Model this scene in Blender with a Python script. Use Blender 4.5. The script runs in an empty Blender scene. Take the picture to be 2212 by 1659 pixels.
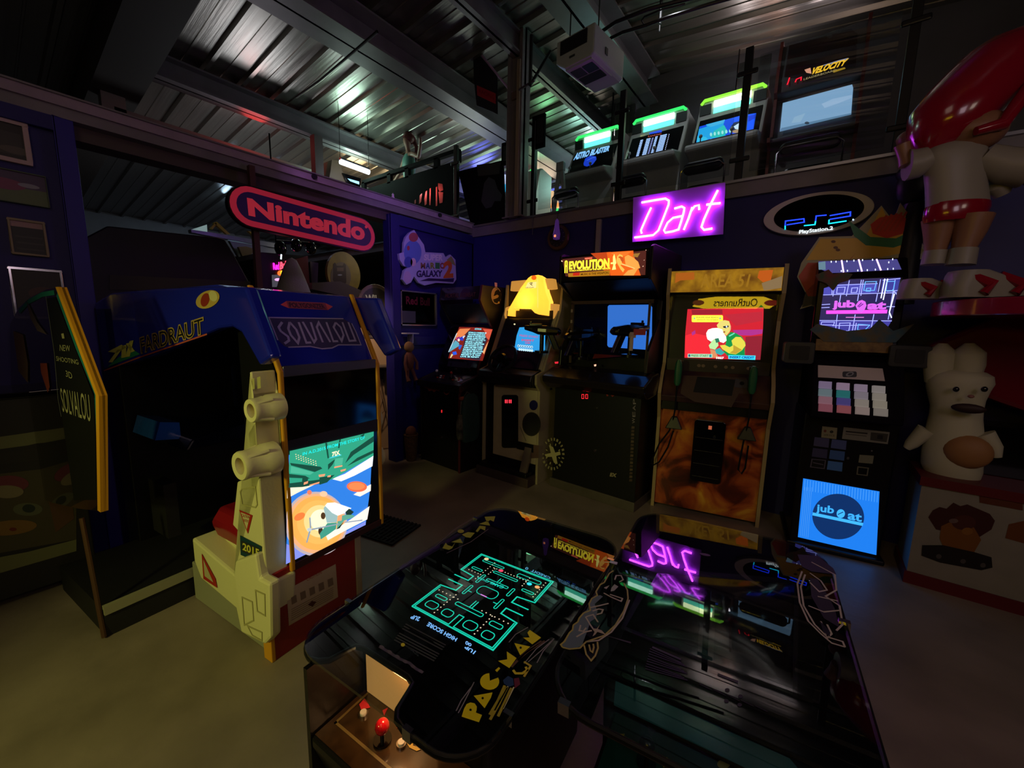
import bpy, bmesh, math, random
from mathutils import Vector, Matrix
random.seed(7)
PI = math.pi
scn = bpy.context.scene
COL = scn.collection
# ------------------------------------------------------------------ camera, world, exposure
FPX = 870.0                                   # focal length in pixels of the 2212 px wide frame
YAW, PITCH, ROLL = math.radians(36.85), math.radians(8.33), math.radians(1.21)
EYE = Vector((0, 0, 1.55))
_F = Vector((-math.sin(YAW)*math.cos(PITCH), math.cos(YAW)*math.cos(PITCH), -math.sin(PITCH)))
_R = Vector((math.cos(YAW), math.sin(YAW), 0)); _U = _R.cross(_F)
CA = _R*math.cos(ROLL)+_U*math.sin(ROLL); CB = -_R*math.sin(ROLL)+_U*math.cos(ROLL)
cd = bpy.data.cameras.new('camera'); cam = bpy.data.objects.new('camera', cd); COL.objects.link(cam)
cd.sensor_fit = 'HORIZONTAL'; cd.sensor_width = 36; cd.lens = FPX/2212*36; cd.clip_start = .02; cd.clip_end = 200
M = Matrix.Identity(4)
for i in range(3):
    M[i][0], M[i][1], M[i][2], M[i][3] = CA[i], CB[i], -_F[i], EYE[i]
cam.matrix_world = M
scn.camera = cam
vs = scn.view_settings
scn.display_settings.display_device = 'sRGB'
vs.view_transform = 'Standard'; vs.look = 'None'; vs.gamma = 1; vs.exposure = 0.0; vs.use_curve_mapping = False
wd = bpy.data.worlds.new('night'); scn.world = wd; wd.use_nodes = True
wd.node_tree.nodes['Background'].inputs[0].default_value = (.010, .008, .012, 1)
wd.node_tree.nodes['Background'].inputs[1].default_value = .25

def lin(c):
    if isinstance(c, str):
        c = [int(c[i:i+2], 16)/255 for i in (0, 2, 4)]
    return tuple((v/12.92 if v <= .04045 else ((v+.055)/1.055)**2.4) for v in c)

def lamp(name, kind, loc, power, col, size=.3, size_y=None, target=None, spread=None, angle=None, blend=.8):
    ld = bpy.data.lights.new(name, kind); ld.energy = power; ld.color = col
    if kind == 'AREA':
        ld.size = size
        if size_y: ld.shape = 'RECTANGLE'; ld.size_y = size_y
        if spread: ld.spread = math.radians(spread)
    else:
        ld.shadow_soft_size = size
        if kind == 'SPOT': ld.spot_size = math.radians(angle or 90); ld.spot_blend = blend
    o = bpy.data.objects.new(name, ld); COL.objects.link(o); o.location = loc
    if target is not None:
        o.rotation_euler = (Vector(target)-Vector(loc)).to_track_quat('-Z', 'Y').to_euler()
    return o
# unseen lights behind the viewer: one on the seat machine, then added fills
lamp('aisle_lamp', 'SPOT', (-1.35, -1.9, 1.75), 112, (.98, 1.0, .26), .12, target=(-2.0, .7, .55), angle=66)
lamp('hall_fill', 'AREA', (-.2, -1.2, 3.6), 7, (1.0, .72, .58), 1.2, target=(-1.6, 2.6, .6))  # soft warm fill added for the overall ambient tone
lamp('right_fill', 'AREA', (1.9, .2, 2.6), 8, (.95, .70, .80), .8, target=(-1.2, 2.2, 1.2))  # unseen fill added from the right to lift the dark machines
lamp('statue_fill', 'AREA', (2.3, 1.3, 2.7), 2.2, (1.0, .80, .66), .4, target=(.9, 3.4, 1.8))  # unseen fill added on the statue
# point lights added for the glow thrown on the sheet roof by machines and lamps on the mezzanine and in the left hall
for n_, p_, w_, c_ in (('green', (-6.04, 3.88, 4.02), 7, (.62, 1.0, .80)), ('warm', (-7.05, 4.55, 4.09), 3.5, (1.0, .75, .40)), ('blue', (-5.81, 6.70, 4.12), 6, (.16, .20, 1.0)), ('sky', (-8.80, 3.17, 4.14), 5, (.55, .72, 1.0)),
                       ('lime', (-3.94, 5.97, 4.02), 3, (.25, 1.0, .45)), ('teal', (-3.53, 6.64, 4.04), 4, (.45, 1.0, .80)), ('white', (-3.66, 7.58, 4.09), 7, (.85, .92, 1.0)), ('amber', (-4.45, 6.85, 4.08), 4, (1.0, .70, .45)),
                       ('red', (-6.25, 2.55, 4.15), 1.8, (1.0, .06, .05)), ('ice', (-11.2, 4.6, 4.1), 12, (.80, .88, 1.0)), ('ice_b', (-10.2, 3.6, 4.1), 6, (.5, .75, 1.0))):
    lamp('roof_glow_'+n_, 'POINT', p_, w_*4, c_, .22)
lamp('roof_fill_a', 'AREA', (-2.9, 6.9, 3.1), 15, (1.0, .92, .78), .7, target=(-2.9, 5.6, 4.7))  # this and the next two: unseen fills added to brighten the roof sheets
lamp('roof_fill_b', 'AREA', (-5.2, 5.6, 3.3), 6, (.85, 1.0, .88), .6, target=(-4.6, 4.4, 4.6))
lamp('roof_fill_d', 'AREA', (-.9, 5.35, 4.02), 6, (.95, .84, .88), .5, target=(-.9, 4.7, 4.6))
lamp('roof_fill_e', 'SPOT', (-.75, 5.5, 3.95), 20, (1.0, .33, .10), .12, target=(-1.0, 5.1, 4.7), angle=70)  # added orange spot that makes the warm patch on the roof
lamp('gallery_lamp', 'SPOT', (-1.3, 3.9, 4.45), 22, (.92, .95, 1.0), .03, target=(-1.2, 5.1, 3.0), angle=110)  # unseen fill added to lift the upstairs machines and column
lamp('violet_wall_spot', 'SPOT', (-2.55, 2.35, 2.60), 16, (.42, .22, 1.0), .05, target=(-3.62, 3.0, 2.25), angle=105)
lamp('violet_wall_spot_b', 'SPOT', (-3.0, 1.6, 3.0), 5, (.75, .30, 1.0), .05, target=(-3.6, 2.2, 2.75), angle=90)
lamp('gallery_fill_b', 'AREA', (-.2, 5.2, 4.1), 5, (1.0, .82, .85), .5, target=(-.4, 4.0, 4.6))  # unseen fill added for the roof at the right
lamp('back_hall_lamp', 'AREA', (-7.6, 3.2, 2.6), 12, (.90, .94, 1.0), .8, target=(-7.6, 2.4, 4.3))  # unseen fill added to brighten the roof over the left hall
lamp('back_hall_fill_b', 'AREA', (-4.2, 3.4, 2.5), 2, (1.0, .85, .7), .4, target=(-5.0, 2.4, 1.2))  # unseen fill added on the things in the left hall

# ------------------------------------------------------------------ pixel ray -> point on a real plane
def ray(px, py): return CA*((px-1106)/FPX) - CB*((py-829.5)/FPX) + _F
def hit(px, py, P, n):
    d = ray(px, py); return EYE + d*((Vector(P)-EYE).dot(n)/d.dot(n))
def atx(px, py, x): return hit(px, py, (x, 0, 0), Vector((1, 0, 0)))
def aty(px, py, y): return hit(px, py, (0, y, 0), Vector((0, 1, 0)))
def atz(px, py, z): return hit(px, py, (0, 0, z), Vector((0, 0, 1)))

# ------------------------------------------------------------------ materials
MC = {}
def mat(name, col, rough=.5, metal=0, emit=0, noise=0, nscale=8, bump=0, bscale=60, alpha=1, trans=0, coat=0, spec=.5, ior=1.45, ncol=None):
    if name in MC: return MC[name]
    m = bpy.data.materials.new(name); m.use_nodes = True; nt = m.node_tree; b = nt.nodes['Principled BSDF']
    c = lin(col); I = b.inputs
    I['Base Color'].default_value = (*c, 1); I['Roughness'].default_value = rough; I['Metallic'].default_value = metal
    I['Specular IOR Level'].default_value = spec; I['IOR'].default_value = ior
    if coat: I['Coat Weight'].default_value = coat; I['Coat Roughness'].default_value = .08
    if trans: I['Transmission Weight'].default_value = trans
    if alpha < 1: I['Alpha'].default_value = alpha
    if emit:
        I['Emission Color'].default_value = (*c, 1); I['Emission Strength'].default_value = emit
        I['Base Color'].default_value = (c[0]*.1, c[1]*.1, c[2]*.1, 1)
    if noise or bump:
        tc = nt.nodes.new('ShaderNodeTexCoord')
    if noise:
        nz = nt.nodes.new('ShaderNodeTexNoise'); nz.inputs['Scale'].default_value = nscale; nz.inputs['Detail'].default_value = 5
        nt.links.new(tc.outputs['Object'], nz.inputs['Vector'])
        mx = nt.nodes.new('ShaderNodeMix'); mx.data_type = 'RGBA'
        c2 = lin(ncol) if ncol else tuple(v*(1-noise) for v in c)
        cr = nt.nodes.new('ShaderNodeValToRGB'); cr.color_ramp.elements[0].position = .35; cr.color_ramp.elements[1].position = .65
        nt.links.new(nz.outputs['Fac'], cr.inputs[0]); nt.links.new(cr.outputs[0], mx.inputs['Factor'])
        mx.inputs['A'].default_value = (*c, 1); mx.inputs['B'].default_value = (*c2, 1)
        nt.links.new(mx.outputs['Result'], I['Base Color'] if not emit else I['Emission Color'])
    if bump:
        n2 = nt.nodes.new('ShaderNodeTexNoise'); n2.inputs['Scale'].default_value = bscale; n2.inputs['Detail'].default_value = 3
        nt.links.new(tc.outputs['Object'], n2.inputs['Vector'])
        bp = nt.nodes.new('ShaderNodeBump'); bp.inputs['Strength'].default_value = bump; bp.inputs['Distance'].default_value = .01
        nt.links.new(n2.outputs['Fac'], bp.inputs['Height']); nt.links.new(bp.outputs[0], I['Normal'])
    MC[name] = m
    return m
def em(col, s=1.0): return mat('glow_%s_%g' % (col, s), col, .4, emit=s)
def pr(col, rough=.45): return mat('print_%s' % col, col, rough)
def glass(name='clear_glass', col='ffffff', rough=.02, k=.85, sheen=1.9):
    # thin pane: mostly transparent with a fresnel reflection
    if name in MC: return MC[name]
    m = bpy.data.materials.new(name); m.use_nodes = True; nt = m.node_tree; nt.nodes.clear()
    out = nt.nodes.new('ShaderNodeOutputMaterial'); mx = nt.nodes.new('ShaderNodeMixShader')
    t = nt.nodes.new('ShaderNodeBsdfTransparent'); g = nt.nodes.new('ShaderNodeBsdfGlossy'); fr = nt.nodes.new('ShaderNodeFresnel')
    t.inputs[0].default_value = (*[v*k for v in lin(col)], 1); g.inputs['Roughness'].default_value = rough; fr.inputs[0].default_value = 1.5
    ge = nt.nodes.new('ShaderNodeNewGeometry'); inv = nt.nodes.new('ShaderNodeMath'); inv.operation = 'SUBTRACT'; inv.inputs[0].default_value = 1
    mu = nt.nodes.new('ShaderNodeMath'); mu.operation = 'MULTIPLY'      # only the outer skin of a pane reflects
    nt.links.new(ge.outputs['Backfacing'], inv.inputs[1]); nt.links.new(inv.outputs[0], mu.inputs[0]); nt.links.new(fr.outputs[0], mu.inputs[1])
    m2 = nt.nodes.new('ShaderNodeMath'); m2.operation = 'MULTIPLY'; m2.use_clamp = True; m2.inputs[1].default_value = sheen   # both skins of the pane
    nt.links.new(mu.outputs[0], m2.inputs[0]); nt.links.new(m2.outputs[0], mx.inputs[0]); nt.links.new(t.outputs[0], mx.inputs[1]); nt.links.new(g.outputs[0], mx.inputs[2])
    nt.links.new(mx.outputs[0], out.inputs[0]); MC[name] = m
    return m

# ------------------------------------------------------------------ mesh builder
def rrect(x0, x1, y0, y1, r, n=6):
    P = []
    for cx, cy, a0 in ((x1-r, y1-r, 0), (x0+r, y1-r, 90), (x0+r, y0+r, 180), (x1-r, y0+r, 270)):
        for k in range(n+1):
            a = math.radians(a0+90*k/n); P.append((cx+r*math.cos(a), cy+r*math.sin(a)))
    return P
def ellp(cx, cy, rx, ry, n=40, rot=0):
    return [(cx+rx*math.cos(a)*math.cos(rot)-ry*math.sin(a)*math.sin(rot), cy+rx*math.cos(a)*math.sin(rot)+ry*math.sin(a)*math.cos(rot)) for a in (2*PI*k/n for k in range(n))]

class MB:
    xf = None                                  # optional (scale_xy, lift) used while a table is built
    def __init__(s): s.v = []; s.f = []; s.m = []; s.mats = []
    def mi(s, m):
        if m not in s.mats: s.mats.append(m)
        return s.mats.index(m)
    def face(s, pts, m):
        i = len(s.v); s.v += [tuple(p) for p in pts]; s.f.append(list(range(i, i+len(pts)))); s.m.append(s.mi(m)); return s
    def mesh(s, pts, faces, m):
        i = len(s.v); k = s.mi(m); s.v += [tuple(p) for p in pts]
        for f in faces: s.f.append([a+i for a in f]); s.m.append(k)
        return s
    def ext(s, A, B, m, capm=None, caps=True):
        n = len(A); i = len(s.v); s.v += [tuple(p) for p in A]+[tuple(p) for p in B]; k = s.mi(m); kc = s.mi(capm or m)
        if caps:
            s.f.append([i+n-1-a for a in range(n)]); s.m.append(kc); s.f.append([i+n+a for a in range(n)]); s.m.append(kc)
        for a in range(n):
            b = (a+1) % n; s.f.append([i+a, i+b, i+n+b, i+n+a]); s.m.append(k)
        return s
    def box(s, x0, x1, y0, y1, z0, z1, m):
        return s.ext([(x0, y0, z0), (x1, y0, z0), (x1, y1, z0), (x0, y1, z0)], [(x0, y0, z1), (x1, y0, z1), (x1, y1, z1), (x0, y1, z1)], m)
    def px(s, prof, x0, x1, m, capm=None):   # profile (y,z) swept along x
        return s.ext([(x0, y, z) for y, z in prof], [(x1, y, z) for y, z in prof], m, capm)
    def py(s, prof, y0, y1, m, capm=None):   # profile (x,z) swept along y
        return s.ext([(x, y0, z) for x, z in prof], [(x, y1, z) for x, z in prof], m, capm)
    def pz(s, prof, z0, z1, m, capm=None):
        return s.ext([(x, y, z0) for x, y in prof], [(x, y, z1) for x, y in prof], m, capm)
    def rings(s, R, m, cap=True, closed=False):
        n = len(R[0]); i = len(s.v); k = s.mi(m)
        for r in R: s.v += [tuple(p) for p in r]
        for j in range(len(R)-(0 if closed else 1)):
            for a in range(n):
                b = (a+1) % n; q = (j+1) % len(R)
                s.f.append([i+j*n+a, i+j*n+b, i+q*n+b, i+q*n+a]); s.m.append(k)
        if cap and not closed:
            s.f.append([i+n-1-a for a in range(n)]); s.m.append(k)
            e = i+(len(R)-1)*n; s.f.append([e+a for a in range(n)]); s.m.append(k)
        return s
    def tube(s, pts, r, m, n=8, closed=False):
        pts = [Vector(p) for p in pts]; R = []; L = len(pts); ref = None
        for i, p in enumerate(pts):
            a = pts[i-1] if (i or closed) else p; b = pts[(i+1) % L] if (i < L-1 or closed) else p
            t = (b-a).normalized()
            if ref is None: ref = Vector((0, 0, 1)) if abs(t.z) < .9 else Vector((1, 0, 0))
            u = t.cross(ref)
            if u.length < 1e-4: u = t.cross(Vector((.3, 1, .2)))
            u.normalize(); w = u.cross(t); ref = w
            rr = r[i] if isinstance(r, (list, tuple)) else r
            R.append([p+(u*math.cos(2*PI*k/n)+w*math.sin(2*PI*k/n))*rr for k in range(n)])
        return s.rings(R, m, True, closed)
    def cyl(s, a, b, r, m, n=20, r2=None): return s.tube([a, b], [r, r if r2 is None else r2], m, n)
    def ell(s, c, r, m, nu=16, nv=10, rot=None):
        c = Vector(c); V = []; F = []
        for j in range(nv+1):
            th = PI*j/nv
            for i in range(nu):
                ph = 2*PI*i/nu; q = Vector((r[0]*math.sin(th)*math.cos(ph), r[1]*math.sin(th)*math.sin(ph), r[2]*math.cos(th)))
                if rot is not None: q = rot @ q
                V.append(c+q)
        for j in range(nv):
            for i in range(nu):
                F.append([j*nu+i, (j+1)*nu+i, (j+1)*nu+(i+1) % nu, j*nu+(i+1) % nu])
        return s.mesh(V, F, m)
    def lathe(s, prof, c, m, n=24, ax='z'):   # prof (r,h)
        R = []
        for r, h in prof:
            q = []
            for k in range(n):
                a = 2*PI*k/n; x, y = r*math.cos(a), r*math.sin(a)
                q.append({'z': (c[0]+x, c[1]+y, c[2]+h), 'y': (c[0]+x, c[1]+h, c[2]+y), 'x': (c[0]+h, c[1]+x, c[2]+y)}[ax])
            R.append(q)
        return s.rings(R, m)
    def build(s, name, parent=None, smooth=False, bevel=0, subs=0):
        if MB.xf and not getattr(s, 'flat', False):
            k_, dz_ = MB.xf; s.v = [(x*k_, y*k_, z+(dz_ if z > .28 else 0)) for x, y, z in s.v]
        me = bpy.data.meshes.new(name); me.from_pydata(s.v, [], s.f)
        for m in s.mats: me.materials.append(m)
        for p, k in zip(me.polygons, s.m): p.material_index = k
        bm = bmesh.new(); bm.from_mesh(me)
        bmesh.ops.remove_doubles(bm, verts=bm.verts, dist=1e-6)
        if not getattr(s, 'flat', False): bmesh.ops.recalc_face_normals(bm, faces=bm.faces)
        bm.to_mesh(me); bm.free()
        o = bpy.data.objects.new(name, me); COL.objects.link(o)
        if smooth: me.shade_smooth() if hasattr(me, 'shade_smooth') else [setattr(p, 'use_smooth', True) for p in me.polygons]
        if smooth:
            try: me.set_sharp_from_angle(angle=math.radians(40))
            except Exception: pass
        if bevel:
            b = o.modifiers.new('bevel', 'BEVEL'); b.width = bevel; b.segments = 2; b.limit_method = 'ANGLE'; b.angle_limit = math.radians(35)
        if parent is not None: o.parent = parent
        return o

def thing(name, label, cat, loc=(0, 0, 0), yaw=0, group=None):
    o = bpy.data.objects.new(name, None); COL.objects.link(o); o.empty_display_size = .1
    o.location = loc; o.rotation_euler = (0, 0, math.radians(yaw)); o['label'] = label; o['category'] = cat
    if group: o['group'] = group
    return o
def tag(o, label, cat, group=None):
    o['label'] = label; o['category'] = cat
    if group: o['group'] = group
    return o
def struct(o): o['kind'] = 'structure'; return o
def world_of(t): return Matrix.Translation(t.location) @ t.rotation_euler.to_matrix().to_4x4()
def copy_tree(o, parent=None):
    c = o.copy(); COL.objects.link(c); c.parent = parent
    for ch in [x for x in list(o.children)]: copy_tree(ch, c)
    return c

# glyph outlines as triangle meshes
GL = {}
def glyphs(txt, bold=0.0, shear=0.0):
    k = (txt, bold, shear)
    if k not in GL:
        cu = bpy.data.curves.new('t', 'FONT'); cu.body = txt; cu.offset = bold; cu.shear = shear; cu.resolution_u = 3
        ob = bpy.data.objects.new('t', cu); COL.objects.link(ob)
        dg = bpy.context.evaluated_depsgraph_get(); me = ob.evaluated_get(dg).to_mesh()
        V = [(v.co.x, v.co.y) for v in me.vertices]; F = [list(p.vertices) for p in me.polygons]
        ob.evaluated_get(dg).to_mesh_clear(); bpy.data.objects.remove(ob); bpy.data.curves.remove(cu)
        x0 = min(v[0] for v in V); x1 = max(v[0] for v in V); y0 = min(v[1] for v in V); y1 = max(v[1] for v in V)
        GL[k] = ([((x-x0)/(x1-x0), (y-y0)/(y1-y0)) for x, y in V], F)
    return GL[k]

class Art:
    """flat artwork on one plane of a thing; points are metres on the plane (u,v) or photo pixels back-projected on it"""
    def __init__(s, O, U, V, parent=None, step=.0007):
        s.par = parent; s.W = world_of(parent) if parent is not None else Matrix.Identity(4)
        s.O = Vector(O); s.U = Vector(U).normalized(); s.V = Vector(V).normalized(); s.N = s.U.cross(s.V)
        s.b = MB(); s.b.flat = True; s.st = step
        R = s.W.to_3x3(); s.wO = s.W @ s.O; s.wN = R @ s.N; s.wU = R @ s.U; s.wV = R @ s.V
    def q(s, x, y):
        d = hit(x, y, s.wO, s.wN)-s.wO; return (d.dot(s.wU), d.dot(s.wV))
    def P(s, u, v, l): return s.O+s.U*u+s.V*v+s.N*(s.st*(l+1))
    def poly(s, pts, m, l=0):
        a = sum(pts[i-1][0]*pts[i][1]-pts[i][0]*pts[i-1][1] for i in range(len(pts)))
        if a < 0: pts = pts[::-1]
        s.b.face([s.P(u, v, l) for u, v in pts], m); return s
    def ppoly(s, pts, m, l=0): return s.poly([s.q(*p) for p in pts], m, l)
    def rect(s, x0, x1, y0, y1, m, l=0, r=0): return s.poly(rrect(x0, x1, y0, y1, r) if r else [(x0, y0), (x1, y0), (x1, y1), (x0, y1)], m, l)
    def ell(s, cx, cy, rx, ry, m, l=0, n=32, rot=0): return s.poly(ellp(cx, cy, rx, ry, n, rot), m, l)
    def pell(s, cx, cy, rx, ry, m, l=0, n=24, rot=0): return s.ppoly(ellp(cx, cy, rx, ry, n, rot), m, l)
    def stroke(s, pts, w, m, l=0, closed=False):
        P = [Vector(p) for p in pts]; n = len(P); L = []; Rr = []
        for i in range(n):
            a = P[i-1] if (i or closed) else None; b = P[(i+1) % n] if (i < n-1 or closed) else None
            d1 = (P[i]-a).normalized() if a is not None and (P[i]-a).length > 1e-9 else None
            d2 = (b-P[i]).normalized() if b is not None and (b-P[i]).length > 1e-9 else None
            if d1 is None: d1 = d2
            if d2 is None: d2 = d1
            n1 = Vector((-d1.y, d1.x)); n2 = Vector((-d2.y, d2.x)); nn = n1+n2
            if nn.length < 1e-3: nn = n1
            nn.normalize(); k = w/2/max(.4, nn.dot(n1)); L.append(P[i]+nn*k); Rr.append(P[i]-nn*k)
        for i in range(n if closed else n-1):
            j = (i+1) % n; s.b.face([s.P(*Rr[i], l), s.P(*Rr[j], l), s.P(*L[j], l), s.P(*L[i], l)], m)
        return s
    def pstroke(s, pts, w, m, l=0, closed=False): return s.stroke([s.q(*p) for p in pts], w, m, l, closed)
    def text(s, t, x0, x1, y0, y1, m, l=0, bold=0, shear=0, rot=0):
        V, F = glyphs(t, bold, shear)
        W = [((1-a) if rot else a, (1-b) if rot else b) for a, b in V]
        s.b.mesh([s.P(x0+(x1-x0)*a, y0+(y1-y0)*b, l) for a, b in W], F, m); return s
    def ptext(s, t, quad, m, l=0, bold=0, shear=0):    # quad in photo pixels: BL BR TR TL of the lettering
        V, F = glyphs(t, bold, shear); A, B, C, D = [Vector(s.q(*p)) for p in quad]
        W = [A*(1-a)*(1-b)+B*a*(1-b)+C*a*b+D*(1-a)*b for a, b in V]
        s.b.mesh([s.P(p.x, p.y, l) for p in W], F, m); return s
    def build(s, name, parent=None): return s.b.build(name, parent if parent is not None else s.par)

def zc(ox, oy, sc):   # crop coordinates -> photo pixels
    return lambda *pts: [(ox+x/sc, oy+y/sc) for x, y in pts]

def skin(name, nodes, edges, m, parent=None, subs=1, root=0):
    """one continuous body grown over a skeleton; nodes = (x,y,z,r) or (x,y,z,rx,ry)"""
    me = bpy.data.meshes.new(name); me.from_pydata([n[:3] for n in nodes], edges, [])
    o = bpy.data.objects.new(name, me); COL.objects.link(o); me.materials.append(m)
    md = o.modifiers.new('skin', 'SKIN'); md.use_smooth_shade = True
    if not me.skin_vertices: me.skin_vertices_add() if hasattr(me, 'skin_vertices_add') else None
    sv = me.skin_vertices[0].data if me.skin_vertices else []
    for v, nd in zip(sv, nodes): v.radius = (nd[3], nd[4] if len(nd) > 4 else nd[3])
    if len(sv): sv[root].use_root = True
    sb = o.modifiers.new('subd', 'SUBSURF'); sb.levels = subs; sb.render_levels = subs
    if parent is not None: o.parent = parent
    return o
# ================================================================== THE SETTING
X3 = Vector((1, 0, 0)); Y3 = Vector((0, 1, 0)); Z3 = Vector((0, 0, 1))
concrete = mat('painted_concrete', '8a7c6c', .42, noise=.35, nscale=2.2, bump=.12, bscale=25)
blue_wall = mat('blue_paint', '1a1668', .55, noise=.15, nscale=3, bump=.1, bscale=40)
grey_steel = mat('grey_painted_steel', '7d787c', .45, metal=.2, noise=.2, nscale=5)
dark_steel = mat('dark_steel', '2c2a2e', .4, metal=.6)
black_paint = mat('black_paint', '0b0b0d', .4)
black_gloss = mat('black_gloss', '070709', .12, coat=.4)
chrome = mat('chrome', 'c8c8cc', .15, metal=1)
alu = mat('brushed_aluminium', '9a9a9e', .35, metal=1)
def sheet_roof():
    m = bpy.data.materials.new('roof_sheet'); m.use_nodes = True; nt = m.node_tree; b = nt.nodes['Principled BSDF']
    b.inputs['Base Color'].default_value = (*lin('9a9690'), 1); b.inputs['Metallic'].default_value = .85; b.inputs['Roughness'].default_value = .36
    tc = nt.nodes.new('ShaderNodeTexCoord'); mp = nt.nodes.new('ShaderNodeMapping'); mp.inputs['Scale'].default_value = (.5, 14, 1)
    nz = nt.nodes.new('ShaderNodeTexNoise'); nz.inputs['Scale'].default_value = 1.6; nz.inputs['Detail'].default_value = 4
    nt.links.new(tc.outputs['Object'], mp.inputs[0]); nt.links.new(mp.outputs[0], nz.inputs['Vector'])
    bp = nt.nodes.new('ShaderNodeBump'); bp.inputs['Strength'].default_value = .16; bp.inputs['Distance'].default_value = .02
    nt.links.new(nz.outputs['Fac'], bp.inputs['Height']); nt.links.new(bp.outputs[0], b.inputs['Normal'])
    mr = nt.nodes.new('ShaderNodeMapRange'); mr.inputs[3].default_value = .24; mr.inputs[4].default_value = .38
    nt.links.new(nz.outputs['Fac'], mr.inputs[0]); nt.links.new(mr.outputs[0], b.inputs['Roughness']); return m
roof_m = sheet_roof()
struct(MB().box(-13, 4, -6, 13, -.1, 0, concrete).build('floor'))
# gable roof of profiled sheet: ridge runs along y above x = -2.1
RX, RZ = -2.1, 4.78
def roofz(x): return RZ-(.085*(RX-x) if x < RX else .10*(x-RX))
def roof_side(xa, xb):
    b = MB(); y = -6.0; prof = []
    while y < 13:                     # trapezoid ribs every 0.33 m, hanging 35 mm below the sheet
        prof += [(y, 0), (y+.13, 0), (y+.135, -.008), (y+.15, -.008), (y+.155, 0), (y+.305, 0), (y+.32, -.045), (y+.36, -.045), (y+.38, 0)]; y += .38
    for i in range(len(prof)-1):
        (y0, d0), (y1, d1) = prof[i], prof[i+1]
        b.face([(xa, y0, roofz(xa)+d0), (xb, y0, roofz(xb)+d0), (xb, y1, roofz(xb)+d1), (xa, y1, roofz(xa)+d1)], roof_m)
    b.box(xa, xb, -6, -5.98, roofz(min(xa, xb))-.1, 5.2, roof_m)
    return b
bl = roof_side(-14, RX); br = roof_side(RX, 5)
bl.v += []; o = MB(); off = 0
o.mesh(bl.v, bl.f, roof_m); o.mesh(br.v, br.f, roof_m)
o.box(-14, 5, -6, 13, 5.0, 5.05, dark_steel); struct(o.build('ceiling'))
# mezzanine: wall below it, edge, floor
struct(MB().box(-3.64, 4, 3.97, 4.07, 0, 2.66, blue_wall).build('wall_back'))
b = MB(); b.box(-9, 4, 3.93, 4.02, 2.64, 2.76, grey_steel); b.box(-9, 4, 3.90, 3.93, 2.75, 2.77, alu)
struct(b.build('trim_1'))
struct(MB().box(-13, 4, 4.02, 12, 2.62, 2.72, mat('mezzanine_floor', '4a4542', .6, noise=.2)).build('trim_2'))
# partition that closes the corner, with a framed recess in its lower half
b = MB(); b.box(-3.76, -3.66, 2.70, 3.97, 0, 2.66, blue_wall)
b.box(-3.66, -3.62, 2.70, 2.80, 0, 2.66, blue_wall); b.box(-3.66, -3.62, 2.80, 3.97, 1.30, 1.40, blue_wall); b.box(-3.66, -3.62, 2.80, 3.97, 2.56, 2.66, blue_wall)
struct(b.build('wall_partition', bevel=.004))
# left wall piece with its corner post
b = MB(); b.box(-3.80, -3.66, -5.9, .42, 0, 2.68, blue_wall); b.box(-3.80, -3.62, .40, .48, 0, 2.68, mat('blue_post', '241c86', .5)); 
b.box(-3.66, -3.62, -5.9, .40, 2.60, 2.68, blue_wall)
struct(b.build('wall_left', bevel=.004))
# steel channel that carries the opening over the left hall
b = MB(); b.box(-3.68, -3.60, -5.9, 3.93, 2.74, 2.80, mat('lilac_grey_channel', '9a8a9a', .5, noise=.2)); b.box(-3.72, -3.62, -5.9, 3.93, 2.68, 2.745, grey_steel)
b.box(-3.86, -3.70, .42, 3.93, 2.60, 2.74, mat('brown_beam', '4a403c', .6)); b.box(-3.60, -3.585, -5.9, 3.93, 2.795, 2.805, grey_steel)
for y in (-.6, 1.9, 3.35): b.cyl((-3.60, y, 2.775), (-3.58, y, 2.775), .022, dark_steel, 12)
struct(b.build('trim_3'))
# purlins and rafters under the roof
pur = mat('painted_purlin', '78747a', .42, metal=.35, noise=.2, nscale=4)
def purlin(x, w, h, y0, y1, zt=None, flange=True):
    z1 = (zt if zt else roofz(x)-.05); b = MB()
    b.box(x-w/2, x+w/2, y0, y1, z1-.02, z1, pur); b.box(x-w/2, x+w/2, y0, y1, z1-h, z1-h+.02, pur); b.box(x-.012, x+.012, y0, y1, z1-h, z1, pur)
    return b
def putb(n, b): return struct(b.build('trim_%d' % n))
putb(4, purlin(-2.10, .34, .34, -5, 5.55)); 
putb(5, purlin(-2.92, .12, .22, -5, 9)); putb(6, purlin(-4.02, .40, .30, -5, 11)); putb(7, purlin(-6.1, .22, .24, 1.43, 11)); putb(8, purlin(-8.0, .25, .30, 1.3, 11))
b = MB(); b.ext([(-12, 1.02, roofz(-12)-.42), (-2.2, 1.02, roofz(-2.2)-.42), (-2.2, 1.02, roofz(-2.2)-.03), (-12, 1.02, roofz(-12)-.03)], [(-12, 1.42, roofz(-12)-.42), (-2.2, 1.42, roofz(-2.2)-.42), (-2.2, 1.42, roofz(-2.2)-.03), (-12, 1.42, roofz(-12)-.03)], mat('dark_rafter', '3a3634', .6)); putb(9, b)
b = MB(); b.box(-6.64, -6.50, 1.2, 7, 3.74, 3.86, mat('rail_taupe', '6c6060', .5)); b.box(-6.64, -6.50, 1.1, 1.3, 3.74, 4.1, MC['rail_taupe']); putb(10, b)
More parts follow.
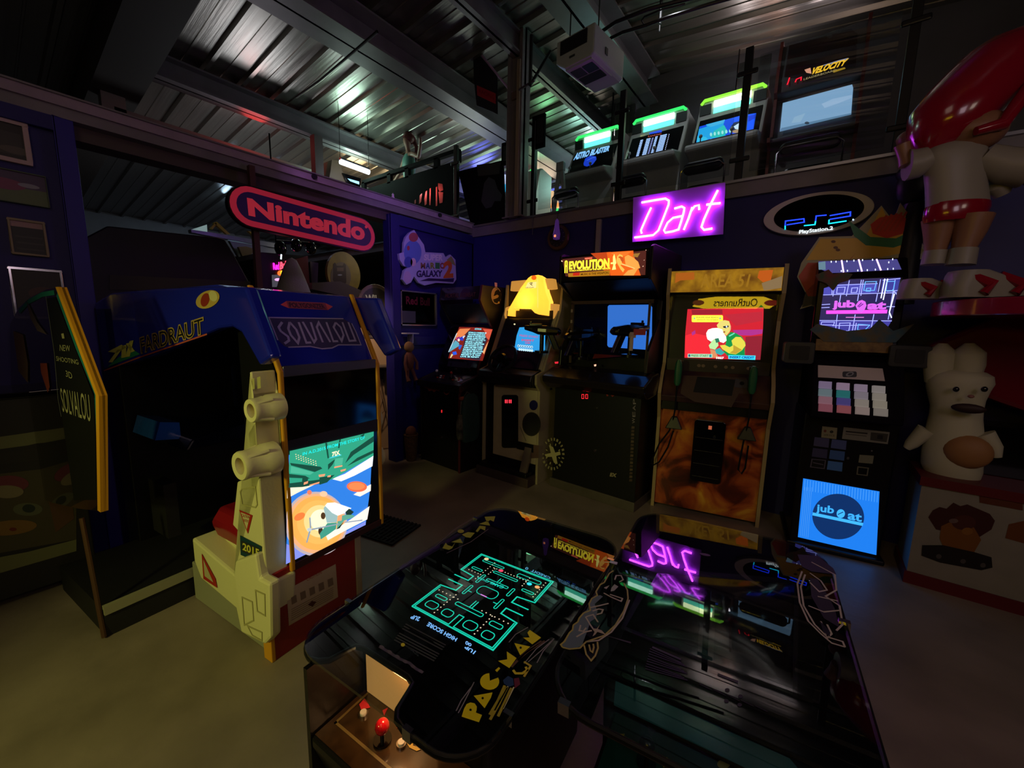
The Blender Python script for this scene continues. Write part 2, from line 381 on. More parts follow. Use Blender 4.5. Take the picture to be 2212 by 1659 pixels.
# end walls of the upper floor
uw = mat('upper_wall_grey', '5a5a60', .5, noise=.25, nscale=2)
struct(MB().box(-2.0, 4, 5.62, 5.70, 2.72, 4.75, uw).build('wall_upper_back'))
struct(MB().box(-13.1, -2.0, 12, 12.1, 0, 5, uw).build('wall_far'))
struct(MB().box(-13.1, -13, -6, 12.1, 0, 5, uw).build('wall_far_left'))
struct(MB().box(-13.1, 4, -6.1, -6, 0, 5, mat('hall_wall', '2a2630', .6)).build('wall_behind'))
struct(MB().box(4, 4.1, -6.1, 12, 0, 5, MC['hall_wall']).build('wall_right'))
struct(MB().box(-2.06, -2.0, 5.62, 12, 2.72, 4.78, uw).build('wall_upper_side'))
# wall strip conduit beside the round clock
tag(MB().box(-1.92, -1.87, 3.935, 3.968, 2.12, 2.63, mat('grey_conduit', '8a8488', .5)).build('cable_duct', bevel=.004), 'grey vertical cable duct on the blue wall above the orange marquee', 'duct')
# floor grate behind the white cabinet
t = thing('floor_grate', 'black rubber grid mat lying on the floor behind the spaceship cabinet', 'mat', (-2.48, 1.72, 0), 12)
b = MB(); blk = mat('black_rubber', '0c0b0d', .7)
for i in range(13): b.box(-.22+i*.036, -.205+i*.036, -.16, .16, .001, .016, blk)
for i in range(7): b.box(-.22, .227, -.16+i*.05, -.148+i*.05, .001, .014, blk)
b.box(-.22, .227, -.16, .152, .001, .004, blk); b.build('grid', t)
# steel column standing on the mezzanine edge
t = thing('steel_column', 'tall grey steel column standing on the mezzanine edge', 'column', (-2.93, 3.90, 2.77))
b = MB(); b.box(-.10, .10, -.02, .02, 0, 1.93, grey_steel); b.box(-.10, -.06, -.06, .10, 0, 1.93, grey_steel); b.box(.06, .10, -.06, .10, 0, 1.93, grey_steel)
b.build('profile', t, bevel=.003); MB().box(.045, .085, -.08, -.062, 0, 1.6, mat('beige_trim', '8d8270', .5)).build('cover_strip', t)
MB().box(-.14, .14, -.07, .12, 0, .012, grey_steel).build('base_plate', t)

# framed pictures on the left blue wall
def wall_frame(px4, label, fc, art, mid=None, depth=.025, fw=.022):
    P = [atx(x, y, -3.60) for x, y in px4]
    y0 = min(p.y for p in P); y1 = max(p.y for p in P); z0 = min(p.z for p in P); z1 = max(p.z for p in P)
    t = thing('picture_frame', label, 'picture', (-3.66, (y0+y1)/2, z0)); w = (y1-y0)/2; h = z1-z0
    b = MB()
    for a in ((-w, w, 0, fw), (-w, w, h-fw, h), (-w, -w+fw, fw, h-fw), (w-fw, w, fw, h-fw)): b.box(0, depth, a[0], a[1], a[2], a[3], fc)
    b.build('frame', t, bevel=.002)
    A = Art((depth*.5, 0, 0), (0, 1, 0), (0, 0, 1), t); art(A, w-fw, h, fw); A.build('picture'); return t
pink_fr = mat('rose_white_frame', 'b8a0a0', .4)
def a1(A, w, h, f):
    A.rect(-w, w, f, h-f, pr('2a2826'), 0); A.rect(-w*.9, w*.9, f+.02, h*.7, pr('3a3834'), 1); A.ell(.05, h*.3, .06, .02, pr('565046'), 2)
wall_frame([(-60, 262), (60, 262), (66, 342), (-60, 328)], 'rose framed dark picture, topmost on the left blue wall', pink_fr, a1)
def a2(A, w, h, f):
    A.rect(-w, w, 0, h*.5, pr('5a6a44'), 0); A.rect(-w, w, h*.5, h, pr('4a3a58'), 0); A.ell(-.03, h*.55, .08, .03, pr('7a3a5a'), 1); A.ell(.06, h*.6, .04, .012, pr('8a8a98'), 2)
wall_frame([(-50, 368), (100, 378), (105, 437), (-50, 422)], 'frameless green and purple picture, second from the top on the left wall', pr('4a5a44'), a2, fw=.004)
def a3(A, w, h, f):
    A.rect(-w, w, f, h-f, pr('1c1c1c'), 0); A.rect(-w, w, h*.78, h-f, pr('9a7a78'), 1)
    for k in range(3): A.rect(-w*.8, w*.9, h*(.15+.17*k), h*(.2+.17*k), pr('34312e'), 1)
wall_frame([(17, 470), (98, 478), (108, 553), (27, 547)], 'small beige framed picture with a pink top band on the left wall', mat('beige_frame', '8d8064', .5), a3, fw=.01)
def a4(A, w, h, f): A.rect(-w, w, f, h-f, pr('1a1413'), 0); A.ell(.02, h*.5, .06, .04, pr('3a1c18'), 1)
wall_frame([(25, 578), (135, 583), (140, 690), (33, 680)], 'chrome framed dark picture with a bright top edge, lowest on the left wall', chrome, a4, fw=.012)
# ================================================================== SIT-DOWN SPACESHIP SIMULATOR  (local x: towards its front screen, y: towards the viewer)
cream = mat('cream_moulded_plastic', 'd8d2a0', .42, bump=.05, bscale=90)
cream2 = mat('cream_side_box', 'b9b48c', .5)
navy = mat('navy_gloss_shell', '1620a4', .2, coat=.5)
orange_trim = mat('orange_tmolding', 'd2921e', .4)
S = thing('sit_down_simulator', 'large blue and cream spaceship seat machine with orange trim and a lit back screen', 'arcade machine', (-1.845, .67, 0), 186.9)
SP = lambda y0: Art((0, y0, 0), (-1, 0, 0), (0, 0, 1), S)      # plane facing the viewer at local y
def sxz(px, py, y0):                                             # photo pixel -> local (x,z) on that plane
    A = SP(y0); u, v = A.q(px, py); return (-u, v)
# seat box
b = MB(); b.box(0, .79, -.50, -.02, 0, .22, mat('grey_plinth', '8f8d78', .55)); b.build('plinth', S, bevel=.006)
seat_side = [sxz(x, y, 0.0) for x, y in [(414, 1162), (419, 1212), (434, 1251), (509, 1315), (520, 1367), (572, 1393), (583, 1385), (584, 1262), (505, 1240)]]
b = MB(); b.py(seat_side, -.12, .0, cream); b.py([(max(.03, x*.98), z) for x, z in seat_side], -.50, -.38, cream)
b.box(.03, .66, -.40, -.10, .20, .385, cream)
b.build('seat_shell', S, bevel=.012)
b = MB(); b.px([(-.42, .37), (-.10, .37), (-.07, .47), (-.12, .54), (-.38, .54), (-.43, .47)], .18, .66, mat('red_vinyl', '8e1420', .35)); b.build('seat_cushion', S, smooth=True, bevel=.02)
b = MB(); b.box(.10, .20, -.52, -.10, .45, 1.30, mat('dark_interior', '0a0a10', .5)); b.build('backrest', S, bevel=.01)
# moulded armour of the near side
arm = [(530, 800), (535, 850), (560, 858)] and [(538, 803), (548, 852), (580, 860), (580, 905), (551, 911), (535, 935), (538, 965), (572, 985), (572, 1030), (512, 1041), (502, 1134), (516, 1150), (507, 1212), (504, 1240), (516, 1252), (585, 1268)]
ap = [sxz(x, y, 0.0) for x, y in arm]; ap = [(max(x, .0), z) for x, z in ap]; ztop = ap[0][1]
armp = ap[:-1]+[(0.0, ap[-1][1]), (0.0, ztop)]
b = MB(); b.py(armp, -.10, 0.0, cream); b.build('side_armour', S, bevel=.010)
b = MB(); b.py([(x, z) for x, z in armp], -.66, -.60, cream); b.build('side_armour', S, bevel=.010)
low = [sxz(x, y, .03) for x, y in [(507, 1212), (504, 1243), (513, 1300), (520, 1367), (572, 1393), (584, 1380), (582, 1262), (560, 1250), (552, 1196)]]
b = MB(); b.py(low, -.02, .03, cream); b.build('hip_armour', S, bevel=.012)
def nozzle(px, py, r, L):
    x, z = sxz(px, py, .03); b = MB()
    b.lathe([(r*.98, -.05), (r*.98, 0), (r*.9, .01), (r*.84, L*.8), (r*.86, L), (r*.80, L+.008), (r*.50, L+.006), (r*.44, L-.03), (0.001, L-.03)], (x, 0, z), cream, 28, 'y')
    for k in range(4):
        a = PI/4+k*PI/2; b.cyl((x+r*.99*math.cos(a), .0, z+r*.99*math.sin(a)), (x+r*.75*math.cos(a), L*.9, z+r*.75*math.sin(a)), r*.12, cream, 8)
    o = b.build('thruster_nozzle', S, smooth=True)
    MB().lathe([(r*.44, 0), (r*.3, .004), (.001, .004)], (x, L-.03, z), mat('nozzle_red', '7a1c10', .5), 20, 'y').build('nozzle_bore', o)
nozzle(562, 884, .056, .06); nozzle(552, 998, .070, .085)
for z_, k_ in ((1.0, 1), (.78, 1.15)): MB().lathe([(.05*k_, 0), (.06*k_, -.05), (.03, -.07)], (.07, -.65, z_), cream, 16, 'y').build('thruster_nozzle', S, smooth=True)
# raised panels, vents and stickers on the armour
A = SP(.001)
grv = mat('cream_groove', 'a9a36e', .5)
for q in ([(545, 818), (550, 817), (551, 840), (546, 841)], [(556, 815), (563, 813), (564, 838), (557, 840)]): A.ppoly(q, grv, 1)
for q in ([(519, 1062), (523, 1056), (552, 1052), (556, 1090), (552, 1096), (524, 1090)],): A.pstroke(q, .006, grv, 1, True)
red = pr('a8281c'); A.ppoly([(517, 1101), (546, 1113), (536, 1153)], red, 1); A.ppoly([(521, 1106), (541, 1114), (534, 1143)], pr('c8bf92'), 2)
A.ptext('CAUTION', [(524, 1116), (540, 1120), (540, 1114), (523, 1109)], red, 3); A.ptext('ENTRY', [(528, 1126), (538, 1129), (538, 1123), (527, 1120)], red, 3)
A.ppoly([(520, 1156), (521, 1198), (566, 1218), (566, 1180)], pr('123a44'), 3); A.ppoly([(523, 1167), (524, 1190), (563, 1207), (563, 1184)], pr('2a2c26'), 4)
A.ptext('2015', [(526, 1187), (562, 1203), (562, 1186), (526, 1171)], pr('c9c247'), 5, bold=.03)
A.build('sticker', S)
A = SP(.002); A.ppoly([(436, 1195), (440, 1250), (470, 1270), (466, 1250)], red, 1); A.ppoly([(440, 1208), (443, 1244), (462, 1258)], pr('b7ad82'), 2); A.build('sticker', S)
A = SP(.031); 
for q in ([(523, 1290), (545, 1300), (548, 1340), (528, 1350)], [(535, 1352), (566, 1366), (566, 1384), (545, 1372)], [(552, 1275), (572, 1284), (573, 1330), (556, 1320)]): A.pstroke(q, .007, grv, 1, True)
A.build('relief', S)
# rear screen housing: profile (x,z) extruded across
Y0, Y1 = -.645, -.095
prof = [(-.02, .40), (-.02, 1.325), (.17, 1.68), (.30, 1.70), (.30, .40)]
b = MB(); b.py([(.02, .42), (.02, 1.325), (.19, 1.66), (.30, 1.69), (.30, .42)], Y0+.012, Y1-.012, black_paint); b.build('screen_box', S)
for y in (Y1, Y0+.022):
    b = MB(); b.py([(-.035, .40), (-.035, 1.33), (.155, 1.70), (.175, 1.70), (-.015, 1.32), (-.015, .40)], y-.022, y, orange_trim); b.build('edge_trim', S, bevel=.006)
nrm = math.atan2(.355, .19)   # slope of the head panel
b = MB(); b.py([(-.02, 1.315), (.17, 1.685), (.30, 1.70), (.30, 1.66), (.2, 1.64), (.0, 1.31)], Y0+.02, Y1-.02, navy); b.build('head_panel', S, bevel=.004)
HA = Art((-.02, 0, 1.315), (0, -1, 0), (.19, 0, .37), S)    # sloping head panel plane
K = zc(560, 520, 5.924)
HA.ppoly(K((120, 985), (1075, 1000), (1180, 1060), (1235, 1170), (1300, 1335), (1010, 1340), (930, 1380), (800, 1385), (650, 1360), (370, 1370), (320, 1350), (235, 1270)), pr('3f3768'), 1)
lt = pr('a59bd0')
HA.pstroke(K((235, 1275), (120, 985), (1075, 1000)), .006, lt, 2)
HA.pstroke(K((1180, 1060), (1235, 1170), (1300, 1335), (1010, 1335), (930, 1375), (800, 1385), (650, 1355), (370, 1365)), .006, lt, 2)
for st in (((290, 1045), (245, 1110), (270, 1160), (365, 1230), (378, 1280), (320, 1320)), ((385, 1045), (368, 1130), (400, 1210), (490, 1312), (510, 1240), (470, 1140), (385, 1045)),
           ((500, 1045), (600, 1308), (660, 1305)), ((552, 1040), (698, 1300), (725, 1260), (655, 1045)), ((810, 1303), (733, 1110), (758, 1050), (905, 1300)),
           ((855, 1045), (945, 1290), (1005, 1288)), ((975, 1050), (948, 1110), (1050, 1285), (1075, 1210), (1040, 1110), (975, 1050)), ((1060, 1045), (1150, 1285), (1228, 1280), (1135, 1045))):
    HA.pstroke(K(*st), .011, lt, 3)
pk = pr('d8505c')
HA.ppoly(K((270, 820), (345, 775), (375, 865)), pk, 1); HA.ppoly(K((940, 845), (845, 800), (875, 890)), pk, 1)
HA.ppoly(K((340, 772), (840, 795), (880, 888), (372, 865)), pr('96405a'), 1); HA.ptext('POLYGONIZER', K((390, 855), (850, 876), (815, 812), (372, 792)), pr('2c1a3a'), 3, bold=.02)
HA.build('lettering', S)
# front face of the screen housing (plane x = -.02)
FA = Art((-.02, 0, 0), (0, -1, 0), (0, 0, 1), S)
b = MB(); b.box(-.03, .02, Y0+.022, Y1-.022, 1.305, 1.352, alu); b.build('metal_band', S, bevel=.003)
b = MB(); b.box(-.026, .0, Y0+.022, Y1-.022, 1.02, 1.305, mat('smoked_panel', '050506', .08, coat=.6)); b.build('smoked_window', S)
b = MB(); b.box(-.030, .0, Y0+.022, Y1-.022, .955, 1.02, mat('charcoal_band', '2e2a36', .4)); b.build('band', S)
b = MB(); b.box(-.026, .0, Y0+.022, Y1-.022, .40, .955, black_gloss); b.box(-.034, .0, Y0+.01, Y1-.01, .40, .435, mat('plum_edge', '3a1c22', .5)); b.build('screen_bezel', S, bevel=.002)
# the lit picture: sky, orange planet, green space station, small craft
FA = Art((-.028, 0, 0), (0, -1, 0), (0, 0, 1), S, .0006)
K = zc(600, 900, 4.879); G = lambda c, s=1.25: em(c, s)
FA.ppoly(K((85, 1555), (118, 350), (1003, 150), (975, 740), (925, 1140)), G('2f7ad8'), 0)
FA.ppoly(K((85, 1555), (90, 1340), (300, 1440), (925, 1100), (925, 1140)), G('7d8ae0'), 1)
for k, (c, f) in enumerate((('b8a8ac', 1.0), ('e8a878', .93), ('f2a850', .84), ('f6b25a', .68), ('fbd08a', .5), ('fff2c8', .34))):
    rx, ry = 330*f, 340*f; cx, cy = 400+70*(1-f), 1130-60*(1-f)
    FA.ppoly([p for p in K(*[(max(90, x), y) for x, y in ellp(cx, cy, rx, ry, 48)])], G(c), 2+k)
FA.pell(600+222/4.879, 900+1050/4.879, 62/4.879, 36/4.879, G('ee7a3c'), 9, rot=-.5); FA.pell(600+475/4.879, 900+812/4.879, 40/4.879, 30/4.879, G('f4c09a'), 9)
FA.ppoly(K((90, 745), (250, 735), (430, 690), (200, 800), (90, 860)), G('f6e8cc'), 9); FA.ppoly(K((560, 655), (700, 600), (1000, 410), (990, 520), (800, 620), (660, 680)), G('e8f0f4'), 9)
FA.ppoly(K((790, 820), (860, 770), (975, 710), (972, 780), (860, 840)), G('efe6dc'), 9); FA.ppoly(K((500, 1250), (760, 1080), (960, 940), (935, 1080), (700, 1200), (520, 1300)), G('f2e6dc'), 9)
FA.ppoly(K((100, 745), (118, 360), (490, 275), (1003, 155), (1000, 410), (740, 560), (560, 660), (430, 700), (250, 735)), G('2f9c7c'), 10)
gd = G('16483a')
for q in (((120, 485), (440, 525), (460, 545), (380, 580), (130, 510)), ((110, 600), (280, 620), (330, 650), (110, 640)), ((250, 640), (310, 650), (300, 730), (240, 735)), ((700, 490), (760, 370), (1003, 200), (1003, 260), (790, 400)),
          ((720, 520), (830, 430), (1000, 350), (1000, 380), (860, 450)), ((520, 500), (600, 440), (570, 500), (520, 560)), ((640, 240), (655, 235), (640, 330), (625, 330)), ((490, 275), (510, 272), (530, 430), (515, 440)),
          ((110, 700), (430, 660), (560, 620), (430, 705), (250, 738), (105, 745)), ((430, 640), (590, 610), (510, 690), (430, 715)), ((860, 200), (905, 175), (890, 230))): FA.ppoly(K(*q), gd, 11)
for q in (((130, 520), (370, 585), (330, 610), (125, 590)), ((590, 440), (680, 430), (670, 500), (590, 530))): FA.ppoly(K(*q), G('4ab090'), 11)
for q in (((265, 690), (310, 675), (305, 700), (262, 715)), ((420, 610), (490, 600), (480, 625), (425, 632)), ((515, 620), (550, 612), (545, 632), (512, 636)), ((585, 525), (670, 508), (670, 522), (585, 540)), ((650, 560), (710, 545), (700, 565), (655, 578)), ((320, 715), (430, 682), (425, 700), (330, 725))): FA.ppoly(K(*q), G('ff9a70'), 12)
for r in range(3):
    for c in range(9): FA.pell(600+(180+c*26+r*3)/4.879, 900+(395+r*22+c*9)/4.879, 1.4, 1.0, G('f6d8a8'), 12, 8)
FA.ptext('IN A.D.2015 FROM THE STORY OF', K((250, 408), (908, 232), (905, 200), (252, 375)), G('18e0e0', 1.4), 13, bold=.01)
FA.ptext('7IX', K((560, 420), (650, 400), (640, 350), (560, 372)), G('f4ecc8'), 13, bold=.04); FA.ppoly(K((530, 440), (660, 405), (655, 393), (545, 425)), G('40c8d8'), 13)
FA.pell(600+825/4.879, 900+735/4.879, 107/4.879, 56/4.879, G('f06a44'), 10, rot=.05); FA.pell(600+820/4.879, 900+730/4.879, 88/4.879, 40/4.879, G('f6844e'), 11); FA.pell(600+325/4.879, 900+795/4.879, 5, 5, G('ee7a5a'), 10)
FA.ppoly(K((485, 935), (510, 905), (590, 900), (765, 960), (700, 1010), (620, 1040), (560, 1010)), G('eef2f0'), 14)
FA.ppoly(K((470, 960), (490, 935), (560, 1010), (620, 1040), (610, 1110), (505, 1115)), G('94b4b4'), 14); FA.ppoly(K((440, 1290), (430, 1230), (510, 1118), (610, 1112), (600, 1180), (530, 1230)), G('3f9480'), 14)
FA.ppoly(K((610, 1180), (620, 1080), (660, 1040), (740, 1020), (800, 1040), (780, 1060), (690, 1090)), G('5aa08c'), 14); FA.ppoly(K((625, 1040), (665, 1030), (660, 1090), (612, 1098)), G('f0a070'), 15)
FA.ppoly(K((700, 1000), (740, 965), (790, 1000), (760, 1030), (710, 1030)), G('1c3430'), 15); FA.ppoly(K((600, 1185), (690, 1095), (640, 1170)), G('16382e'), 15)
for q in (((320, 1180), (630, 1120), (632, 1132), (322, 1196)), ((318, 1060), (332, 1055), (342, 1170), (325, 1175)), ((335, 1200), (315, 1200), (285, 1320), (298, 1325)), ((690, 1105), (880, 1080), (878, 1092), (692, 1115))): FA.ppoly(K(*q), G('8a9aa8'), 15)
FA.pell(600+320/4.879, 900+1185/4.879, 5, 4, G('b8c4c8'), 16); FA.pell(600+465/4.879, 900+1040/4.879, 5, 7.5, G('4a3420'), 15); FA.pell(600+440/4.879, 900+1200/4.879, 5, 9, G('3a2c20'), 13)
FA.build('lit_screen', S)
# red lower panel with instruction sheet
b = MB(); b.box(-.012, .04, -.46, -.01, .0, .42, mat('red_laminate', '8e1a1e', .35, bump=.05)); b.build('kick_panel', S, bevel=.003)
b = MB(); b.box(-.014, .05, -.50, -.46, .0, .42, mat('bone_trim', 'a89a86', .5)); b.build('panel_edge', S, bevel=.006); b = MB(); b.box(-.014, .05, -.012, .008, 0, .40, orange_trim); b.build('panel_edge', S, bevel=.004)
A = Art((-.0125, 0, 0), (0, -1, 0), (0, 0, 1), S); K = zc(380, 600, 1.929); A.ppoly(K((460, 1300), (665, 1192), (675, 1330), (470, 1450)), pr('b8a48e'), 1)
for k in range(5): A.ppoly(K((478+k*38, 1330-k*18), (500+k*38, 1320-k*18), (504+k*38, 1350-k*18), (482+k*38, 1362-k*18)), pr('7a6658'), 2)
for k in range(6): A.pstroke(K((480, 1382+k*9), (655, 1290+k*8)), .0025, pr('6a564a'), 2)
A.ppoly(K((548, 1362), (566, 1346), (584, 1350), (568, 1370)), pr('4a1c1c'), 3); A.ptext('CAUTION', K((545, 1264), (606, 1232), (604, 1220), (543, 1252)), pr('9a3a30'), 2)
A.build('instruction_sheet', S)
# canopy: long navy hood from the seat back to the front screen
hood = [sxz(x, y, 0.0) for x, y in [(530, 619), (585, 772), (560, 790), (520, 718), (500, 706), (470, 710), (330, 770), (225, 800), (190, 760), (160, 680), (175, 655), (240, 632), (330, 624), (430, 619)]]
hood = [(min(x, 1.72), z) for x, z in hood]
b = MB(); b.py(hood, -.05, 0.0, navy); b.build('hood_side', S, bevel=.012)
b = MB(); b.py(hood, -.70, -.65, navy); b.build('hood_side', S, bevel=.012)
b = MB(); b.py([(.175, 1.682), (.30, 1.70), (1.0, 1.69), (1.7, 1.66), (1.7, 1.60), (.3, 1.62)], -.67, -.03, mat('navy_satin', '1620a4', .4)); b.build('hood_top', S, bevel=.008)
A = SP(.0005); K = zc(0, 580, 1.975)
A.ptext('FARDRAUT', K((603, 366), (874, 280), (870, 205), (596, 294)), pr('a88e4a'), 2, bold=.05); A.ptext('FARDRAUT', K((607, 360), (871, 276), (866, 212), (600, 298)), pr('10100e'), 3, bold=-.005)
A.pstroke(K((445, 436), (600, 378), (885, 280)), .007, pr('b0503c'), 2); A.ppoly(K((460, 420), (600, 365), (560, 340), (480, 400)), pr('1f7a62'), 2)
y_ = pr('c8c060')
for q in (((462, 355), (520, 325), (545, 335), (500, 360)), ((465, 400), (505, 345), (522, 345), (482, 400)), ((520, 382), (522, 330), (542, 325), (540, 378)), ((538, 378), (555, 310), (572, 306), (556, 375)), ((540, 320), (552, 318), (578, 352), (562, 358))): A.ppoly(K(*q), y_, 3)
A.pell(0+888/1.975, 580+132/1.975, 27, 18, pr('b89c50'), 2, rot=-.45); A.pell(0+878/1.975, 580+134/1.975, 9, 15, pr('8a2c20'), 3, rot=.3); A.pell(0+912/1.975, 580+118/1.975, 9, 12, pr('c8c08a'), 3, rot=-.4)
A.build('lettering', S)
b = MB(); b.box(.25, 1.7, -.66, -.60, .92, 1.40, mat('navy_inner', '0a1150', .3)); b.box(.4, 1.6, -.60, -.56, .86, .92, black_paint); b.build('far_side_panel', S)
b = MB(); b.px([(-.10, .80), (-.60, .80), (-.60, .93), (-.14, .86)], .95, 1.45, mat('dark_console', '0a0f24', .25)); b.build('console', S, bevel=.01)
b = MB(); b.px([(-.02, .86), (-.14, .84), (-.14, .94), (-.05, .96)], 1.10, 1.42, mat('glossy_blue_film', '2a62d0', .1, coat=1, bump=.6, bscale=18)); b.build('console_film', S)
b = MB(); b.box(1.45, 1.74, -.66, .0, .0, 1.60, mat('black_laminate', '0c0b0e', .35)); b.build('front_cabinet', S, bevel=.006)
b = MB(); b.box(.82, 1.5, -.95, .335, .0, .145, mat('platform_black', '121112', .6)); b.box(.805, .83, -.95, .335, .12, .165, mat('platform_edge', '8a866c', .45)); b.build('foot_platform', S)
b = MB(); b.box(1.0, 1.2, -.06, .0, .30, .62, mat('dark_step', '141214', .6)); b.build('pedal_box', S)
# clear side guard with orange edge
gp = [sxz(x, y, .35) for x, y in [(224, 1105), (221, 855), (133, 620), (100, 625), (66, 642), (40, 665), (22, 700), (24, 860), (32, 1000), (60, 1060), (110, 1085), (165, 1098)]]
b = MB(); b.py(gp, .342, .350, glass('clear_acrylic', 'e8e4dc', .03, .82)); g = b.build('side_guard', S)
ed = [(gp[0][0], gp[0][1]), gp[1], gp[2]]
b = MB()
for (xa, za), (xb, zb) in zip(ed[:-1], ed[1:]): b.ext([(xa, .335, za), (xa+.035, .335, za), (xa+.035, .36, za), (xa, .36, za)], [(xb, .335, zb), (xb+.035, .335, zb), (xb+.035, .36, zb), (xb, .36, zb)], orange_trim)
b.build('guard_edge', g)
A = SP(.3515); K = zc(0, 600, 4.88); teal = pr('1c6a66'); 
A.pstroke(K((650, 760*1.0), (1030, 1240), (1035, 1659), (1040, 2400)), .02, teal, 1) if 0 else None
A.pstroke([(124, 636), (166, 750), (207, 850), (211, 940), (215, 1095)], .022, teal, 1); A.pstroke([(118, 632), (92, 636), (62, 652), (42, 674)], .02, teal, 1)
A.pstroke([(100, 640), (118, 760), (126, 860), (133, 900)], .006, pr('5a5a60'), 1)
A.ppoly([(101, 645), (119, 641), (204, 860), (210, 1080), (160, 1080), (133, 890)], mat('black_print', '050505', .5), 0)
bone = pr('8f8a6c')
A.ptext('SOLVALOU', K((670, 1410), (970, 1520), (945, 1230), (640, 1160)), bone, 3); A.ptext('NEW', K((640, 770), (752, 775), (745, 715), (640, 705)), bone, 3); A.ptext('SHOOTING', K((605, 875), (840, 915), (830, 865), (600, 825)), bone, 3)
A.ptext('3D', K((705, 1040), (775, 1070), (765, 1000), (700, 975)), bone, 3); A.ppoly(K((655, 590), (680, 585), (690, 640), (665, 640)), bone, 3)
A.ppoly(K((280, 230), (330, 330), (400, 470), (500, 600), (400, 560), (330, 430)), pr('4a3c40'), 2); A.ppoly(K((145, 560), (250, 600), (300, 900), (300, 1110), (200, 980)), pr('6a5434'), 2); A.ppoly(K((430, 900), (500, 900), (530, 1150), (510, 1210), (440, 1000)), pr('6a2a1c'), 2)
A.build('guard_print', g)
b = MB(); lx, _ = sxz(172, 1110, .35); b.tube([(lx-.0, .345, .60), (.815, .345, .01)], .010, mat('bronze_tube', '5c4030', .4, metal=.5)); b.build('guard_leg', g)
# ================================================================== ROW OF CABINETS (local x: along the front, y: away from the viewer)
def fx(t, y): return Art((0, y, 0), (1, 0, 0), (0, 0, 1), t)                # plane facing the viewer
def slope(t, y0, z0, y1, z1): return Art((0, y0, z0), (1, 0, 0), (0, y1-y0, z1-z0), t)
def side_r(t, x): return Art((x, 0, 0), (0, 1, 0), (0, 0, 1), t)            # right-hand side face
def joystick(t, x, y, z, ballm, r=.016, h=.055, lean=.0):
    b = MB(); b.cyl((x, y, z), (x, y, z+.006), .024, black_gloss, 16); b.cyl((x, y, z), (x, y+lean*h, z+h), .006, chrome, 8)
    o = b.build('joystick', t, smooth=True); MB().ell((x, y+lean*h, z+h), (r, r, r), ballm, 12, 8).build('ball_top', o, smooth=True)
def button(b, x, y, z, m, r=.014): b.cyl((x, y, z), (x, y, z+.010), r, m, 14)
def seg7(A, px, py, w, h, digits, m, l=1, sw=.0026):
    S7 = {'0': 'abcdef', '1': 'bc', '8': 'abcdefg'}
    for k, d in enumerate(digits):
        x = px+k*w*1.9
        c = {'a': ((x, py), (x+w, py)), 'b': ((x+w, py), (x+w, py+h/2)), 'c': ((x+w, py+h/2), (x+w, py+h)), 'd': ((x, py+h), (x+w, py+h)), 'e': ((x, py+h/2), (x, py+h)), 'f': ((x, py), (x, py+h/2)), 'g': ((x, py+h/2), (x+w, py+h/2))}
        for s_ in S7[d]: A.pstroke(c[s_], sw, m, l)
wood_black = mat('black_side_art', '120d10', .35, bump=.03)
# ---------- fighting game cabinet (dragon roundel)
K1 = thing('arcade_cabinet', 'black fighting game cabinet with a round dragon emblem on its side, leftmost of the row', 'arcade machine', (-3.50, 2.95, 0), -3)
W = .66
prof = [(0, 0), (0, .92), (.02, .95), (.27, 1.02), (.27, 1.10), (.46, 1.52), (.30, 1.76), (.28, 1.80), (.31, 1.955), (.80, 1.955), (.80, 0)]
for x in (0, W-.02):
    b = MB(); b.px(prof, x, x+.02, wood_black); b.build('side_panel', K1, bevel=.003)
tm = mat('maroon_molding', '4a1620', .5)
b = MB()
for (ya, za), (yb, zb) in zip(prof[:9], prof[1:9]): b.ext([(W-.024, ya-.004, za), (W+.004, ya-.004, za), (W+.004, ya+.004, za+.002), (W-.024, ya+.004, za+.002)], [(W-.024, yb-.004, zb), (W+.004, yb-.004, zb), (W+.004, yb+.004, zb+.002), (W-.024, yb+.004, zb+.002)], tm)
b.build('edge_molding', K1)
b = MB(); b.box(.02, W-.02, .02, .78, 0, .88, mat('black_front', '0d0a0c', .4)); b.build('base', K1)
b = MB(); b.px([(-.03, .86), (-.03, .93), (.26, 1.015), (.26, .98), (.02, .86)], -.015, W+.015, mat('control_black', '14100f', .3)); b.build('control_panel', K1, bevel=.006)
A = slope(K1, -.03, .93, .26, 1.015)
A.rect(.05, .62, .03, .26, pr('1c1414'), 0); Kz = zc(880, 590, 6.145)
wh = mat('silver_decal', 'a8b4c4', .25, metal=.6)
for q in (((612, 1355), (640, 1360), (700, 1440), (672, 1448)), ((660, 1395), (690, 1380), (740, 1430), (700, 1440)), ((730, 1370), (770, 1362), (845, 1370), (838, 1388), (770, 1400), (745, 1412), (730, 1395))): A.ppoly(Kz(*q), wh, 1)
A.build('panel_art', K1)
redm = mat('button_red', '9a1c1c', .3); whm = mat('button_white', 'c8c4c4', .3)
for x in (.16, .40): joystick(K1, x, .11, .975, whm if x < .3 else redm)
for x0 in (.22, .47):
    for k in range(5): b = MB(); button(b, x0+.035*(k % 3), .07+.05*(k//3)+.01*(k % 3), .962+.014*(k//3), whm if k % 2 else redm, .012); b.build('button', K1, smooth=True)
A = fx(K1, -.031); rd = pr('7a2e22')
Kf = zc(840, 520, 2.765)
A.ppoly(Kf((190, 850), (230, 860), (250, 845), (290, 855), (300, 870), (340, 880), (340, 895), (300, 895), (290, 912), (270, 900), (250, 912), (240, 895), (215, 890), (180, 870)), rd, 0) if 0 else None
A.build('front_lip', K1)
A = fx(K1, .019)
o_ = pr('7c3424'); A.ppoly(Kf((200, 862), (260, 848), (300, 858), (312, 872), (345, 876), (345, 886), (312, 884), (300, 900), (285, 893), (270, 906), (258, 893), (240, 900), (232, 886), (205, 876)), o_, 0)
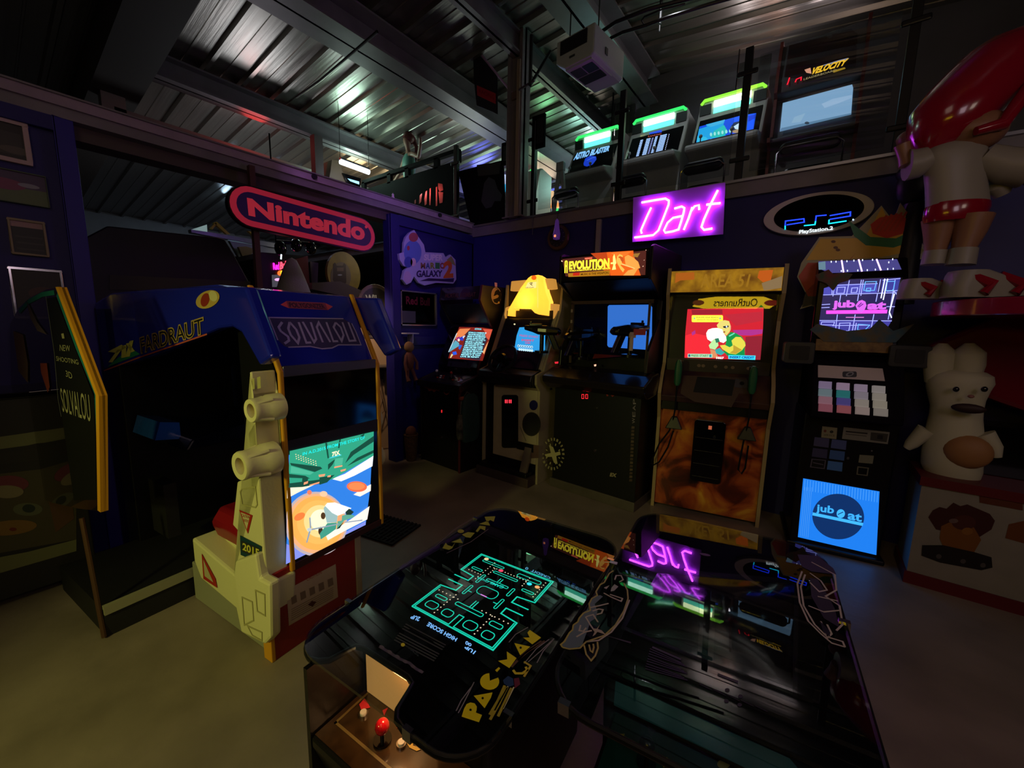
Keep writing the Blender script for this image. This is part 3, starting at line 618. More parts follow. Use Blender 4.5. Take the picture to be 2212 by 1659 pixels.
A.pstroke([Kf((345+18*math.cos(a)*1.0, 892+26*math.sin(a)))[0] for a in [k*.42-2.2 for k in range(13)]], .012, o_, 0)
seg7(A, 953.5, 886, 1.6, 5, '8', em('ff2a30', 2.2)); A.rect(.14, .42, .16, .6, pr('0a0809'), 0)
A.build('front_decal', K1)
MB().cyl((.36, .015, .33), (.36, .005, .33), .012, chrome, 12).build('lock', K1)
b = MB(); b.px([(.25, 1.02), (.25, 1.09), (.44, 1.50), (.47, 1.55), (.60, 1.55), (.45, 1.0)], .022, W-.022, black_gloss); b.build('screen_bezel', K1)
b = MB(); b.px([(.30, 1.76), (.46, 1.56), (.48, 1.58), (.34, 1.77)], .022, W-.022, mat('hood_black', '15161a', .3)); b.build('speaker_hood', K1)
A = slope(K1, .25, 1.09, .44, 1.50)
Kz = zc(880, 590, 6.145)
A.ppoly(Kz((545, 1130), (600, 950), (690, 715), (1000, 722), (1135, 745), (1000, 1165)), em('8a2418', .9), 1)
A.ppoly(Kz((700, 740), (840, 735), (780, 800), (730, 850), (640, 880), (655, 800)), em('f08a50', 1.0), 2); A.ppoly(Kz((1000, 740), (1130, 750), (1085, 890), (1040, 850), (1030, 780)), em('e05a40', 1.0), 2)
A.ppoly(Kz((1050, 950), (1080, 900), (1020, 1080), (1000, 1050)), em('f8b070', 1.0), 2); A.ppoly(Kz((780, 800), (820, 765), (1040, 790), (1060, 880), (960, 1160), (690, 1120), (740, 980)), em('3a3040', .8), 2)
A.ppoly(Kz((590, 960), (640, 890), (690, 930), (685, 970), (620, 1010), (560, 1050)), em('58a0b4', 1.2), 3); A.ppoly(Kz((650, 860), (700, 840), (690, 880), (660, 900)), em('a02a7a', 1.0), 4); A.ppoly(Kz((690, 860), (760, 830), (740, 900), (700, 890)), em('2a3ac0', 1.1), 3)
A.ppoly(Kz((600, 1050), (650, 1040), (660, 1080), (610, 1090)), em('2858d8', 1.2), 4); A.ppoly(Kz((690, 950), (730, 960), (700, 1020), (680, 1000)), em('2a60c8', 1.1), 4)
A.pell(880+685/6.145, 590+890/6.145, 2.5, 3, em('e8d8c8', 1.2), 5); A.ppoly(Kz((568, 1125), (590, 1070), (610, 1085), (580, 1128)), em('d8c890', 1.2), 4); A.ppoly(Kz((735, 850), (760, 828), (770, 835), (745, 870)), em('c8e0f0', 1.2), 5)
A.ppoly(Kz((545, 1050), (555, 1048), (665, 800), (655, 800)), em('d0e8f8', 1.0), 5)
A.ptext('KITANA', Kz((895, 752), (985, 756), (990, 735), (905, 732)), em('50e0f0', 1.6), 5, bold=.02)
rows = ['KITANA IS A WARRIOR OF', 'THE OUTER REALM WHO', 'SERVES AS THE PERSONAL', 'GUARD. SUSPECTED BUT', 'NOT PROVEN, SHE CAME TO', 'BELIEVE A SECRET', 'ALLIANCE. HER MOTIVES', 'ARE UNCLEAR TO ALL.', 'WHEN THE TIME COMES', 'SHE MUST FIND A WAY', 'TO FREE HER PEOPLE AND', 'TAKE BACK HER LAND', 'BEFORE IT IS TOO', 'LATE. BE READY']
for k, tx in enumerate(rows):
    f = k/13; y = 782+f*318; xl = 815-f*108; xr = 1040-(14-len(tx))*(-1)*.5-f*60+(len(tx)-19)*5
    A.ptext(tx, Kz((xl, y+17), (xr, y+26), (xr+4, y+8), (xl+4, y-1)), em('9cf0ff', 1.7), 5, bold=.02)
A.build('lit_screen', K1)
A = slope(K1, .25, 1.09, .44, 1.50); A.ppoly(Kz((545, 1165), (850, 1195), (835, 1265), (527, 1235)), pr('2e2a38'), 1); 
for x in (580, 805): A.pell(880+x/6.145, 590+1210/6.145, 1.6, 3, black_paint, 2)
A.build('instruction_card', K1)
A = Art((0, .279, 1.80), (1, 0, 0), (0, .03, .155), K1); A.rect(.03, W-.03, .01, .15, mat('marquee_unlit', '1c1216', .2, coat=.5), 0)
A.text('MORTAL KOMBAT', .10, .58, .035, .085, pr('4a2424'), 2, bold=.02); A.text('ARCADE', .11, .22, .12, .135, pr('3a3038'), 2); A.ell(.42, .08, .07, .05, pr('2e1430'), 1); A.build('marquee', K1)
A = side_r(K1, W+.001); Kz = zc(880, 590, 6.145)
cr_ = pr('c8a878'); 
A.pell(880+1178/6.145, 590+300/6.145, 10.8, 18.2, cr_, 1, rot=-.05); A.pell(880+1180/6.145, 590+300/6.145, 9.3, 16.4, pr('0c0808'), 2, rot=-.05); A.pell(880+1172/6.145, 590+302/6.145, 9.2, 15.8, pr('c09858'), 3, rot=-.05)
A.ppoly(Kz((1160, 245), (1180, 225), (1200, 222), (1235, 250), (1245, 320), (1225, 380), (1190, 400), (1150, 390), (1135, 350), (1165, 340), (1200, 325), (1212, 300), (1190, 285), (1160, 300), (1140, 305), (1150, 280)), pr('0c0808'), 4)
A.pell(880+1210/6.145, 590+390/6.145, 2, 2.4, pr('c0a050'), 5); A.ppoly(Kz((1155, 122), (1190, 130), (1190, 185), (1160, 180)), pr('c89aa0'), 2)
A.build('side_art', K1)
# ---------- backpacks hanging between the two cabinets
t = thing('backpack', 'dark green and grey backpack hanging on the side of the dragon cabinet', 'bag', (-2.797, 3.02, .34))
t.scale = (.5, 1, 1)
b = MB(); gt = mat('teal_cloth', '1c3a38', .8, noise=.3); gc = mat('grey_camo_cloth', '5c5a50', .8, noise=.6, nscale=12, ncol='1c1b1a')
b.rings([[(x*w_, y*d_, z) for x, y in rrect(-1, 1, -1, 1, .5, 4)] for z, w_, d_ in ((0, .05, .09), (.04, .065, .12), (.2, .07, .13), (.36, .06, .12), (.46, .045, .10), (.50, .02, .05))], gt)
b.build('body', t, smooth=True)
b = MB(); b.rings([[(-.02+x*w_, -.12+y*d_, z) for x, y in rrect(-1, 1, -1, 1, .5, 4)] for z, w_, d_ in ((.04, .04, .04), (.08, .055, .055), (.22, .055, .06), (.30, .03, .04))], gc); b.build('front_pocket', t, smooth=True)
b = MB(); b.tube([(-.03, -.13, .30), (-.06, -.10, .44), (-.03, -.03, .52), (0, 0, .49)], .010, gc); b.build('strap', t, smooth=True)
MB().ell((-.05, -.10, .46), (.05, .035, .022), mat('terracotta_cloth', '7a3a26', .7), 12, 8).build('folded_cloth', t, smooth=True)
# ---------- racing cabinet with glowing car-nose header
K2 = thing('arcade_cabinet', 'cream racing cabinet with a glowing yellow car-nose header and steering wheel', 'arcade machine', (-2.80, 3.10, 0), 0)
crm = mat('cream_laminate', 'a89c80', .45, noise=.15, nscale=6)
sp2 = [(.08, 0), (.08, .93), (.02, 1.0), (.02, 1.09), (.14, 1.12), (.42, 1.70), (.45, 1.98), (.86, 1.98), (.86, 0)]
for x in (.03, .725):
    b = MB(); b.px(sp2, x, x+.025, mat('cream_side', '9a8e70', .5)); b.build('side_panel', K2, bevel=.003)
b = MB(); b.box(.055, .725, .11, .84, 0, .95, mat('black_body', '0e0d0f', .4)); b.build('body', K2)
b = MB(); b.box(.185, .725, .075, .11, .20, .935, crm); b.build('front_panel', K2, bevel=.005)
A = fx(K2, .074); Kp = zc(1060, 820, 6.911)
A.ppoly([Kp(p)[0] for p in rrect(165, 412, 228, 1020, 40)], black_gloss, 1)
sg = em('ff2a38', 3)
for k, x in enumerate((215, 240, 272, 298)): A.ppoly(Kp((x, 298), (x+14, 300), (x+14, 352), (x, 350)), sg, 2)
A.pell(*Kp((640, 382))[0], 9, 11, pr('151650'), 1); A.pell(*Kp((610, 665))[0], 20, 26, pr('2a2822'), 1); A.pell(*Kp((618, 665))[0], 17, 22.5, mat('speaker_mesh', '1c1b1a', .6, bump=.5, bscale=200), 2)
A.pstroke(Kp((440, 700), (480, 800), (530, 915)), .004, pr('3a3028'), 2); A.ppoly(Kp((505, 945), (720, 985), (715, 1170), (500, 1180)), pr('5e4640'), 1)
A.ppoly(Kp((70, 70), (730, 135), (728, 165), (70, 105)), pr('6c5c50'), 1)
A.build('panel_print', K2)
b = MB(); b.px([(-.02, .97), (-.04, 1.03), (-.02, 1.085), (.16, 1.14), (.3, 1.14), (.3, .97)], .06, .72, mat('deck_black', '121013', .3)); b.build('dashboard', K2, bevel=.01)
# steering wheel
wb = mat('wheel_black', '0a0a0b', .3); b = MB(); c0 = Vector((.40, -.06, 1.23)); ax = Vector((0, -.80, .60)); ux = Vector((1, 0, 0)); vx = ax.cross(ux)
b.tube([c0+(ux*math.cos(a)+vx*math.sin(a))*.145 for a in [2*PI*k/28 for k in range(28)]], .017, wb, 8, True)
for a in (0, PI, -PI/2): b.tube([c0-ax*.02, c0+(ux*math.cos(a)+vx*math.sin(a))*.14], [.022, .012], wb, 8)
b.lathe([(.05, -.03), (.055, 0), (.03, .015), (.001, .015)], c0, wb, 16, 'y'); b.tube([c0-ax*.01, c0-ax*.14], .03, wb, 12); b.build('steering_wheel', K2, smooth=True)
# screen and shroud
b = MB(); b.px([(.10, 1.13), (.34, 1.62), (.5, 1.62), (.5, 1.13)], .12, .69, mat('shroud_blueblack', '101422', .25)); b.build('screen_bezel', K2, bevel=.004)
A = slope(K2, .10, 1.13, .34, 1.62); Kp = zc(1050, 580, 6.637)
A.ppoly(Kp((405, 1165), (440, 960), (480, 845), (760, 835), (850, 900), (845, 1190), (700, 1195)), em('2f9be0', 1.1), 1)
A.ptext('PRESS START', Kp((480, 975), (750, 1000), (750, 970), (482, 945)), em('c060a0', 1), 2, bold=.02); A.ptext('INSERT', Kp((510, 1040), (690, 1050), (690, 1022), (512, 1012)), em('e04070', 1), 2, bold=.03); A.ptext('COIN', Kp((560, 1080), (635, 1085), (635, 1055), (562, 1050)), em('d04080', 1), 2, bold=.03)
for k in range(7): A.pell(1050+(465+k*32)/6.637, 580+(1110+k*3)/6.637, 2.4, 3, em('c8f0ff', 1), 2); A.pell(1050+(465+k*32)/6.637, 580+(1112+k*3)/6.637, 1.2, 1.7, em('1f6aa8', 1), 3); A.pell(1050+(480+k*30)/6.637, 580+(1160+k*3)/6.637, 2.4, 3, em('c8f0ff', 1), 2)
A.pell(*Kp((410, 800))[0], 2, 1.6, em('f0e8b0', 1), 2); A.build('lit_screen', K2)
A = side_r(K2, .03-.001) if 0 else slope(K2, .099, 1.13, .339, 1.62)
A.ppoly(Kp((20, 1455), (160, 1300), (200, 1200), (230, 1200), (120, 1460)), crm, 0) if 0 else None
r2 = pr('a8322a')
A = fx(K2, .018); A.build('blank', K2) if 0 else None
b = MB(); b.px([(.13, 1.12), (.41, 1.70), (.44, 1.70), (.2, 1.12)], .055, .12, crm); b.build('left_cheek', K2); b = MB(); b.px([(.13, 1.12), (.41, 1.70), (.44, 1.70), (.2, 1.12)], .69, .725, crm); b.build('right_cheek', K2)
A = slope(K2, .129, 1.12, .409, 1.70)
A.ppoly(Kp((80, 1340), (170, 1210), (180, 1050), (250, 1150), (230, 1210), (160, 1340)), r2, 1); A.build('red_flash', K2)
# illuminated nose
ye = lambda c, s_: em(c, s_)
b = MB(); gl = bpy.data.materials.new('nose_shell'); gl.use_nodes = True; nt_ = gl.node_tree; nt_.nodes.clear()
o_n = nt_.nodes.new('ShaderNodeOutputMaterial'); tr_ = nt_.nodes.new('ShaderNodeBsdfTranslucent'); df_ = nt_.nodes.new('ShaderNodeBsdfDiffuse'); m1_ = nt_.nodes.new('ShaderNodeMixShader'); ad_ = nt_.nodes.new('ShaderNodeAddShader'); em_ = nt_.nodes.new('ShaderNodeEmission')
tr_.inputs[0].default_value = (1.0, .74, .22, 1); df_.inputs[0].default_value = (.8, .6, .25, 1); m1_.inputs[0].default_value = .3; em_.inputs[0].default_value = (1.0, .50, .06, 1); em_.inputs[1].default_value = .75
nt_.links.new(tr_.outputs[0], m1_.inputs[1]); nt_.links.new(df_.outputs[0], m1_.inputs[2]); nt_.links.new(m1_.outputs[0], ad_.inputs[0]); nt_.links.new(em_.outputs[0], ad_.inputs[1]); nt_.links.new(ad_.outputs[0], o_n.inputs[0])
lamp('nose_bulb', 'POINT', (-2.80+.40, 3.10+.365, 1.80), .9, (1.0, .92, .6), .03)
N = lambda x, y: tuple(slope_pt(x, y))
hp = Art((0, .36, 0), (1, 0, 0), (0, 0, 1), K2)
def hq(*pts): return [hp.q(*p) for p in pts]
nose = hq(*Kp((325, 680), (330, 610), (420, 460), (540, 260), (660, 110), (760, 95), (830, 140), (870, 340), (920, 480), (905, 680), (770, 660), (690, 580), (430, 575), (425, 690)))
mid = [(.40+(u-.40)*.55, 1.62+(v-1.62)*.9) for u, v in nose]
b.rings([[(u, .42, v) for u, v in nose], [(u, .34, v) for u, v in nose]], gl)
b.rings([[(u, .34, v) for u, v in nose], [(.39+(u-.39)*.86, .30, 1.80+(v-1.80)*.9) for u, v in nose]], gl)
b.build('nose_lamp', K2, smooth=True)
wg = mat('wing_glow', 'f0a84a', .5, emit=.62)
for q, n in ((((350, 180), (600, 158), (540, 270), (470, 320), (335, 322)), 'rear_wing'), (((830, 140), (948, 142), (975, 290), (870, 300)), 'rear_wing'), (((265, 560), (360, 525), (330, 610), (325, 680), (425, 690), (370, 735), (262, 735), (248, 660)), 'front_wing'), (((890, 500), (1010, 510), (965, 735), (905, 725), (905, 680), (915, 600)), 'front_wing')):
    P = hq(*Kp(*q)); b = MB(); b.py(P, .37, .44, wg); b.build(n, K2, bevel=.008)
A = Art((0, .2995, 0), (1, 0, 0), (0, 0, 1), K2)
A.pell(*Kp((688, 132))[0], 5.5, 5, em('ff5a14', 1.4), 3); A.ppoly(Kp((600, 200), (725, 190), (720, 280), (560, 285)), em('ffe890', 1.1), 1); A.ptext('SEGA', Kp((565, 285), (690, 280), (690, 262), (568, 268)), pr('8a6a20'), 4); A.pstroke(Kp((625, 215), (645, 205), (668, 207), (640, 228), (668, 240)), .006, pr('8a6a20'), 4)
A.pstroke(Kp((740, 150), (742, 560)), .008, em('ffd870', 1.2), 1)
A.build('nose_marks', K2)
b = MB(); b.box(.12, .69, .36, .50, 1.60, 1.70, mat('dark_duct', '1a0e12', .5)); b.box(.055, .72, .47, .84, 1.60, 1.98, mat('header_brown', '30281f', .5)); b.build('header_box', K2)  # rear header box has one even dark brown
# foot platform with pedal
b = MB(); b.box(.07, .73, -.06, .20, 0, .09, mat('steel_foot', '4a3c3a', .5, metal=.3)); b.box(.10, .70, -.05, .2, .09, .13, black_paint); b.build('foot_rest', K2, bevel=.006)
b = MB(); b.ext([(.60, -.02, .12), (.68, -.02, .12), (.68, .0, .10), (.60, .0, .10)], [(.60, .07, .36), (.68, .07, .36), (.68, .09, .34), (.60, .09, .34)], mat('steel_pedal', '8a7a70', .35, metal=.6)); b.box(.5, .70, .07, .1, .32, .40, black_paint); b.build('pedal', K2)
# ---------- gun cabinet with orange lit marquee
K3 = thing('arcade_cabinet', 'wide black three-gun shooting cabinet with a glowing orange marquee and lit blue screen', 'arcade machine', (-1.95, 3.26, 0), -3)
bb = mat('black_textured', '0b0b0c', .42, bump=.06, bscale=120)
b = MB(); b.box(.02, .86, .0, .70, .085, .98, bb); b.build('base', K3, bevel=.004)
b = MB(); b.box(.0, .865, -.012, .70, 0, .085, mat('kick_metal', '6e665c', .4, metal=.5, noise=.2)); b.build('kick_plate', K3, bevel=.003)
b = MB(); b.px([(-.12, 1.04), (-.13, 1.09), (.02, 1.16), (.18, 1.18), (.18, 1.0), (-.04, .98)], -.05, .93, mat('deck_smoke', '1c1718', .22, coat=.3)); b.build('control_deck', K3, bevel=.012)
prof3 = [(.06, 1.18), (.08, 1.36), (.28, 1.62), (.30, 1.78), (.02, 1.93), (.02, 2.18), (.06, 2.20), (.70, 2.20), (.70, 1.18)]
for x, m_ in ((.0, wood_black), (.84, mat('purple_black_side', '1a1016', .4))):
    b = MB(); b.px(prof3, x, x+.025, m_); b.build('side_panel', K3, bevel=.004)
b = MB(); b.px([(.03, 1.95), (.03, 2.17), (.6, 2.19), (.6, 1.95)], .025, .84, black_paint); b.px([(.04, 1.94), (.28, 1.79), (.6, 1.79), (.6, 1.95)], .025, .84, mat('brow_black', '0e0a10', .35)); b.build('header', K3)
b = MB(); b.box(.025, .84, .30, .66, 1.16, 1.80, mat('well_black', '08080a', .4)); b.build('screen_well', K3)
b = MB(); b.box(.05, .82, .20, .215, 1.30, 1.765, mat('screen_glass_dark', '0c0f24', .06, coat=.8)); b.build('screen_glass', K3)
A = fx(K3, .199); Kp = zc(1200, 530, 9.2167)
q = [(1316, 659), (1405, 658), (1409, 664), (1408, 752), (1404, 756), (1315, 750), (1312, 746), (1313, 662)]
A.ppoly(q, em('2f6fd0', 1.0), 1); A.ppoly([(1317, 661), (1406, 660), (1406, 690), (1316, 692)], em('3470cc', 1.0), 2); A.build('lit_screen', K3)
br_ = mat('bracket_bronze', '5c4a40', .4, metal=.5); b = MB(); b.box(.04, .83, .19, .205, 1.755, 1.785, br_); b.box(.04, .065, .19, .205, 1.2, 1.77, br_); b.box(.79, .81, .19, .205, 1.2, 1.77, br_)
for k in range(5): b.box(.045, .062, .18, .19, 1.28+k*.1, 1.31+k*.1, pr('9a8a78'))
b.build('screen_surround', K3)
A = slope(K3, .06, 1.195, .2, 1.30)
for q, c in ((((1225, 745), (1310, 735), (1340, 752), (1240, 765)), '5a1c18'), (((1290, 752), (1350, 758), (1345, 770), (1280, 775)), '6a201c'), (((1230, 758), (1280, 756), (1275, 762), (1232, 763)), '5c5040'), (((1350, 752), (1400, 750), (1400, 765), (1352, 768)), '2a2440')): A.ppoly(q, pr(c), 1)
A.build('bezel_art', K3)
A = fx(K3, .0185)
A.ppoly([(1214, 560), (1396, 541), (1394, 594), (1222, 597)], em('5a2a22', .9), 1)
A.ppoly(Kp((700, 160), (1100, 130), (1120, 600), (1000, 600), (900, 330)), em('c8481c', 1.0), 2); A.ppoly(Kp((1020, 140), (1550, 105), (1560, 200), (1700, 600), (1100, 602)), em('f0641c', 1.1), 3)
A.ppoly(Kp((1100, 150), (1520, 120), (1400, 210), (1200, 230)), em('ff7a2c', 1.1), 4)
A.ppoly(Kp((1380, 230), (1450, 190), (1560, 250), (1650, 330), (1690, 450), (1640, 470), (1560, 600), (1350, 600), (1450, 500), (1560, 470), (1400, 400)), em('ffa048', 1.2), 5)
A.ppoly(Kp((1215, 300), (1230, 220), (1280, 175), (1340, 200), (1350, 260), (1320, 300), (1330, 370), (1300, 400), (1380, 480), (1350, 540), (1300, 480), (1240, 370)), em('ffb850', 1.2), 6)
A.ppoly(Kp((1250, 240), (1290, 215), (1350, 240), (1370, 310), (1340, 340), (1310, 310), (1290, 260)), em('d85a24', 1.0), 7); A.ppoly(Kp((1330, 360), (1580, 450), (1590, 475), (1320, 385)), em('ffc070', 1.2), 7)
A.ppoly(Kp((1150, 230), (1175, 175), (1195, 240), (1210, 330), (1195, 400), (1210, 480), (1130, 490), (1155, 400), (1150, 330)), em('fff07a', 1.6), 7); A.ppoly(Kp((1105, 345), (1215, 330), (1215, 365), (1105, 375)), em('fff07a', 1.6), 7)
yl = em('ffe838', 1.7)
A.ppoly(Kp((190, 330), (205, 305), (235, 303), (250, 330), (246, 552), (226, 552), (228, 430), (212, 430), (206, 552), (185, 552)), yl, 8); A.ppoly(Kp((214, 335), (228, 335), (228, 400), (213, 400)), em('6a2a18', .9), 9)
A.ptext('EVOLUTION', Kp((275, 488), (1080, 455), (1080, 255), (280, 320)), yl, 8, bold=.05)
A.ptext('WORLD DOMINATION OF THE NEW NATION', Kp((275, 525), (1095, 478), (1095, 442), (280, 498)), yl, 8, bold=.03)
A.ppoly(Kp((255, 560), (1090, 495), (1080, 600), (262, 630)), em('d08a20', .8), 6); A.ppoly(Kp((355, 550), (490, 540), (485, 600), (352, 608)), em('d8301c', .9), 7)
A.ptext('MUSIC IS THE WEAPON', Kp((510, 600), (1060, 570), (1060, 520), (515, 560)), em('3a2008', .8), 8, bold=.01); A.ppoly(Kp((585, 250), (740, 235), (735, 275), (590, 285)), em('f05030', 1.1), 7); A.ptext('MIDWAY', Kp((595, 280), (730, 268), (732, 242), (598, 255)), em('ffb090', 1.1), 8)
A.ppoly(Kp((1540, 225), (1570, 165), (1650, 160), (1690, 150), (1640, 240)), em('b08038', .9), 6)
for q in (((1735, 420), (1760, 405), (1750, 430)), ((1760, 300), (1780, 285), (1770, 305)), ((120, 300), (150, 310), (145, 330), (125, 325)), ((1800, 90), (1818, 92), (1805, 110))): A.ppoly(Kp(*q), em('ffd0b0', 1.3), 8)
A.build('marquee', K3)
A = fx(K3, .039); A.build('x', K3) if 0 else None
# base decals
A = fx(K3, -.001); c_ = pr('b0a878')
Kp = zc(1060, 820, 6.911)
A.ppoly(Kp((870, 975), (935, 1010), (965, 1090), (1035, 1070), (1045, 1120), (980, 1140), (1000, 1260), (945, 1240), (915, 1150), (830, 1155), (805, 1115), (900, 1095)), c_, 2)
cx, cy = Kp((930, 1110))[0]
for k in range(22):
    a = 2*PI*k/22; u0, v0 = cx+math.cos(a)*20, cy+math.sin(a)*29; u1, v1 = cx+math.cos(a)*25, cy+math.sin(a)*35
    if -2.3 < a-2*PI*(a > PI) < 9: A.pstroke([(u0, v0), (u1, v1)], .014 if k % 3 else .02, pr('948c68'), 1)
for k in range(8):
    a = 2*PI*k/8+.4; A.pstroke([(cx+math.cos(a)*13, cy+math.sin(a)*19), (cx+math.cos(a)*16.5, cy+math.sin(a)*24)], .010, c_, 1)
seg7(A, 1257, 852, 4.4, 9, '00', em('ff2430', 3), 2)
A.ptext('EX', [(1317, 1029), (1331, 1031), (1333, 1023), (1319, 1021)], pr('9a9070'), 1, bold=.05)
Kv = zc(1320, 830, 5.53)
A.ppoly(Kv((262, 20), (305, 22), (262, 1180), (222, 1178)), pr('090909'), 1)
for k, ch in enumerate('NOPAEW'):
    y = 20+k*76; x0 = 272-k*3.6; A.ptext(ch, Kv((x0+34, y+66), (x0+32, y+4), (x0-2, y+4), (x0, y+66)), pr('8a8288'), 3)
for k in range(16): y = 500+k*42; x0 = 248-k*1.8; A.ppoly(Kv((x0, y), (x0+34, y+4), (x0+32, y+30), (x0-4, y+30)), pr('4a3a30' if k % 2 else '5a4a3c'), 3)
A.build('front_decal', K3)
rp = pr('a03030'); A = fx(K3, -.001); Kp = zc(1200, 680, 9.2167)
for st in (((900, 1400), (960, 1380), (1050, 1390), (1120, 1350), (1180, 1400), (1230, 1460), (1210, 1560), (1120, 1620)), ((1000, 1400), (1020, 1500), (1080, 1560), (1130, 1600)), ((1060, 1360), (1160, 1360), (1250, 1420), (1440, 1540)), ((940, 1460), (1010, 1540), (1040, 1620)), ((1140, 1480), (1190, 1440), (1200, 1520), (1150, 1560))): A.pstroke(Kp(*st), .016, rp, 1)
A.build('scribble_decal', K3)
for (px, py) in ((1288, 882), (1286, 973), (1191, 840)):
    u, v = fx(K3, 0).q(px, py); MB().cyl((u, 0, v), (u, -.012, v), .011, chrome, 14).build('lock', K3, smooth=True)
A = slope(K3, -.12, 1.10, .02, 1.16); A.ppoly([(1198, 782), (1210, 781), (1211, 785), (1199, 786)], em('e02838', 1.2), 1); A.ppoly([(1283, 788), (1288, 787), (1288, 791), (1284, 792)], em('ffb090', 1.6), 1); A.build('start_button', K3)
def gun(px, py, ly, yaw, s=1.0, name='mounted_gun', accent=False):
    A = fx(K3, ly); u, v = A.q(px, py); g = bpy.data.objects.new(name, None); COL.objects.link(g); g.parent = K3; g.location = (u, ly, v); g.rotation_euler = (0, 0, math.radians(yaw)); g.scale = (s, s, s)
    gm = mat('gun_black', '0c0a0c', .22, coat=.3); b = MB()     # barrel points along +y
    R = []
    for y, w, h, z in ((-.14, .028, .018, -.01), (-.12, .045, .032, -.005), (-.02, .052, .045, 0), (.05, .046, .042, .004), (.10, .034, .03, .012), (.17, .022, .02, .022)):
        R.append([(w*math.cos(a)*(1.15 if abs(math.cos(a)) > .5 else 1), y, z+h*math.sin(a)) for a in [PI/8+k*PI/4 for k in range(8)]])
    b.rings(R, gm); b.box(-.012, .012, .02, .13, .035, .058, gm); b.box(-.006, .006, .11, .125, .055, .075, gm); b.build('body', g, bevel=.004)
    b = MB(); b.rings([[(x*.02, y*.028-.05-k*.02, -.02-k*.045) for x, y in rrect(-1, 1, -1, 1, .5, 3)] for k in range(4)], gm); b.build('grip', g)
    b = MB(); b.cyl((0, .02, -.17), (0, .02, -.02), .018, gm, 12); b.lathe([(.06, -.19), (.06, -.17), (.03, -.165)], (0, .02, 0), gm, 20); b.build('mount_post', g, smooth=True)
    if accent:
        b = MB(); b.box(.045, .062, .0, .10, -.03, .012, mat('gun_red', 'b04848', .35)); b.box(.046, .058, -.03, .02, -.05, -.01, mat('gun_bone', 'b8a498', .4)); b.cyl((.05, -.01, -.14), (.05, -.01, -.04), .014, MC['gun_bone'], 10); b.build('magazine', g)
    return g
gun(1358, 714, .02, -28, 1.15, accent=True); gun(1252, 726, .02, -22, 1.1); gun(1176, 714, -.06, 118, 1.1)
# ---------- fiery cabinet with red screen
K4 = thing('arcade_cabinet', 'tall cabinet in flame artwork with a red game screen and two holstered guns', 'arcade machine', (-1.02, 3.45, 0), 10)
def fire_mat():
    m = bpy.data.materials.new('flame_art'); m.use_nodes = True; nt = m.node_tree; b = nt.nodes['Principled BSDF']; b.inputs['Roughness'].default_value = .3
    tc = nt.nodes.new('ShaderNodeTexCoord'); n1 = nt.nodes.new('ShaderNodeTexNoise'); n1.inputs['Scale'].default_value = 4.2; n1.inputs['Detail'].default_value = 5; n1.inputs['Distortion'].default_value = .9
    nt.links.new(tc.outputs['Object'], n1.inputs['Vector']); cr = nt.nodes.new('ShaderNodeValToRGB'); nt.links.new(n1.outputs['Fac'], cr.inputs[0])
    e = cr.color_ramp.elements; e[0].position = .30; e[0].color = (*lin('1a0a08'), 1); e[1].position = .78; e[1].color = (*lin('e0a83a'), 1)
    for p, c in ((.42, '5c200c'), (.50, 'a0451a'), (.58, 'b8602a'), (.66, 'c87a24')): x = e.new(p); x.color = (*lin(c), 1)
    nt.links.new(cr.outputs[0], b.inputs['Base Color']); return m
fire = fire_mat()
W4 = .81
prof4 = [(.0, 0), (.0, .80), (-.09, 1.02), (-.02, 1.14), (.10, 1.26), (.10, 1.62), (.0, 1.82), (.0, 2.03), (.62, 2.03), (.70, 0)]
for x in (0, W4-.02):
    b = MB(); b.px(prof4, x, x+.02, mat('black_blue_side', '0c0c18', .35)); b.build('side_panel', K4)
mold = mat('tan_molding', 'a08a60', .45); 
for x in (-.004, W4-.02):
    b = MB()
    for (ya, za), (yb, zb) in zip(prof4[:8], prof4[1:8]): b.ext([(x, ya-.006, za), (x+.026, ya-.006, za), (x+.026, ya+.004, za+.001), (x, ya+.004, za+.001)], [(x, yb-.006, zb), (x+.026, yb-.006, zb), (x+.026, yb+.004, zb+.001), (x, yb+.004, zb+.001)], mold)
    b.build('edge_molding', K4)
b = MB(); b.box(.02, W4-.02, .02, .62, .03, .88, fire); b.build('front_panel', K4)
b = MB(); b.box(.02, W4-.02, -.03, .2, .88, .955, mat('ledge_black', '0c080a', .3)); b.build('ledge', K4, bevel=.004)
b = MB(); b.px([(-.06, .955), (-.07, 1.0), (.08, 1.20), (.3, 1.20), (.3, .955)], .02, W4-.02, mat('control_plum', '2c1420', .35, noise=.4, nscale=8, ncol='4a3020')); b.build('control_panel', K4, bevel=.004)
A = slope(K4, -.07, 1.0, .08, 1.20)
A.ppoly([(1476, 811), (1612, 816), (1622, 852), (1596, 850), (1580, 880), (1500, 868), (1470, 850)], pr('4a3a30'), 0); Kp = zc(1470, 640, 7.54)
A.ppoly(Kp((275, 1310), (895, 1360), (835, 1625), (205, 1560)), pr('15191a'), 1); A.ppoly(Kp((890, 1340), (1110, 1370), (1100, 1500), (880, 1480)), pr('46444c'), 1); A.pell(*Kp((1000, 1420))[0], 5, 4, black_paint, 2)
A.build('panel_art', K4)
b = MB(); b.box(.03, W4-.03, .10, .13, 1.20, 1.30, mat('speaker_brown', '2a2018', .5, noise=.4)); 
b.build('speaker_strip', K4)
A = fx(K4, .099)
for x in (300, 370, 570, 740, 850, 1105): A.pell(*Kp((x, 1110+x*.06))[0], 4, 3.4, pr('7a6450'), 1)
A.build('speaker_marks', K4)
b = MB(); b.box(.02, W4-.02, .15, .60, 1.28, 1.84, mat('bezel_black', '0b0a0c', .4)); b.build('screen_bezel', K4)
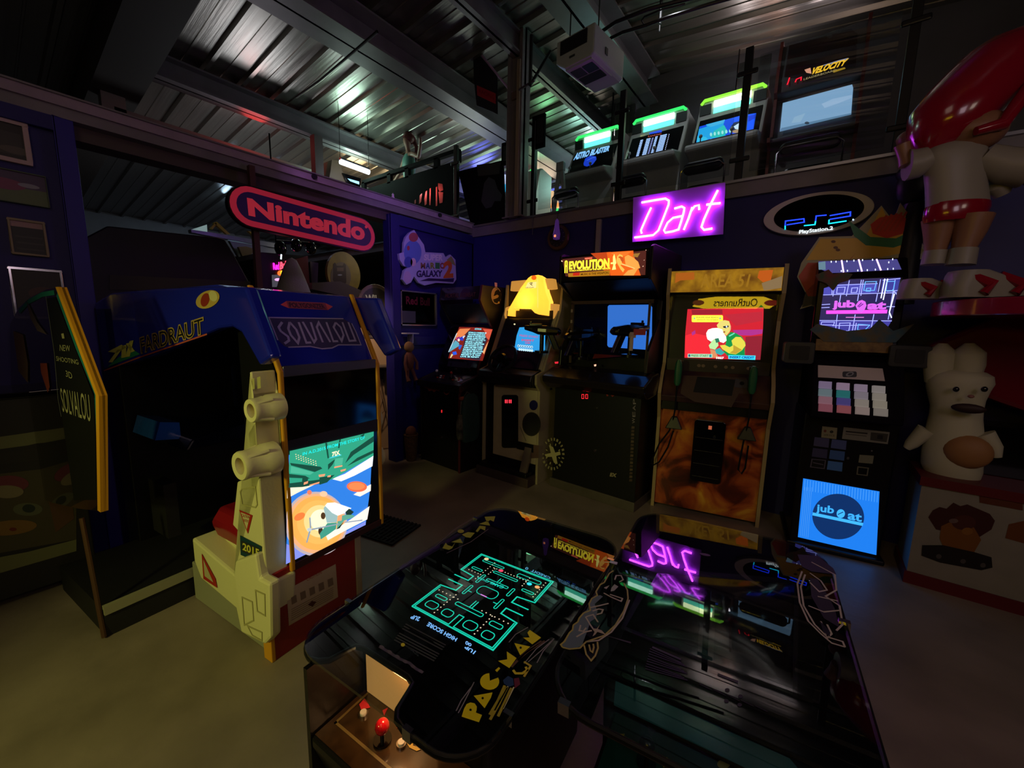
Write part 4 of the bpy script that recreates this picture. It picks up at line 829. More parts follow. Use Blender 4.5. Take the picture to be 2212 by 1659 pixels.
b = MB(); b.box(.022, W4-.022, .138, .142, 1.29, 1.82, glass('monitor_glass', 'ffffff', .015, .97)); b.build('monitor_glass', K4)
A = fx(K4, .149)
A.ppoly(Kp((65, 1000), (78, 600), (115, 210), (1355, 180), (1345, 500), (1300, 1035), (700, 1025)), em('e02436', 1.05), 1)
A.ppoly(Kp((80, 640), (200, 600), (420, 640), (480, 800), (500, 1005), (68, 1000)), em('ff2c3c', 1.1), 2); A.ppoly(Kp((1060, 660), (1330, 640), (1300, 1035), (1050, 1030)), em('a8283c', .9), 2); A.ppoly(Kp((180, 220), (680, 215), (685, 290), (190, 300)), em('b02038', .9), 2)
for q in (((850, 550), (1340, 540), (1330, 610), (1145, 640), (980, 635), (880, 600)), ((180, 590), (240, 550), (245, 610), (190, 640))): A.ppoly(Kp(*q), em('c0389c', 1.0), 3)
A.ppoly(Kp((720, 300), (1330, 250), (1330, 400), (900, 480)), em('d02c40', 1.0), 2)
yw = em('f6f048', 1.4); A.ppoly([Kp(p)[0] for p in rrect(182, 692, 308, 422, 20)], yw, 4)
A.ptext('PLAYER ONE READY', Kp((260, 355), (620, 358), (620, 335), (260, 332)), em('8a8a30', 1), 5); A.ptext('SHOOT TO START', Kp((270, 392), (610, 395), (610, 375), (270, 372)), em('8a8a30', 1), 5); A.pell(*Kp((228, 360))[0], 1.4, 2, em('60c8b0', 1.2), 5); A.pell(*Kp((645, 360))[0], 1.4, 2, em('8090d0', 1.2), 5)
gn = em('0f9a4c', 1.1)
A.ppoly(Kp((740, 660), (820, 580), (900, 600), (1000, 660), (1060, 760), (1045, 870), (1050, 1000), (780, 985), (700, 900), (740, 760)), gn, 6)
sk = em('e8dc50', 1.2); skd = em('c8a838', 1.1)
A.ppoly(Kp((590, 470), (640, 410), (720, 388), (790, 405), (810, 460), (820, 520), (800, 580), (750, 640), (700, 600), (640, 560), (600, 500)), em('eedc78', 1.2), 7)
A.ppoly(Kp((690, 490), (780, 475), (785, 500), (740, 520), (700, 512)), em('222838', 1), 8); A.pell(*Kp((750, 495))[0], 1.8, 2.4, em('d8e8f8', 1.2), 9); A.ppoly(Kp((680, 580), (725, 565), (730, 590), (690, 600)), em('b86838', 1), 8); A.ppoly(Kp((800, 470), (820, 480), (815, 560), (795, 560)), em('f0c890', 1.1), 8)
A.ppoly(Kp((830, 720), (900, 660), (980, 665), (1045, 740), (1060, 800), (1000, 880), (900, 945), (790, 930), (680, 860), (640, 800), (720, 790), (800, 830), (850, 800)), sk, 8); A.ppoly(Kp((860, 790), (960, 850), (1000, 870), (900, 940), (800, 920), (860, 880)), skd, 9)
A.pstroke(Kp((790, 650), (880, 600)), .010, em('70e0c0', 1.2), 8)
wf = em('f4fff0', 1.7)
A.ppoly(Kp((420, 600), (450, 545), (520, 520), (600, 515), (680, 540), (700, 600), (740, 650), (750, 720), (700, 760), (640, 740), (600, 690), (540, 700), (500, 740), (440, 700), (425, 650)), wf, 10)
A.ppoly(Kp((460, 800), (540, 700), (600, 720), (620, 800), (560, 870), (480, 850)), em('b8e8a0', 1.3), 9); A.ppoly(Kp((560, 690), (620, 680), (640, 740), (580, 760)), em('2f8a6a', 1), 11); A.ppoly(Kp((560, 870), (640, 840), (720, 920), (660, 960), (580, 930)), em('38b0b0', 1.1), 9)
A.ppoly(Kp((480, 860), (560, 880), (600, 960), (620, 1005), (510, 1000)), em('e89868', 1.1), 8)
A.ppoly(Kp((120, 935), (520, 940), (518, 1000), (118, 995)), em('b8f0d0', 1.1), 11); A.ppoly(Kp((130, 945), (160, 945), (160, 985), (130, 985)), em('2a6a90', 1), 12); A.ppoly(Kp((470, 948), (505, 950), (505, 992), (470, 990)), em('1fa0b0', 1), 12); A.ptext('PRESS START', Kp((170, 985), (460, 988), (460, 948), (172, 946)), em('6a9a40', 1), 12, bold=.03)
A.ppoly(Kp((780, 955), (1222, 965), (1215, 1035), (778, 1020)), em('38d8f0', 1.3), 11); A.ptext('INSERT CREDIT', Kp((800, 1008), (1195, 1020), (1200, 978), (800, 970)), em('0a50c0', 1), 12, bold=.04); A.ptext('1027', Kp((582, 1020), (708, 1022), (708, 985), (584, 983)), em('f0fff8', 1.4), 12, bold=.05)
A.build('lit_screen', K4)
A = fx(K4, -.001) if 0 else Art((0, -.001, 0), (1, 0, 0), (0, 0, 1), K4)
b = MB(); b.box(.02, W4-.02, .0, .60, 1.835, 2.01, black_paint); b.build('header', K4)
b = MB(); fm = mat('lit_flame_marquee', 'c8901c', .4, emit=.62, noise=1, nscale=9, ncol='7a4a10'); b.box(.024, W4-.024, -.004, .0, 1.84, 2.005, fm); b.build('marquee', K4)
A.ppoly([(1460, 590), (1500, 588), (1500, 604), (1470, 606), (1458, 612)], em('c86a1c', .7), 6); A.ppoly([(1640, 585), (1670, 583), (1665, 605), (1648, 610), (1636, 600)], em('d06018', .8), 6); A.ppoly([(1645, 612), (1690, 596), (1688, 622), (1650, 628)], em('a88a60', .6), 6)
A.ptext('AREA 51', [(1513, 622), (1615, 620), (1622, 592), (1515, 592)], em('a8781c', .8), 7, bold=.02); A.build('marquee_art', K4)
# coin door
A = Art((0, .019, 0), (1, 0, 0), (0, 0, 1), K4)
q0 = [A.q(*p) for p in ((1500, 898), (1569, 906), (1554, 1050), (1493, 1040))]
cx0 = sum(p[0] for p in q0)/4; cz0 = sum(p[1] for p in q0)/4
b = MB(); b.py(rrect(cx0-.115, cx0+.115, cz0-.26, cz0+.26, .03), -.012, .02, black_gloss)
for k in range(4): b.box(cx0-.10, cx0+.10, -.016, -.012, cz0-.22+k*.11, cz0-.215+k*.11, mat('door_rib', '1c1a18', .4))
o = b.build('coin_door', K4, bevel=.003); MB().cyl((cx0+.04, -.012, cz0+.13), (cx0+.04, -.022, cz0+.13), .012, chrome, 12).build('lock', o)
MB().box(cx0-.01, cx0+.015, -.016, -.012, cz0+.19, cz0+.22, em('c06040', .8)).build('reject_button', o)
# guns and cables
gg = mat('gun_green', '1c5a3c', .35)
for k, (px, py) in enumerate(((1465, 806), (1626, 822))):
    A = Art((0, -.05, 0), (1, 0, 0), (0, 0, 1), K4); u, v = A.q(px, py); g = bpy.data.objects.new('light_gun', None); COL.objects.link(g); g.parent = K4; g.location = (u, -.06, v)
    b = MB(); b.rings([[(x*w_, y*.022, z) for x, y in rrect(-1, 1, -1, 1, .6, 3)] for z, w_ in ((-.10, .014), (-.08, .024), (.02, .028), (.08, .024), (.11, .012))], gg); b.build('gun_body', g, smooth=True)
    b = MB(); b.box(-.03, .03, .02, .04, -.08, .10, black_paint); b.build('holster', g)
    cb = MB(); zz = [(0, 0, -.10), (0, -.01, -.30), (-.01, -.01, -.40)]
    if k == 0: zz += [(-.03, -.015, -.48), (-.10, -.02, -.60), (-.15, -.02, -.76), (-.14, -.02, -.80), (-.09, -.02, -.76), (-.03, -.02, -.62), (.0, -.01, -.48)]
    else: zz += [(-.02, -.015, -.48), (-.03, -.02, -.62), (-.035, -.02, -.70), (-.01, -.02, -.73), (.01, -.02, -.68), (.015, -.02, -.50)]
    cb.tube(zz, .007, black_paint, 6); cb.build('cable', g, smooth=True)
    b = MB(); b.ext([(-.065, -.03, -.46), (.065, -.03, -.46), (.065, .04, -.46), (-.065, .04, -.46)], [(-.02, -.01, -.36), (.02, -.01, -.36), (.02, .03, -.36), (-.02, .03, -.36)], black_paint); b.build('cable_clip', g, bevel=.006)
# ---------- cube-button music machine
K5 = thing('arcade_cabinet', 'narrow black music game with sixteen square buttons and two lit violet and blue screens', 'arcade machine', (-.03, 3.45, 0), 8)
b = MB(); b.box(.02, .53, .03, .62, .0, .98, mat('jet_black', '060608', .3)); b.box(.0, .55, -.02, .62, .0, .035, MC['jet_black']); b.build('base', K5, bevel=.01)
b = MB(); b.px([(-.12, .98), (-.12, 1.02), (.02, 1.36), (.10, 1.40), (.55, 1.40), (.55, .96)], .03, .50, mat('deck_matte', '09060f', .8, spec=.15)); b.build('button_deck', K5, bevel=.008)
b = MB(); b.px([(.06, 1.40), (.05, 1.52), (.05, 1.90), (.12, 2.03), (.30, 2.05), (.5, 1.9), (.5, 1.40)], -.0, .46, mat('head_black', '0a0a0c', .2)); b.build('screen_head', K5, bevel=.01)
vi = lambda c, s_=1.1: em(c, s_)
A = fx(K5, .049); Kp = zc(1740, 560, 8.296)
A.ppoly(Kp((240, 1185), (250, 1090), (330, 520), (450, 470), (560, 370), (1705, 325), (1540, 1110), (1150, 1335), (700, 1340), (300, 1230)), vi('2c2658', 1), 0)
A.ppoly(Kp((320, 640), (330, 520), (600, 450), (1290, 430), (1280, 600)), vi('4a4ab0'), 1); A.ppoly(Kp((250, 1090), (1540, 1105), (1460, 1240), (1150, 1330), (700, 1335), (260, 1200)), vi('3f3c9a'), 1); A.ppoly(Kp((1380, 370), (1700, 330), (1640, 600), (1340, 600)), vi('3a3c98'), 1)
Lc = vi('9aa0f8', 1.5); Lw = vi('d8e0ff', 1.6); Lb = vi('60a8f0', 1.4)
for st in (((315, 640), (1650, 600)), ((480, 470), (1290, 435)), ((250, 1098), (1545, 1105)), ((480, 1190), (1150, 1180)), ((290, 815), (440, 805)), ((285, 870), (430, 862)), ((1450, 575), (1660, 560)), ((1450, 850), (1600, 850)), ((1380, 375), (1700, 345)),
           ((630, 640), (600, 820)), ((950, 630), (930, 750)), ((1290, 610), (1260, 760)), ((570, 990), (530, 1320)), ((890, 990), (830, 1335)), ((1225, 985), (1160, 1310)), ((1000, 370), (960, 610)), ((1035, 370), (990, 655)), ((785, 380), (730, 660)), ((525, 430), (490, 665)), ((1345, 360), (1300, 590)), ((470, 640), (480, 500)), ((910, 1140), (880, 1300)), ((1605, 370), (1530, 800), (1480, 1080)), ((1560, 540), (1640, 640)), ((1580, 560), (1510, 900))): A.pstroke(Kp(*st), .0045, Lc, 2)
for st in (((1420, 350), (1350, 700)), ((1470, 350), (1390, 730)), ((1590, 620), (1500, 950), (1540, 1050))): A.pstroke(Kp(*st), .006, Lw, 3)
for st in (((570, 505), (710, 500), (690, 610), (555, 612)), ((830, 515), (935, 510), (915, 595), (815, 600)), ((1070, 405), (1270, 400), (1230, 560), (1040, 560)), ((1095, 520), (1170, 518), (1155, 575), (1085, 575)), ((610, 1145), (800, 1140), (775, 1285), (595, 1285)), ((945, 1165), (1150, 1180), (1060, 1270), (930, 1265)), ((290, 1125), (520, 1125), (500, 1180), (275, 1175)), ((1460, 400), (1600, 395), (1570, 560), (1440, 565))): A.pstroke(Kp(*st), .0045, Lb if st[0][0] > 900 else Lc, 3, True)
pk1 = vi('d060e0', 1.3); pk2 = vi('ff48e0', 1.5)
A.ppoly(Kp((370, 920), (1465, 905), (1455, 970), (368, 980)), pk2, 5)
A.ptext('jub', Kp((470, 912), (880, 905), (890, 735), (490, 735)), pk1, 6, bold=.05); A.ppoly(Kp((890, 830), (950, 750), (1010, 730), (1070, 760), (1090, 830), (1060, 900), (1000, 960), (930, 920)), pk1, 6); A.pstroke(Kp((930, 850), (1000, 780)), .006, vi('7a28a0', 1), 7); A.pstroke(Kp((950, 860), (1030, 800)), .006, vi('7a28a0', 1), 7)
A.ptext('at', Kp((1095, 905), (1440, 900), (1450, 760), (1110, 765)), pk1, 6, bold=.05); A.pstroke(Kp((720, 1042), (1045, 1042)), .006, vi('c878c8', 1.1), 4)
A.build('upper_screen', K5)
A = slope(K5, .049, 1.91, .119, 2.03) if 0 else Art((0, .05, 1.90), (1, 0, 0), (0, .07, .13), K5)
A.ppoly(Kp((250, 175), (230, 40), (1640, 0), (1720, 185), (600, 245), (440, 250)), vi('4a4688', 1.0), 1)
A.ppoly(Kp((230, 60), (355, 40), (360, 190), (235, 190)), vi('6a8a9c', .9), 2)
for st in (((645, 20), (680, 240)), ((950, 5), (1010, 225)), ((1270, 0), (1350, 205))): A.pstroke(Kp(*st), .009, vi('f0c8ff', 1.7), 3)
for q in ((460, 50), (545, 48), (740, 40), (865, 30), (1020, 20), (1200, 15), (1560, 5), (640, 215), (750, 210), (935, 205), (1105, 200), (1250, 190), (1470, 180), (1570, 175), (1490, 60)): A.pell(*Kp(q)[0], 1.3, 2.2, Lw, 3)
A.build('top_screen', K5)
b = MB(); b.box(.03, .43, .035, .07, 1.42, 1.50, mat('tan_shelf', '8a6a34', .45, noise=.5, nscale=20, ncol='5c3c20')); b.build('shelf_board', K5, bevel=.003)
# flame-like cut-out toppers and side paddles
A = Art((0, .045, 0), (1, 0, 0), (0, 0, 1), K5)
def cut(name, pts, m, y=.045, th=.008, par=K5):
    P = [Art((0, y, 0), (1, 0, 0), (0, 0, 1), K5).q(*p) for p in pts]; b = MB(); b.py(P, y, y+th, m); return b.build(name, par)
cut('topper_board', [(1731, 568), (1770, 512), (1840, 510), (1872, 478), (1904, 444), (1930, 478), (1945, 438), (1975, 480), (1990, 520), (2002, 545), (1990, 560), (1945, 560), (1775, 566), (1760, 620), (1755, 660), (1728, 668), (1744, 640), (1722, 598)], mat('topper_white', 'b8ae90', .5, noise=.2), .20)
A = Art((0, .199, 0), (1, 0, 0), (0, 0, 1), K5)
go = pr('e0b040'); A.ppoly([(1742, 562), (1772, 516), (1868, 514), (1905, 448), (1930, 500), (1962, 470), (1985, 540), (1900, 556), (1830, 560)], go, 1); A.ppoly([(1725, 597), (1745, 568), (1830, 566), (1850, 545), (1770, 640), (1745, 640)], pr('c04030'), 2); A.ppoly([(1740, 630), (1772, 600), (1765, 655), (1732, 664)], pr('2a2a34'), 2)
A.ppoly([(1880, 485), (1900, 470), (1945, 462), (1960, 475), (1950, 505), (1915, 515), (1885, 505)], pr('d03a2c'), 3)
for k in range(5): A.pstroke([(1890+k*10, 500), (1915+k*11, 465-k*2)], .012, pr('c04030'), 4)
A.ppoly([(1832, 475), (1850, 490), (1880, 512), (1935, 515), (1990, 490), (1975, 520), (1930, 535), (1870, 530), (1845, 510)], pr('2f7a54'), 3); A.ppoly([(1955, 505), (1995, 540), (1985, 555), (1945, 535)], pr('8a8430'), 3)
for q in ((1800, 522), (1805, 535), (1810, 540)): A.pell(*q, 5, 3, pr('6a3a14'), 3)
A.build('topper_art', K5)
fl = mat('ornament_cloth', '2f5a40', .7, noise=.5, nscale=14, ncol='7a3a3a'); fl2 = mat('ornament_blue', '3a5a6c', .7, noise=.5, nscale=14, ncol='6a5a3a')
cut('dragon_ornament', [(1762, 594), (1790, 582), (1800, 592), (1825, 588), (1842, 592), (1832, 606), (1812, 612), (1800, 628), (1785, 612), (1768, 606)], fl, .03, .012)
cut('fringe_ornament', [(1765, 700), (1790, 705), (1830, 715), (1880, 710), (1900, 690), (1930, 715), (1975, 700), (1950, 725), (1935, 740), (1780, 738), (1750, 712)], fl2, .03, .012)
def spk(px4, m):
    P = [Art((0, .0, 0), (1, 0, 0), (0, 0, 1), K5).q(*p) for p in px4]; x0 = min(p[0] for p in P); x1 = max(p[0] for p in P); z0 = min(p[1] for p in P); z1 = max(p[1] for p in P)
    b = MB(); b.py(rrect(x0, x1, z0, z1, .02), .0, .16, m); o = b.build('speaker', K5, bevel=.004)
    b = MB(); b.py(rrect(x0+.03, x1-.03, z0+.025, z1-.025, .01), -.004, .0, mat('speaker_grille', '060707', .6)); b.build('grille', o)
spk([(1697, 738), (1757, 787)], mat('speaker_frame', '2a2c34', .35)); spk([(1924, 745), (2008, 796)], mat('speaker_frame_r', '25251f', .35))
# deck: white header plate and sixteen buttons
A = slope(K5, -.12, 1.02, .02, 1.36); Kp = zc(1700, 730, 5.353)
A.ppoly(Kp((358, 315), (1105, 355), (1132, 500), (358, 455)), mat('header_plate', 'c8b8b8', .3), 1); A.ppoly([Kp(p)[0] for p in rrect(640, 806, 388, 455, 20)], pr('2c2c38'), 2); A.pell(*Kp((725, 420))[0], 9, 4.5, pr('8a8a94'), 3, rot=-.3); A.pell(*Kp((728, 420))[0], 5, 2.4, pr('2c2c38'), 4, rot=-.3)
A.build('header_plate', K5)
cols = ['b8a0c8', 'd0b0d0', 'c8b0cc', 'c8bcb8', '9ab0b8', '40a0a0', 'bcaebc', 'c8bcae', 'c890a0', '6a60b0', 'c8baae', 'c8bca8', 'c07080', 'c87078', 'c8b0a8', 'b8aca0']
sl = math.atan2(.34, .14)
for r in range(4):
    for c in range(4):
        x0 = 362+c*(205+r*2.5); y0 = 508+r*88+c*17; A.q(1, 1)
        u0, v0 = A.q(*Kp((x0+(-3 if r else 0), y0+75))[0]); u1, v1 = A.q(*Kp((x0+158+r*3, y0+5))[0])
        P = A.O; n = A.N; b = MB(); m_ = mat('cube_button_%s' % cols[r*4+c], cols[r*4+c], .15, coat=.5, emit=.28)
        a_ = [A.O+A.U*u+A.V*v+n*.002 for u, v in ((u0, v0), (u1, v0), (u1, v1), (u0, v1))]; t_ = [A.O+A.U*u+A.V*v+n*.022 for u, v in ((u0+.004, v0+.003), (u1-.004, v0+.003), (u1-.004, v1-.003), (u0+.004, v1-.003))]
        b.rings([a_, t_], m_); b.build('square_button', K5)
# lower front: card reader, stickers, blue screen
A = Art((0, .029, 0), (1, 0, 0), (0, 0, 1), K5)
A.ppoly(Kp((408, 1020), (582, 1040), (570, 1170), (395, 1150)), pr('8a8468'), 1); A.ptext('SERVICE', Kp((425, 1130), (550, 1140), (550, 1118), (428, 1110)), pr('2a281c'), 2); A.pell(*Kp((440, 1075))[0], 3, 3, pr('6a3020'), 2); A.pell(*Kp((515, 1085))[0], 4, 3, pr('2a2a20'), 2)
A.ppoly(Kp((655, 1030), (1188, 1090), (1165, 1228), (635, 1165)), pr('7c7a70'), 1); A.pstroke(Kp((680, 1080), (930, 1105)), .010, pr('2a2824'), 2); A.pstroke(Kp((675, 1110), (920, 1135)), .004, pr('2a2824'), 2); A.ppoly(Kp((970, 1090), (1170, 1110), (1150, 1205), (960, 1180)), pr('35342e'), 2); A.ppoly(Kp((1045, 1120), (1110, 1126), (1105, 1175), (1040, 1165)), pr('12100f'), 3)
for r, (y, x) in enumerate(((1145, 320), (1270, 300), (1395, 275))):
    for c in range(2):
        xx = x+c*200; yy = y+c*25; cc = ('4a4870', '4c5890', '3c3a60', '3f62a0', '0e0e12', '4a7ac0')[r*2+c]
        A.ppoly(Kp((xx, yy), (xx+170, yy+20), (xx+160, yy+125), (xx-15, yy+100)), pr(cc), 1)
A.pstroke(Kp((290, 1400), (445, 1415), (430, 1510), (272, 1490)), .006, pr('5a5668'), 2, True); A.pstroke(Kp((300, 1440), (420, 1465)), .006, pr('5a5668'), 2)
A.ppoly(Kp((840, 1350), (1005, 1362), (990, 1455), (825, 1440)), pr('7c7c68'), 1); A.pstroke(Kp((820, 1490), (940, 1505), (925, 1590), (810, 1575)), .007, pr('6a6858'), 1, True); A.pell(*Kp((705, 1390))[0], 3, 3, pr('4a4a50'), 1); A.pell(*Kp((980, 1305))[0], 2, 2, pr('5a5a60'), 1)
Kb = zc(1680, 480, 2.184); bl1 = em('1f7ff0', 1.05)
A.ppoly(Kb((120, 1208), (480, 1270), (465, 1570), (95, 1485)), bl1, 1)
for k in range(27): 
    x = 128+k*13.2; y = 1212+k*2.2; A.pstroke(Kb((x, y+2), (x-3, y+52)), .0022, em('5aa8f8', 1.1), 2)
for k in range(5): A.pstroke(Kb((128-k*1+k*9, 1250), (106+k*9, 1480+k*2)), .002, em('5aa0f0', 1), 2)
A.pell(*Kb((285, 1388))[0], 56, 49, em('10346e', .9), 3, 48, rot=.12)
A.ppoly(Kb((165, 1368), (403, 1418), (400, 1432), (163, 1382)), em('3fb0ff', 1.2), 4); A.ptext('jub', Kb((180, 1372), (262, 1386), (268, 1340), (182, 1328)), em('3aa8f8', 1.2), 4, bold=.03); A.pell(*Kb((297, 1374))[0], 9, 9.5, em('3fb0ff', 1.2), 4); A.pstroke(Kb((283, 1378), (308, 1366)), .005, em('10346e', .9), 5); A.ptext('at', Kb((328, 1400), (395, 1414), (398, 1378), (332, 1364)), em('3aa8f8', 1.2), 4, bold=.03)
A.build('lower_screen', K5)
# ================================================================== SIGNS ON THE BACK WALL
D = thing('neon_sign', 'violet neon sign reading Dart on a clear square panel', 'neon sign', (-1.2, 3.86, 2.40))
Dq = Art((0, 0, 0), (1, 0, 0), (0, 0, 1), D)
P = [Dq.q(*p) for p in ((1368, 427), (1567, 394), (1562, 506), (1366, 523))]
b = MB(); b.py(P, 0, .006, mat('neon_tinted_acrylic', 'b070e0', .25)); b.build('backing_panel', D)  # clear panel; the violet cast of the neon is put into its colour
nm = mat('violet_neon', 'e04cff', .3, emit=17)
Kp = zc(1140, 0, 2.6976)
for st in (((668, 1183), (740, 1170), (805, 1160), (826, 1172), (824, 1195), (795, 1270), (765, 1345), (735, 1372), (690, 1378), (626, 1386)), ((723, 1212), (700, 1260), (663, 1345), (668, 1362)), ((858, 1218), (900, 1206), (916, 1215), (912, 1240), (898, 1290), (880, 1345)), ((900, 1262), (850, 1272), (818, 1300), (797, 1345), (805, 1358), (850, 1350), (880, 1340)),
           ((962, 1210), (940, 1275), (912, 1342)), ((950, 1240), (975, 1205), (1000, 1198), (1002, 1225)), ((1110, 1112), (1075, 1180), (1030, 1280), (1015, 1325), (1030, 1342), (1078, 1334)), ((1044, 1196), (1090, 1190), (1125, 1187))):
    pts = [Dq.q(*p) for p in Kp(*st)]; b = MB(); b.tube([(u, -.018, v) for u, v in pts], .0095, nm, 8); b.build('neon_tube', D, smooth=True)
P2 = thing('oval_wall_sign', 'white ringed oval sign with blue neon console logo on the back wall', 'sign', (-.11, 3.95, 2.43))
Pq = Art((0, 0, 0), (1, 0, 0), (0, 0, 1), P2)
b = MB(); O1 = ellp(0, 0, .335, .152, 56); 
b.py(O1, -.03, .02, mat('ring_white', 'cfc8c4', .5)); b.build('ring', P2, bevel=.004)
b = MB(); b.py(ellp(.008, 0, .272, .128, 56), -.034, -.030, mat('oval_black', '020203', .9, spec=.1)); b.build('face', P2)
A = Art((0, -.035, 0), (1, 0, 0), (0, 0, 1), P2); Kp = zc(1600, 350, 3.0163); blu = em('1838ff', 2.2); cy_ = em('10c8f0', 2.0)
for st, m_ in ((((290, 415), (292, 385), (412, 370), (414, 392), (300, 410)), blu), (((290, 415), (290, 440)), cy_), (((488, 385), (492, 352), (560, 346)), blu), (((412, 415), (484, 408), (488, 385)), cy_), (((580, 350), (715, 326), (714, 352), (580, 374)), blu), (((576, 376), (574, 402), (690, 384)), cy_)): A.pstroke(Kp(*st), .0085, m_, 2)
A.ptext('PlayStation.2', Kp((380, 474), (600, 447), (602, 418), (382, 444)), em('e8f8ff', 1.6), 2, bold=.02); A.pell(*Kp((733, 376))[0], 2, 2, em('c0d8f0', 1.4), 2); A.build('neon_logo', P2)
# round wall clock with a purple figure in front
C1 = thing('wall_clock', 'round dark clock with a brass rim on the blue wall beside the column', 'clock', (-2.36, 3.94, 2.50))
b = MB(); b.lathe([(.125, .02), (.135, -.01), (.125, -.03), (.10, -.032), (.10, -.02), (.001, -.02)], (0, 0, 0), mat('brass_rim', '5c4a34', .35, metal=.6), 36, 'y'); b.build('rim', C1, smooth=True)
b = MB(); b.py(ellp(0, 0, .10, .10, 32), -.024, -.021, mat('clock_face', '1a1a1e', .3)); b.build('face', C1)
A = Art((0, -.025, 0), (1, 0, 0), (0, 0, 1), C1)
for k in range(12): a = k*PI/6; A.stroke([(.075*math.cos(a), .075*math.sin(a)), (.09*math.cos(a), .09*math.sin(a))], .006, pr('5a5a64'), 1)
A.build('dial', C1)
t = thing('hanging_lamp', 'small purple lit bottle lamp hanging in front of the round clock', 'lamp', (-2.34, 3.86, 2.46))
b = MB(); b.lathe([(.001, 0), (.035, .01), (.04, .06), (.028, .12), (.018, .2), (.001, .22)], (0, 0, 0), mat('purple_bottle', '6a3a9a', .3, emit=.25), 16); b.build('bottle', t, smooth=True)
b = MB(); b.cyl((0, 0, .22), (0, .03, .32), .003, black_paint, 6); b.build('cord', t); MB().ell((.005, -.04, .035), (.014, .008, .014), em('f08a60', 1.3), 10, 8).build('glow_button', t)
# ================================================================== COCKTAIL TABLES
tglass = mat('table_print_black', '050506', .6, spec=.1)
def table_body(t, w0, w1, sm, ya=-.33):
    b = MB(); b.pz(rrect(w0, w1, ya, .30, .02), .10, .655, sm); b.box(w0+.06, w1-.06, -.18, .24, 0, .10, black_paint); b.build('body', t, bevel=.004)
def ctrl_box(t, x0, x1, y0, y1, m, top_m, lip=True):
    b = MB(); s_ = 1 if y1 > y0 else -1
    out = [(y1, .30), (y1, .47), (y0, .47), (y0+.0, .445), (y0+.05*s_, .30)]
    b.px(out, x0, x1, m); b.build('control_box', t, bevel=.008)
T1 = thing('cocktail_arcade_table', 'black glass cocktail game table with yellow maze-game lettering and a lit green maze', 'arcade table', (-.724, .881, 0), 5.3)
MB.xf = (.928, .063)
X0, X1, YA, YB = -.338, .288, -.490, .530
wb2 = mat('table_black_woodgrain', '0d0b0b', .35, bump=.05)
table_body(T1, -.25, .22, wb2); ctrl_box(T1, -.235, .20, -.50, -.33, wb2, None); ctrl_box(T1, -.20, .20, .50, .30, wb2, None)
A = Art((0, 0, .5335), (1, 0, 0), (0, 1, 0), T1)
A.rect(-0.2130, 0.1717, -0.4560, -0.3080, mat('brown_panel', '3a2816', .22, coat=.6, noise=.5, nscale=30), 0); A.rect(-0.1995, 0.1717, -0.4130, -0.4065, pr('6a5a34'), 1); A.rect(-0.1995, -0.1930, -0.4130, -0.2413, pr('6a5a34'), 1)
rr = pr('c02838'); 
for q in ([(776, 1523), (787, 1510), (795, 1520), (800, 1530), (780, 1534)], [(826, 1536), (830, 1548), (838, 1530)], [(866, 1522), (877, 1521), (875, 1536), (860, 1530)], [(856, 1575), (877, 1556), (876, 1570)]): A.ppoly(q, rr, 2)
A.ppoly([(878, 1605), (886, 1580), (888, 1600), (897, 1590), (892, 1612), (915, 1618), (900, 1624), (884, 1616)], pr('b89a4a'), 2); A.ppoly([(770, 1485), (790, 1470), (800, 1480), (780, 1490)], pr('6a6458'), 2)
A.build('control_panel', T1)
joystick(T1, -.065, -.405, .471, mat('red_ball', 'b01420', .15, coat=.5), r=.019, h=.04)
for (px, py) in ((785, 1545), (867, 1610)):
    A = Art((0, 0, .5335), (1, 0, 0), (0, 1, 0), T1); u, v = [w_/.928 for w_ in A.q(px, py)]; b = MB(); b.cyl((u, v, .47), (u, v, .478), .013, chrome, 14); b.cyl((u, v, .478), (u, v, .482), .009, whm, 12); b.build('player_button', T1, smooth=True)
MB().box(-.215, .06, -.334, -.330, .475, .655, mat('warm_lit_panel', 'ffb464', .5, emit=.5)).build('lit_coin_panel', T1)  # part of the bulb's light on this panel is put into its emission
lamp('control_panel_bulb', 'POINT', (-.735, .53, .685), .9, (1.0, .52, .20), .02)
b = MB(); b.box(-.25, -.235, -.50, -.33, .30, .655, wb2); b.build('side_cheek', T1)
# clear glass top and, under it, the black print with the notch for the player
b = MB(); b.pz(rrect(X0, X1, YA, YB, .11, 8), .676, .684, mat('slab_glass_dummy', '000000', .05) if 0 else glass('table_clear_glass', 'e8f0ec', .01, .92)); b.build('glass_top', T1)
out = rrect(X0+.004, X1-.004, YA+.004, YB-.004, .107, 8)
# cut the notch into the near edge, rounded
nx0, nx1, ny = -.185, .045, -.385
near = [p for p in out if not (p[1] < -.47 and abs(p[0]) < .2)]
# out runs: top-right corner, top-left, bottom-left, bottom-right
k = max(i for i, p in enumerate(out) if p[0] < -.1 and p[1] < 0)
notch = [(nx0-.06, YA+.004), (nx0-.035, YA+.012), (nx0-.012, YA+.03), (nx0, ny-.03), (nx0+.008, ny-.008), (nx0+.03, ny), (nx1-.03, ny), (nx1-.008, ny-.008), (nx1, ny-.03), (nx1+.012, YA+.03), (nx1+.03, YA+.012), (nx1+.06, YA+.004)]
outn = out[:k+1]+notch+out[k+1:]
b = MB(); b.pz(outn, .664, .675, tglass); b.build('table_top', T1)
b = MB(); b.tube([(x, y, .670) for x, y in outn], .0075, mat('black_rubber_edge', '121212', .35), 8, True); b.build('edge_strip', T1, smooth=True)
for x, y in ((X0+.005, -.30), (X1-.005, -.34), (X1-.005, .38), (X0+.005, .36), (nx1+.075, YA+.002)): MB().box(x-.012, x+.012, y-.006, y+.006, .66, .687, chrome).build('glass_clip', T1)
